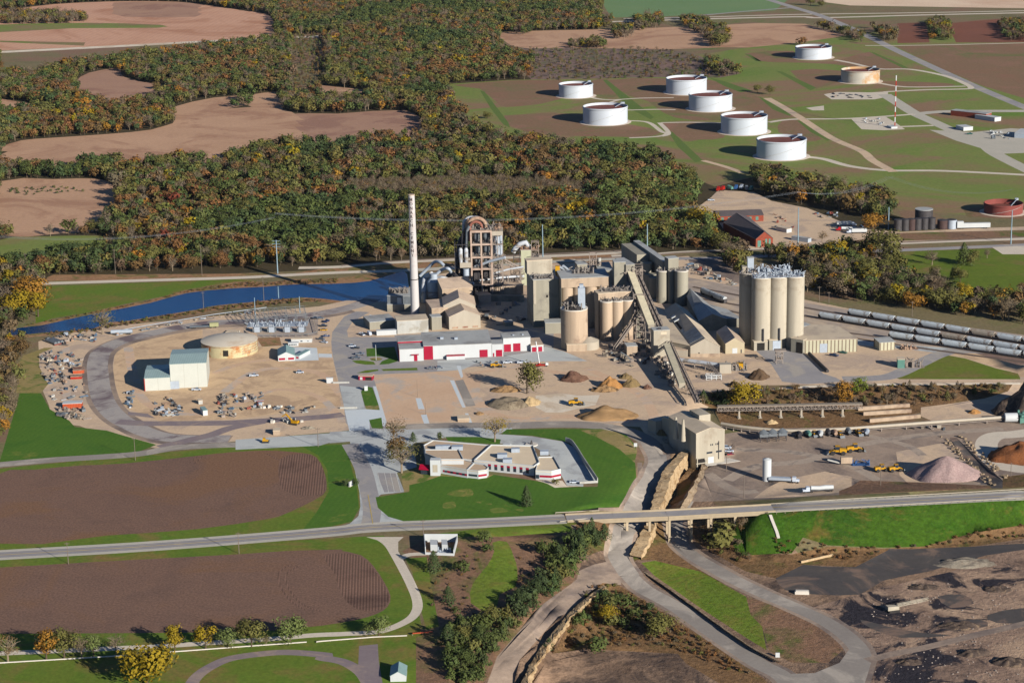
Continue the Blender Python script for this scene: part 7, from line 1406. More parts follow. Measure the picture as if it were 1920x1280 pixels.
t = thing('concrete_block', 'pale concrete block lying on the wet quarry mud', 'block', G(N6(945,497)), -.1); MB().box(-3.2, -1.2, -.2, 3.2, 1.2, 1.3).box(-2.8, -.9, 1.3, 2.8, .9, 1.6).build('slab', m_concp, t)
t = thing('culvert_pipe', 'long concrete pipe lying at the foot of the green bank', 'pipe', G(N6(940,362)), 0); e = G(N6(1080,333))-t.location; MB().tube([(0,0,.3), (e.x, e.y, e.z+.6)], .7, 12).build('pipe', m_rock, t)
t = thing('spillway', 'thin concrete spillway running down the green bank', 'spillway', G(N6(806,160)), 0); b = MB()
pp = [G(N6(*p))-t.location for p in ((806,155), (815,180), (825,205), (835,230), (842,255))]
for p, q in zip(pp, pp[1:]): b.bar(p+Vector((0,0,.3)), q+Vector((0,0,.3)), 1.5, .5)
b.build('channel', m_concp, t)
t = thing('cement_silo', 'small white upright silo beside the service truck', 'silo', G(N5(473,900))); MB().cyl(0, 0, 0, 11.5, 2.3, n=24).build('drum', m_white, t); MB().cyl(0, 0, 11.5, 12.3, 2.3, .4, 24, False).build('cone_roof', m_white, t)
t = thing('crusher_set', 'orange hopper crusher set on a patch of dark gravel', 'machine', G(N5(920,812)), 0); MB().box(-3, -1.5, 1, 3, 1.5, 4.5).build('hopper', m_tanc, t); MB().bar((-3, 0, 1), (-10, 0, 3), 1.2, .6).build('belt', m_white2, t); greeble(t, 3, -2, 12, 2, 0, 16, 'machinery', m_blue, 3, 1)
# trestle with pipes, tube conveyor
t = thing('pipe_trestle', 'long level belt trestle on tall legs across the ravine', 'trestle', G(N5(200,590))); o = t.location
A = Gz(N5(195,508), -.5)-o; B = Gz(N5(1010,492), -.5)-o; zt_ = A.z
MB().truss(A, B, 3, 2.2, 40, .3).build('truss', m_struct, t); MB().bar(A+Vector((0,0,2.6)), B+Vector((0,0,2.6)), 3.2, .5).build('belt_cover', m_wood, t)
for x in (318, 435, 552, 668, 787, 900):
    f = (x-195)/(1010-195.); c = A+(B-A)*f; z = hgt(o.x+c.x, o.y+c.y)-o.z; MB().bar((c.x, c.y-1.6, z-.5), (c.x, c.y-1, c.z), .7).bar((c.x, c.y+1.6, z-.5), (c.x, c.y+1, c.z), .7).box(c.x-1, c.y-2.4, z-.5, c.x+1, c.y+2.4, z+.3).build('leg', m_tansid, t)
for k, (a, b2, lb) in enumerate([((985,508), (1275,487), 'upper'), ((1015,535), (1285,518), 'middle'), ((1050,575), (1335,548), 'lower')]):
    t = thing('concrete_beam', lb+' of three long tan concrete beams at the end of the trestle', 'beam', G(N5(*a))); e = G(N5(*b2))-t.location; MB().bar((0,0,1), (e.x, e.y, e.z+1), 1.6, 2.2).build('beam', m_tanc, t)
t = thing('tube_conveyor', 'very long tan tube conveyor running from the crusher to a green drive house', 'conveyor', G(N5(220,590))); o = t.location
pts = smooth_line([Gz(N5(*p), -2.2)-o for p in ((218,582), (330,600), (480,615), (640,622), (800,617), (1000,605), (1400,575), (1820,545))], 6); b = MB(); b.tube(pts, .95, 10).build('tube', m_tansid, t); b = MB()
for p in pts[::2]: b.box(p.x-.3, p.y-.8, p.z-2.8, p.x+.3, p.y+.8, p.z-.9)
b.build('support', m_struct, t); b = MB(); [b.bar(p+Vector((0,-.2,-1.2)), q+Vector((0,-.2,-1.2)), 2, .3) for p, q in zip(pts, pts[1:])]; b.build('walkway', m_struct, t)
t = thing('drive_house', 'green drive house with white drum at the end of the tube conveyor', 'machine', G(N5(1850,575))); MB().tube([(-4, 0, 3), (3, 0, 3)], 2.6, 18).build('drum', m_white, t); MB().box(4, -3, 0, 12, 3, 5).build('housing', m_green, t); greeble(t, 4, -4, 14, 4, 4, 16, 'machinery', m_green, 3)
for k, x in enumerate((455, 505, 560)):
    t = thing('hopper_bin', ['left', 'middle', 'right'][k]+' grey steel bin of three under the curved tube conveyor', 'bin', G(N5(x, 680-k*4))); MB().frame(-2, -2, 2, 2, 0, 3, 1, 1, [3], .4).build('frame', m_dark, t); MB().box(-2.4, -2.4, 3.01, 2.4, 2.4, 4.6).cyl(0, 0, 4.6, 6.8, 3.4, .3, 4, False).build('hopper', m_steel, t)
for k, (x, y, mm, c_) in enumerate([(655,660,m_dark,'black'), (705,655,m_green,'green'), (775,655,m_white,'white'), (815,645,m_dark,'dark'), (855,650,m_rustduct,'rusty'), (930,640,m_steel,'grey'), (1035,645,m_galv,'silver')]):
    t = thing('mixer_drum', c_+' drum machine parked in the row under the pipe', 'machine', G(N5(x, y)), random.uniform(-1.8, -1.2)); MB().tube([(-3, 0, 2), (0, 0, 2.3), (2.4, 0, 2)], [1, 1.6, 1], 14).build('drum', mm, t); MB().box(-3, -1, .6, 3.6, 1, 1).build('chassis', m_dark, t); wheels(t, (-2.2, 2.4), 1.2, .5, .35)
# ---------------------------------------------------------------- rail cars
RC = None
def hopper(m, ribs):
    t = thing('hopper_car', 'x', 'rail car', (0,0,0)); P_ = []
    n = 14; sec_ = [(-8.2, .6), (-7.4, 1), (7.4, 1), (8.2, .6)]; vs = []
    prof = [(-1.0, 1.3), (-1.5, 2.2), (-1.58, 3.6), (-1.2, 4.4), (-.5, 4.75), (.5, 4.75), (1.2, 4.4), (1.58, 3.6), (1.5, 2.2), (1.0, 1.3)]
    for x, k in [(-8.0, 0), (-6.0, 1), (6.0, 1), (8.0, 0)]:
        for y, z in prof: vs.append((x, y, z if k or z > 3 else 3.3+(z-1.3)*.25))
    q = len(prof); fs = [(i*q+j, i*q+(j+1) % q, (i+1)*q+(j+1) % q, (i+1)*q+j) for i in range(3) for j in range(q)]+[tuple(range(q-1, -1, -1)), tuple(range(3*q, 4*q))]
    MB().add(vs, fs).build('body', m, t)
    b = MB(); [b.box(-7+1.0*i, -1.62, 2.2, -6.88+1.0*i, 1.62, 3.6) for i in range(15)] if ribs else b.box(-7.6, -.35, 4.76, 7.6, .35, 4.86); b.build('rib' if ribs else 'hatch_walk', m, t)
    MB().box(-8.6, -1.4, 1.0, 8.6, 1.4, 1.25).box(-8.6, -1.3, 1.25, -8.45, 1.3, 3.2).box(8.45, -1.3, 1.25, 8.6, 1.3, 3.2).build('underframe', m_dark, t)
    for x in (-6.2, 6.2): MB().tube([(x-.9, -1, .45), (x-.9, 1, .45)], .45, 10).tube([(x+.9, -1, .45), (x+.9, 1, .45)], .45, 10).box(x-1.4, -1.1, .4, x+1.4, -.9, .8).build('wheel_truck', m_dark, t)
    for x in (-4, 0, 4): loft(MB(), [(x-1.6, .9, 1.1, 1.25, 1.4), (x+1.6, .9, 1.1, 1.25, 1.4)]).cyl(x, 0, .5, 1.26, .4, 1.3, 4, False).build('outlet', m_dark, t)
    return t
mg = [mat('hopper_grey_paint', TW(240,242,236), .6, .1, .3, streak=.3, c3=TW(178,164,148), sc2=.2), mat('hopper_tan_paint', TW(208,190,166), .6, .12, .3, c3=TW(160,130,108), sc2=.2), mat('hopper_rust_paint', TW(146,110,96), .7, .2, .3)]
ROWS = [('front', (1666,634), (1920,672), 19, 0, 'front row of rail cars'), ('second', (1535,597), (1960,668), 24, 1, 'second row of rail cars'), ('back', (1590,591), (1960,652), 20, 0, 'back row of rail cars')]
PRO = {}
for nm_, a, b_, n_, mi, gp in ROWS:
    A = G(FU(*a)); B = G(FU(*b_)); d = (B-A); L_ = d.length; d.normalize(); ang = math.atan2(d.y, d.x); k = 0; s_ = 0.0
    while s_ < L_ and k < 24:
        key = (random.random() < .2 and nm_ == 'second', 2 if False else (1 if random.random() < .2 else 0))
        p = A+d*(s_+8.8); lb = '%s hopper car with %s in the %s' % (['grey', 'tan', 'rusty brown'][key[1]], 'ribbed sides' if key[0] else 'smooth rounded sides', gp)
        if key not in PRO: t = PRO[key] = hopper(mg[key[1]], key[0]); t.location = p; t.rotation_euler = (0,0,ang); t['label'] = lb; t['group'] = lb[:lb.index(' in the')]+' in '+gp
        else: copy_tree(PRO[key], p, ang, lb, lb[:lb.index(' in the')]+' in '+gp)
        s_ += 17.9; k += 1
A = G(Z3(345,505)); B = G(Z3(545,590)); d = (B-A); ang = math.atan2(d.y, d.x)
for k, f in enumerate((.28, .76)): copy_tree(PRO[(False, 0)], A+d*f, ang, ['left', 'right'][k]+' of two pale hopper cars parked left of the tall silos', 'two hopper cars left of the tall silos') if (False, 0) in PRO else None
# railway tracks
m_rail = mat('rail_track_steel', TW(110,96,88), .6, .2, 1)
def track(label, pts):
    P = [G(p) for p in pts]; t = thing('railway_track', label, 'track', P[0]); b = MB(); s2 = MB(); P = smooth_line([p-t.location for p in P], 4)
    for p, q in zip(P, P[1:]):
        d = (q-p).normalized(); n = Vector((-d.y, d.x, 0))
        for s_ in (-.75, .75): b.bar(p+n*s_+Vector((0,0,.28)), q+n*s_+Vector((0,0,.28)), .18, .2)
        s2.bar(p+Vector((0,0,.1)), q+Vector((0,0,.1)), 2.7, .16)
    b.build('rail', m_rail, t); s2.build('sleeper_bed', mat('sleeper_bed', T(120,104,94), .95, .2, .8), t)
track('track under the front row of rail cars', [FU(1540,618), FU(1666,634.5), FU(1920,672.5), FU(2000,684)]); track('track under the second row of rail cars', [FU(1290,556), FU(1400,575), FU(1535,597), FU(1960,668)]); track('track under the back row of rail cars', [FU(1300,538), FU(1450,566), FU(1590,591), FU(1960,652)])
track('empty track nearest the ribbed warehouse', [FU(1460,612), FU(1600,634), FU(1750,656), FU(2000,690)]); track('empty track beside the tall silos', [FU(1290,566), FU(1400,590), FU(1540,618)])
track('main line past the brick depot', [N4(-600,500), N4(-200,478), N4(0,462), N4(300,452), N4(640,437), N4(1230,404), N4(2050,370)]); track('main line behind the plant', [FU(640,498), FU(735,490), FU(900,482), FU(1080,474), FU(1200,468)])
# tank farm and depot odds
small('brick_station', 'long low red brick building with grey roof on the tank farm', 'building', N3(1532,612), N3(1720,605), N3(0,585)[1], N3(1530,575), m_brick, m_greyroof); small('pump_house', 'white flat roofed building beside the red brick building', 'building', N3(1660,628), N3(1765,625), N3(0,608)[1], N3(1650,596), m_white, m_white)
small('valve_hut', 'small white hut beside the tank farm road', 'hut', N3(1600,694), N3(1650,672), N3(0,676)[1], N3(1592,662), m_white, m_white); small('equipment_box', 'white equipment box at the foot of the radio mast', 'hut', N3(1218,682), N3(1250,672), N3(0,674)[1], N3(1216,664), m_white, m_white)
small('depot_building', 'pale blue building at the right edge of the tank farm', 'building', N3(1870,730), N3(1960,710), N3(0,705)[1], N3(1865,680), m_galv, m_white)
def dbl(lb, fl, fr_, ty, bl, rise=2.5, wallm=m_brick): return small('brick_depot', lb, 'building', fl, fr_, ty, bl, wallm, m_darkroof, 'gable_y', rise, [(.15,.3,.2,.7,m_green,'window'), (.6,.8,.2,.7,m_green,'window')])
t = root('brick_depot', 'long brick engine shed with dark gable roof, near end', 'building', N4(412,430)); h = hz(t.location, N4(0,385)[1]); P = sec(t, [N4(412,385), N4(508,380), N4(375,262), N4(228,292)], h, m_brick, m_darkroof, 'gable_y', 5.5); panel(t, P[0], P[1], .1, .3, .1, 5, m_green, 'door'); panel(t, P[0], P[1], .55, .66, 2, 6, m_green, 'window'); panel(t, P[0], P[1], .75, .86, 2, 6, m_green, 'window')
t = root('brick_depot', 'brick cross wing behind the long engine shed', 'building', N4(195,292)); h = hz(t.location, N4(0,258)[1]); P = sec(t, [N4(195,258), N4(455,250), N4(200,226)], h, m_brick, m_darkroof, 'gable_x', 2)
for k in range(6): panel(t, P[0], P[1], .08+.15*k, .14+.15*k, 1, 4, m_green, 'window')
small('white_hut', 'small white building with flat roof beside the brick shed', 'hut', N4(525,335), N4(585,330), N4(0,315)[1], N4(520,302), m_white, m_dustroof); small('striped_shed', 'long pale blue shed at the foot of the power pole', 'shed', N4(612,390), N4(705,385), N4(0,370)[1], N4(615,362), m_galv, m_greyroof)
for k, (x, w_, c_) in enumerate([(1210,10,0), (1250,9,0), (1285,9,1), (1320,9,0), (1358,9,0), (1398,8,0), (1460,9,1), (1512,9,2)]):
    t = thing('storage_tank', ['first', 'second', 'third', 'fourth', 'fifth', 'sixth', 'seventh', 'eighth'][k]+' dark upright tank from the left in the depot row', 'tank', G(N4(x, 338-k*2)), 0, 'dark depot tanks'); MB().cyl(0, 0, 0, 9 if k < 6 else 7, 3.2 if k < 6 else 4, n=20).build('drum', [m_dark, mat('rusty_black_tank', TW(92,70,64), .8, .2, .3), m_galv][c_], t); MB().cyl(0, 0, 9 if k < 6 else 7, 9.6 if k < 6 else 7.8, 3.2 if k < 6 else 4, .5, 20, False).build('roof', m_dark, t)
t = thing('storage_tank', 'taller black tank standing behind the depot row', 'tank', G(N4(1355,300))); MB().cyl(0, 0, 0, 12, 7, n=28).build('drum', m_dark, t); MB().cyl(0, 0, 12, 12.4, 7.1, n=28).build('roof', m_greyroof, t)
t = thing('white_trailer', 'long white tank car at the right of the depot', 'trailer', G(N4(1635,325))); MB().box(-13, -1.5, 1, 13, 1.5, 4.5).box(-13, -1.5, 4.51, -8, 1.5, 6).build('body', m_white, t); wheels(t, (-10, -8, 8, 10), 1.3, .5, .3)
for k, (x, y, c_) in enumerate([(200,95,m_red), (225,92,m_red), (265,88,m_green), (300,86,m_blue), (330,84,m_galv), (360,90,m_steel), (385,92,m_green)]):
    t = thing('farm_machine', ['red', 'dark red', 'green', 'blue', 'silver', 'grey', 'pale green'][k]+' machine parked along the top edge of the depot', 'machine', G(N4(x, y+20)), random.uniform(0, 3)); loft(MB(), [(-3, 1.5, 1, 1, 3), (2, 1.5, 1.2, 1, 4)]).build('body', c_, t); wheels(t, (-2, 2), 1.7, .8, .4)
t = thing('radio_mast', 'tall red and white lattice mast on the tank farm', 'mast', G(N3(1236,675))); h = hz(t.location, N3(0,400)[1]); b = [MB(), MB()]
for k in range(10): b[k % 2].truss(Vector((0, 0, h*k/10)), Vector((.01, 0, h*(k+1)/10-.01)), 1.1, .01, 3, .35) if False else b[k % 2].box(-.45, -.45, h*k/10, .45, .45, h*(k+1)/10-.003)
b[0].build('red_section', m_red, t); b[1].build('white_section', m_white, t)
# ---------------------------------------------------------------- poles and lines
m_pole = mat('pole_wood', TW(150,132,114), .9, .2, 1); m_spole = mat('steel_pole', TW(176,196,200), .5, .1, 1, metal=.2)
def pole(label, p, ty, r=.18, arms=1, m=None, name='utility_pole', cat='pole', group=None, lw=2.4):
    b = G(p); h = hz(b, ty); t = thing(name, label, cat, b, 0, group); MB().cyl(0, 0, -.5, h, r, r*.65, 8).build('pole', m or m_pole, t)
    for k in range(arms): z = h-.8-2.2*k; MB().box(-lw/2, -.12, z, lw/2, .12, z+.22).build('crossarm', m or m_pole, t)
    return t, h
PL = []
for p, ty, lb in [(N8(385,470), N8(0,348)[1], 'slim pole beside the highway, leftmost of the three'), (N8(1345,413), N8(0,292)[1], 'slim pole beside the highway, middle of the three'), (N7(582,320), N7(0,220)[1], 'slim pole beside the white equipment enclosure'), (M2(762,728), M2(0,600)[1], 'slim pole beside the west plant road'), (M2(1790,652), M2(0,545)[1], 'slim pole beside the concrete road'),
                  (Z5(1655,1115), Z5(0,985)[1], 'pole beside the crusher building apron'), (N5(345,1003), N5(0,870)[1], 'pole in the crusher yard near the highway'), (N5(1113,930), N5(0,815)[1], 'pole left of the pink heap'), (N5(1845,880), N5(0,800)[1], 'pole at the circular road'), (M1(148,390), M1(0,285)[1], 'wood pole at the left in the hedge'), (M1(650,400), M1(0,262)[1], 'wood pole in the lane hedge'), (M1(1137,410), M1(0,235)[1], 'tall wood pole right of the lane hedge'),
                  (M1(1485,560), M1(0,415)[1], 'brown pole on the pond island bank'), (M1(1146,600), M1(0,500)[1], 'thin pole standing in the pond'), (N4(822,745), N4(0,680)[1], 'pole behind the tall silos'), (N4(768,738), N4(0,650)[1], 'pole close behind the right tall silo'), (N4(1290,820), N4(0,735)[1], 'pole behind the rail cars')]:
    PL.append(pole(lb, p, ty, .2, 1))
for p, ty, lb in [(M1(1562,398), M1(0,210)[1], 'tall pale steel pylon pole beside the pond lane'), (N4(648,450), N4(0,208)[1], 'tall pale steel pole beside the brick shed'), (N4(1157,330), N4(0,205)[1], 'tall pale steel pole behind the huge olive tree'), (N4(1846,412), N4(0,222)[1], 'tall pale steel pole at the right edge'), (Z2(1160,300), Z2(0,0)[1], 'tall thin steel pole behind the silo gallery'), (Z2(265,310), Z2(0,5)[1], 'tall thin steel pole behind the elevator building')]:
    PL.append(pole(lb, p, ty, .5, 3 if 'pylon' in lb else 0, m_spole, 'transmission_pole', 'pole', None, 6))
for p, ty, lb in [(Z7(545,195), Z7(0,-10)[1], 'left tall lightning mast of the substation'), (Z7(925,120), Z7(0,-20)[1], 'right tall lightning mast of the substation'), (M1(1567,535), M1(0,470)[1], 'short mast between the lightning masts')]: pole(lb, p, ty, .35, 0, m_spole, 'lightning_mast', 'mast')
pole('white flagpole in the round bed before the workshop', M3(808,640), M3(0,480)[1], .18, 0, m_white, 'flagpole', 'flagpole')
pole('thin pole on the graded lot', M4(-35,430) if False else Z4(835,750), Z4(0,610)[1], .12, 0); pole('pole on the graded lot near the concrete strip', Z4(905,900), Z4(0,800)[1], .12, 0)
# long spans of overhead line
def wires(label, a, b_, za, zb, n=3, sag=4, sp=2.5):
    A, B = Gz(a, 0), Gz(b_, 0); t = thing('power_line', label, 'power line', A); d = B-A; nn = Vector((-d.y, d.x, 0)).normalized()
    for k in range(n):
        pts = [d*(i/24)+nn*sp*(k-(n-1)/2)+Vector((0,0,za+(zb-za)*i/24-sag*4*(i/24)*(1-i/24))) for i in range(25)]; MB().tube(pts, .03, 4, False).build('wire', m_galv, t)
wires('three sagging wires along the pond lane', M1(1562,398), N4(648,450), 45, 45, 3, 12); wires('three wires from the brick shed pole to the next pole', N4(648,450), N4(1157,330), 45, 42, 3, 6); wires('three wires toward the right edge pole', N4(1157,330), N4(1846,412), 42, 42, 3, 7); wires('three wires running left above the hedge', M1(-400,410), M1(1562,398), 36, 42, 3, 12)
# ---------------------------------------------------------------- substation
t = thing('substation_gantry', 'grey lattice steel gantries of the substation', 'substation', G(Z7(470,250))); o = t.location
e = G(Z7(980,215))-o; b = MB(); u = e.normalized(); n = Vector((-u.y, u.x, 0)); L_ = e.length
for row, zz in ((0, 7), (7, 6.5), (14, 9)):
    for k in range(7):
        c = u*(L_*k/6)+n*row; b.bar(c, c+Vector((0,0,zz)), .16); b.bar(c+u*.9, c+u*.9+Vector((0,0,zz)), .16)
    for z in (zz, zz-1.2): b.bar(n*row+Vector((0,0,z)), n*row+e+Vector((0,0,z)), .2)
for k in range(14): c = u*(L_*k/13); b.bar(c+Vector((0,0,7)), c+n*14+Vector((0,0,8.5)), .25)
b.build('gantry', m_steel, t); greeble(t, 0, 2, L_, 14, 0, 60, 'insulators', m_galv, 9, .9, 3)
for k, x in enumerate((560, 685, 820, 940)):
    t = thing('transformer', ['first', 'second', 'third', 'fourth'][k]+' grey transformer from the left in the substation', 'transformer', G(Z7(x, 285))); MB().box(-1.8, -1.4, .2, 1.8, 1.4, 3.6).build('tank', m_galv, t)
    for s_ in (-1, 1): MB().box(s_*2.4-.5, -1.2, .5, s_*2.4+.5, 1.2, 3).build('radiator', m_steel, t)
    b = MB(); [b.cyl(-1.1+1.1*q, 0, 3.6, 5.2, .16, .1, 8) for q in range(3)]; b.build('bushing', m_white, t); MB().tube([(-1.2, .8, 4.3), (1.2, .8, 4.3)], .4, 10).build('conservator', m_galv, t)
guard('chain link fence around the substation', [Z7(560,335), Z7(1000,325), Z7(1075,305), Z7(1040,180)], m=m_steel, h=1.8, thick=.06, name='mesh_fence', cat='fence')
guard('yard fence line along the pond bank', [M1(640,735), M1(900,690), M1(1200,640), M1(1500,600)], m=m_galv, h=1.5, thick=.05, name='mesh_fence', cat='fence')
# ---------------------------------------------------------------- scrap and stores, one object per lot
SCM = [m_rustduct, m_steel, m_struct, m_galv, m_white2, m_wood, m_dark, m_steel, m_pipe, m_struct, m_tansid, mat('faded_red_paint', TW(176,96,80), .7, .2, .4), mat('faded_blue_paint', TW(120,140,156), .7, .2, .4)]
SP = []
def lots(region, z, poly, n, s, seed, mats=None, kinds=None):
    r = random.Random(seed); P = mp(z, *poly); x0, x1 = min(p[0] for p in P), max(p[0] for p in P); y0, y1 = min(p[1] for p in P), max(p[1] for p in P); k = 0; tries = 0
    while k < n and tries < n*30:
        tries += 1; p = (r.uniform(x0, x1), r.uniform(y0, y1))
        if not pip(P, *p): continue
        m = r.choice(mats or SCM); kd = r.choice(kinds or ('pipes', 'crate', 'beams', 'machine', 'pallet', 'plates')); b = MB(); a = s*r.uniform(.6, 1.4)
        if kd == 'pipes': [b.tube([(-2.2*a, .5*i*a*.6, .3*a+(.45*a if i > 2 else 0)), (2.2*a, .5*i*a*.6 if i <= 2 else .5*(i-3)*a*.6, .3*a+(.45*a if i > 2 else 0))], .25*a, 7) for i in range(3)]
        elif kd == 'crate': b.box(-a, -.8*a, 0, a, .8*a, 1.3*a).box(-a*1.05, -.85*a, 1.301*a, a*1.05, .85*a, 1.4*a)
        elif kd == 'beams': [b.bar((-2.5*a, i*.4*a, .25+.1*i), (2.5*a, i*.5*a, .25+.1*i), .3*a) for i in range(4)]
        elif kd == 'pallet': [b.box(-a, -.8*a, i*.3, a, .8*a, i*.3+.22) for i in range(4)]
        elif kd == 'plates': b.box(-1.6*a, -a, 0, 1.6*a, a, .3).bar((-1.6*a, a, 0), (1.2*a, .4*a, 1.3*a), .9*a, .1)
        else:
            b.box(-1.2*a, -.7*a, .2, .8*a, .7*a, 1.2*a).cyl(.9*a, 0, .2, 1.8*a, .5*a, n=10).tube([(-.8*a, 0, 1.3*a), (0, 0, 2*a), (.9*a, 0, 1.7*a)], .15*a, 6)
        nm = {'pipes': 'pipe_bundle', 'crate': 'crate', 'beams': 'beam_stack', 'machine': 'scrap_machine', 'pallet': 'pallet_stack', 'plates': 'steel_plates'}[kd]; cn = m.name.replace('_', ' ')
        o = b.build(nm, m, None, G(p)); o.rotation_euler = (0, 0, r.uniform(0, 3.1)); lb = '%s of %s in %s' % (nm.replace('_', ' '), cn, region); tag(o, lb, nm.split('_')[-1] if nm != 'scrap_machine' else 'machine part', lb+' lot'); k += 1
lots('the scrap yard left of the loop road', M2, (230,130, 330,110, 470,160, 480,200, 400,240, 380,300, 250,300, 225,220), 95, .9, 1); lots('the strip above the scrap yard', M2, (260,40, 380,20, 540,20, 550,60, 420,80, 300,85), 34, .9, 2); lots('the strip between pond and loop road', M1, (640,720, 900,690, 1200,640, 1500,600, 1500,618, 1150,660, 800,720, 640,750), 46, .8, 3)
lots('the lower scrap yard', M2, (290,330, 480,290, 490,390, 290,390), 22, .8, 4); lots('the store below the orange container', M2, (310,445, 490,445, 500,500, 400,505, 320,480), 26, 1.1, 5, [m_wood, m_struct, m_steel], ['beams', 'pipes', 'machine'])
lots('the laydown rows before the sheds', M2, (860,420, 940,370, 1030,430, 1020,480, 880,480), 40, .8, 6, [m_galv, m_steel, m_white2, m_dark, m_rustduct]); lots('the pipe store by the dark track', M2, (710,350, 750,340, 770,440, 710,445), 22, .8, 7, [m_galv, m_steel, MC['faded_blue_paint']]); lots('the middle laydown yard', M2, (1200,370, 1340,350, 1480,350, 1470,440, 1350,480, 1190,490, 1230,430), 60, .9, 8)
lots('the east laydown row', M2, (1540,430, 1770,425, 1770,465, 1540,465), 20, .8, 9, [m_dark, m_steel, m_galv, m_white2]); lots('the concrete block line', M2, (1460,428, 1640,424, 1640,432, 1460,436), 8, .7, 10, [m_concp], ['crate']); lots('the excavator works', M2, (1480,500, 1740,495, 1740,515, 1500,520), 9, .8, 11, [m_white2, m_concp], ['pallet', 'crate'])
lots('the yard behind the workshops', M4, (450,250, 900,240, 960,300, 600,320, 450,300), 14, .7, 12); lots('the base of the kiln tower', Z1, (860,920, 1290,900, 1290,1100, 950,1180), 24, 1.2, 13, [m_struct, m_steel, m_dark]); lots('the yard under the steel trestle', Z2, (740,1060, 1180,1000, 1180,1200, 1000,1230, 760,1140), 60, 1.3, 14, [m_struct, m_steel, m_wood, m_dark, m_tansid])
lots('the rubble slope beside the lower conveyor', Z5, (1030,170, 1150,150, 1240,340, 1180,400, 1060,300), 46, 1.2, 15, [m_concp, m_struct, m_wood]); lots('the storage strip behind the tracks', Z2, (1500,330, 1700,380, 1920,520, 1920,560, 1650,470, 1480,400), 40, 1.1, 16); lots('the tank farm pipe yard', N3, (880,495, 1110,498, 1110,520, 900,520), 18, 1.3, 17, [m_dark, m_steel, m_rustduct], ['pipes', 'beams'])
lots('the tank farm meter yard', N3, (1060,630, 1180,625, 1220,660, 1100,665), 16, .9, 18, [m_galv, m_white2]); lots('the pipe manifold yard at the right', N3, (1740,700, 1840,700, 1860,740, 1760,740), 18, 1.2, 19, [m_galv, m_white, m_steel], ['pipes', 'machine']); lots('the depot yard', N4, (740,240, 880,240, 880,265, 760,265), 12, 1, 20)
lots('the boulder rows along the ditch', N5, (1430,650, 1470,650, 1760,930, 1720,940), 55, .6, 21, [m_rock2], ['crate']); lots('the boulder rows beyond the ditch', N5, (1540,650, 1580,650, 1830,880, 1800,900), 50, .6, 22, [m_rock2], ['crate']); lots('the ravine road', N5, (1270,595, 1490,590, 1490,615, 1290,615), 8, 1, 23)
t = thing('culvert_rack', 'long black pipe lying beside the grey apron', 'pipe', G(N5(712,195))); e = G(N5(815,295))-t.location; MB().tube([(0,0,1), (e.x, e.y, 1)], 1.0, 12).build('pipe', m_dark, t)
t = thing('tank_trailer', 'long grey tank trailer beside the loop road by the pond', 'trailer', G(Z6(770,305)), .05); MB().tube([(-7,0,2), (7,0,2)], 1.3, 14).build('tank', m_galv, t); wheels(t, (-5, -3.6, 4, 5.4), 1.2, .5, .35)
t = thing('pipe_stack', 'bundle of large grey pipes at the end of the scrap yard', 'pipes', G(Z6(220,370)), 2.3); [MB().tube([(-6, i*2.4, 1.1), (6, i*2.4, 1.1)], 1.05, 12).build('pipe', m_steel, t) for i in range(3)]
t = thing('flatbed_hauler', 'grey and olive hauler parked on the loop road', 'truck', G(Z6(1470,250)), .1); MB().box(-9, -1.3, 1, 4, 1.3, 1.6).build('bed', m_steel, t); MB().box(4.2, -1.3, .8, 10, 1.3, 3.4).build('body', mat('olive_truck_paint', TW(196,190,140), .6, .1, .5), t); wheels(t, (-7, -5.5, 5, 8), 1.3, .5, .3)
# highway paint
def stripe(label, pts, off, w, m, dash=0, z=.05):
    P = [Vector((*G(p).xy, 0)) for p in pts]; P = smooth_line(P, 6); b = MB(); 
    for p, q in zip(P, P[1:]):
        d = (q-p).normalized(); n = Vector((-d.y, d.x, 0)); b.add([p+n*(off-w/2)+Vector((0,0,z)), q+n*(off-w/2)+Vector((0,0,z)), q+n*(off+w/2)+Vector((0,0,z)), p+n*(off+w/2)+Vector((0,0,z))], [(0,1,2,3)])
    o = b.build('road_marking', m); o['kind'] = 'structure'
for P_ in (HW, HR):
    for o_ in (-2.9, -1.2, 1.2, 2.9): stripe('', P_, o_, .7, mat('wheel_worn_asphalt', T(132,127,128), .9, .1, .2), z=.03)
ym = mat('yellow_road_paint', T(190,164,96), .9, .1, .5); wm = mat('white_road_paint', T(206,202,194), .9, .1, .5); dm = mat('dark_wheel_track', T(116,112,114), .9, .1, .3)
stripe('', HW, 0, .35, ym); stripe('', HR, 0, .35, ym); stripe('', HW, 3.9, .25, wm); stripe('', HW, -3.9, .25, wm); stripe('', HR, 3.9, .25, wm); stripe('', HR, -3.9, .25, wm)
stripe('', [M5(390,930), M5(410,1050), M5(440,1230)], 0, .35, ym)
for x0, y0, x1, y1 in ((490,700,535,905), (560,700,605,905), (620,700,665,900), (680,705,730,895)): stripe('', [M5(x0, y0), M5(x1, y1)], 0, .25, wm)
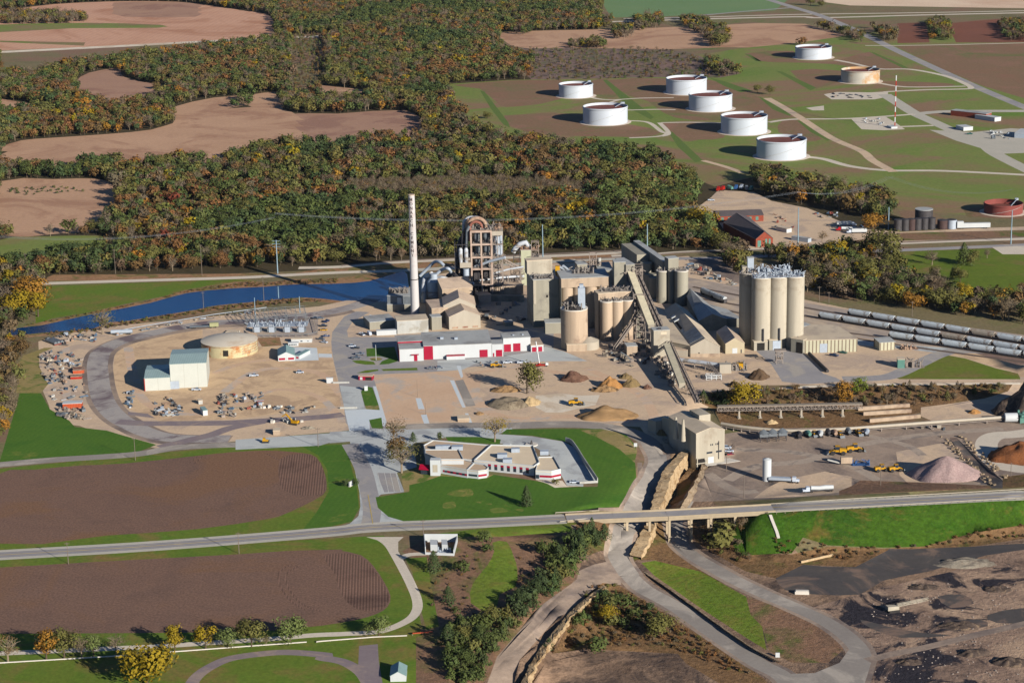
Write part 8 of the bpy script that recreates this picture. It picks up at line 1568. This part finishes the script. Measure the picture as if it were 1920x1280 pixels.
# town signs
t = thing('office_sign', 'white sign panel between two round shrubs by the entrance', 'sign', G(M5(213,838)), R(60)); MB().box(-1.6, -.3, .3, 1.6, .3, 2.6).build('panel', m_white, t); MB().box(-1.8, -.45, -.2, 1.8, .45, .3).build('base', m_concp, t)
t = thing('yard_sign', 'white sign panel on posts beside the haul road bend', 'sign', G(Z5(876,915)), 0); MB().box(-.9, -.1, 1, .9, .1, 3).build('panel', m_white, t); b = MB().box(-.8, .11, -.2, -.6, .25, 3).box(.6, .11, -.2, .8, .25, 3).build('post', m_wood, t)
t = thing('marker_box', 'small white marker at the junction of the haul roads', 'marker', G(N6(838,775)), 0); MB().box(-.9, -.2, 0, .9, .2, 2).build('panel', m_white, t); MB().box(-1.1, -.5, -.2, 1.1, .5, 0).build('base', m_concp, t)
t = thing('fountain', 'small round fountain bed in the paved court behind the office', 'fountain', G(Z8(1055,262))); MB().cyl(0, 0, 0, .5, 3.4, n=24).build('basin', m_concp, t); MB().cyl(0, 0, .5, 2.6, .8, .3, 10).build('figure', m_dark, t)
for k, (x, y, lb) in enumerate([(180,632,'white barrier beam beside the gatehouse'), (245,848,'white concrete barrier on the entrance road')]):
    t = thing('barrier', lb, 'barrier', G(Z4(x, y)), 0); MB().box(-5, -.3, 0, 5, .3, 1).build('block', m_white2, t)

lots('the depot around the brick shed', N4, (520,240, 640,300, 600,360, 500,330), 14, 1.0, 41); lots('the tanker park of the depot', N4, (860,290, 1040,300, 1040,330, 870,330), 8, 1.2, 42)

# loose rubble on the quarry floor
rb = random.Random(88); RK = []
for k in range(260):
    p = N6(rb.uniform(1250, 1900), rb.uniform(450, 880)); g_ = G(p); s_ = rb.uniform(.25, .8)
    if owner(g_.x, g_.y) == 'quarry_floor': RK.append((g_, s_))
b = MB()
for g_, s_ in RK:
    n = 6; a0 = rb.uniform(0, 3); b.add([g_+Vector((math.cos(a0+i)*s_*rb.uniform(.6, 1), math.sin(a0+i)*s_*rb.uniform(.6, 1), -.1)) for i in range(n)]+[g_+Vector((rb.uniform(-.3, .3)*s_, rb.uniform(-.3, .3)*s_, s_*rb.uniform(.4, .8)))], [(i, (i+1) % n, n) for i in range(n)])
o = b.build('rubble', m_struct); o['kind'] = 'stuff'
for k, (x, y, w_, d_, h_) in enumerate([(1480,470,16,8,1.6), (1640,640,20,9,2), (1800,480,14,8,1.8), (1860,800,18,10,2.4), (1420,800,12,7,1.6), (1700,760,16,8,2)]):
    heap(['first','second','third','fourth','fifth','sixth'][k]+' low dark spoil heap on the quarry floor, counted from the bridge side', N6(x, y), w_, d_, h_, hm('dark_spoil', (84,74,70), (112,98,90), (150,130,112)), 60+k, rough=.5)

heap('tall spoil mound with shade put into its dark colour at the right edge above the drive house', FU(1935,772), 46, 40, 19, MC['dark_spoil'], 71, rough=.3)  # dark colour stands in for the mound's shaded side
# ---------------------------------------------------------------- haze
hm_ = bpy.data.materials.new('haze'); hm_.use_nodes = True; n_t = hm_.node_tree
for n in list(n_t.nodes):
    if n.type != 'OUTPUT_MATERIAL': n_t.nodes.remove(n)
pv = n_t.nodes.new('ShaderNodeVolumePrincipled'); pv.inputs['Density'].default_value = 0.7e-5; pv.inputs['Color'].default_value = (.72, .82, 1, 1); pv.inputs['Anisotropy'].default_value = .2
n_t.links.new(pv.outputs[0], [n for n in n_t.nodes if n.type == 'OUTPUT_MATERIAL'][0].inputs['Volume'])
hb_ = MB().box(-3600, -60, -15, 4100, 9100, 380); hz_ = hb_.build('haze', hm_); hz_['kind'] = 'stuff'
S.cycles.volume_max_steps = 64
# ---------------------------------------------------------------- pieces that sit on a part become its sub-parts
PAIRS = [('rim', 'drum'), ('parapet', 'roof'), ('spandrel', 'window'), ('crossarm', 'pole'), ('windscreen', 'cab'), ('penthouse_roof', 'penthouse'), ('floating_roof', 'shell'), ('wind_girder', 'shell'), ('stair', 'shell'), ('road_surface', 'deck'), ('rim_band', 'wall'), ('bracket', 'wall'), ('doorway', 'wall'), ('bushing', 'tank'), ('conservator', 'tank'), ('radiator', 'tank'), ('cab_roof', 'cab'), ('bed', 'body'), ('window_glass', 'body'), ('hatch_walk', 'body'), ('rib', 'body'), ('roof_vent', 'roof'), ('rooftop_unit', 'roof'), ('lintel', 'opening'), ('ladder', 'shaft'), ('platform', 'shaft'), ('belt_cover', 'truss'), ('hopper_roof', 'hopper_house'), ('door', 'wall'), ('roller_door', 'wall'), ('window', 'wall'), ('louvre', 'wall')]
def base_(n): return n.rsplit('.', 1)[0] if n[-3:].isdigit() and '.' in n else n
allo = [o for o in C.objects]; ch_ = {}
for o in allo:
    if o.parent: ch_.setdefault(o.parent.name, []).append(o)
for o in allo:
    if o.parent or o.name not in ch_: continue
    ks = ch_[o.name]
    for a, b in PAIRS:
        host = [k for k in ks if base_(k.name) == b and k.parent == o and k.type == 'MESH']
        if not host: continue
        for k in ks:
            if base_(k.name) == a and k.parent == o: k.parent = host[0]
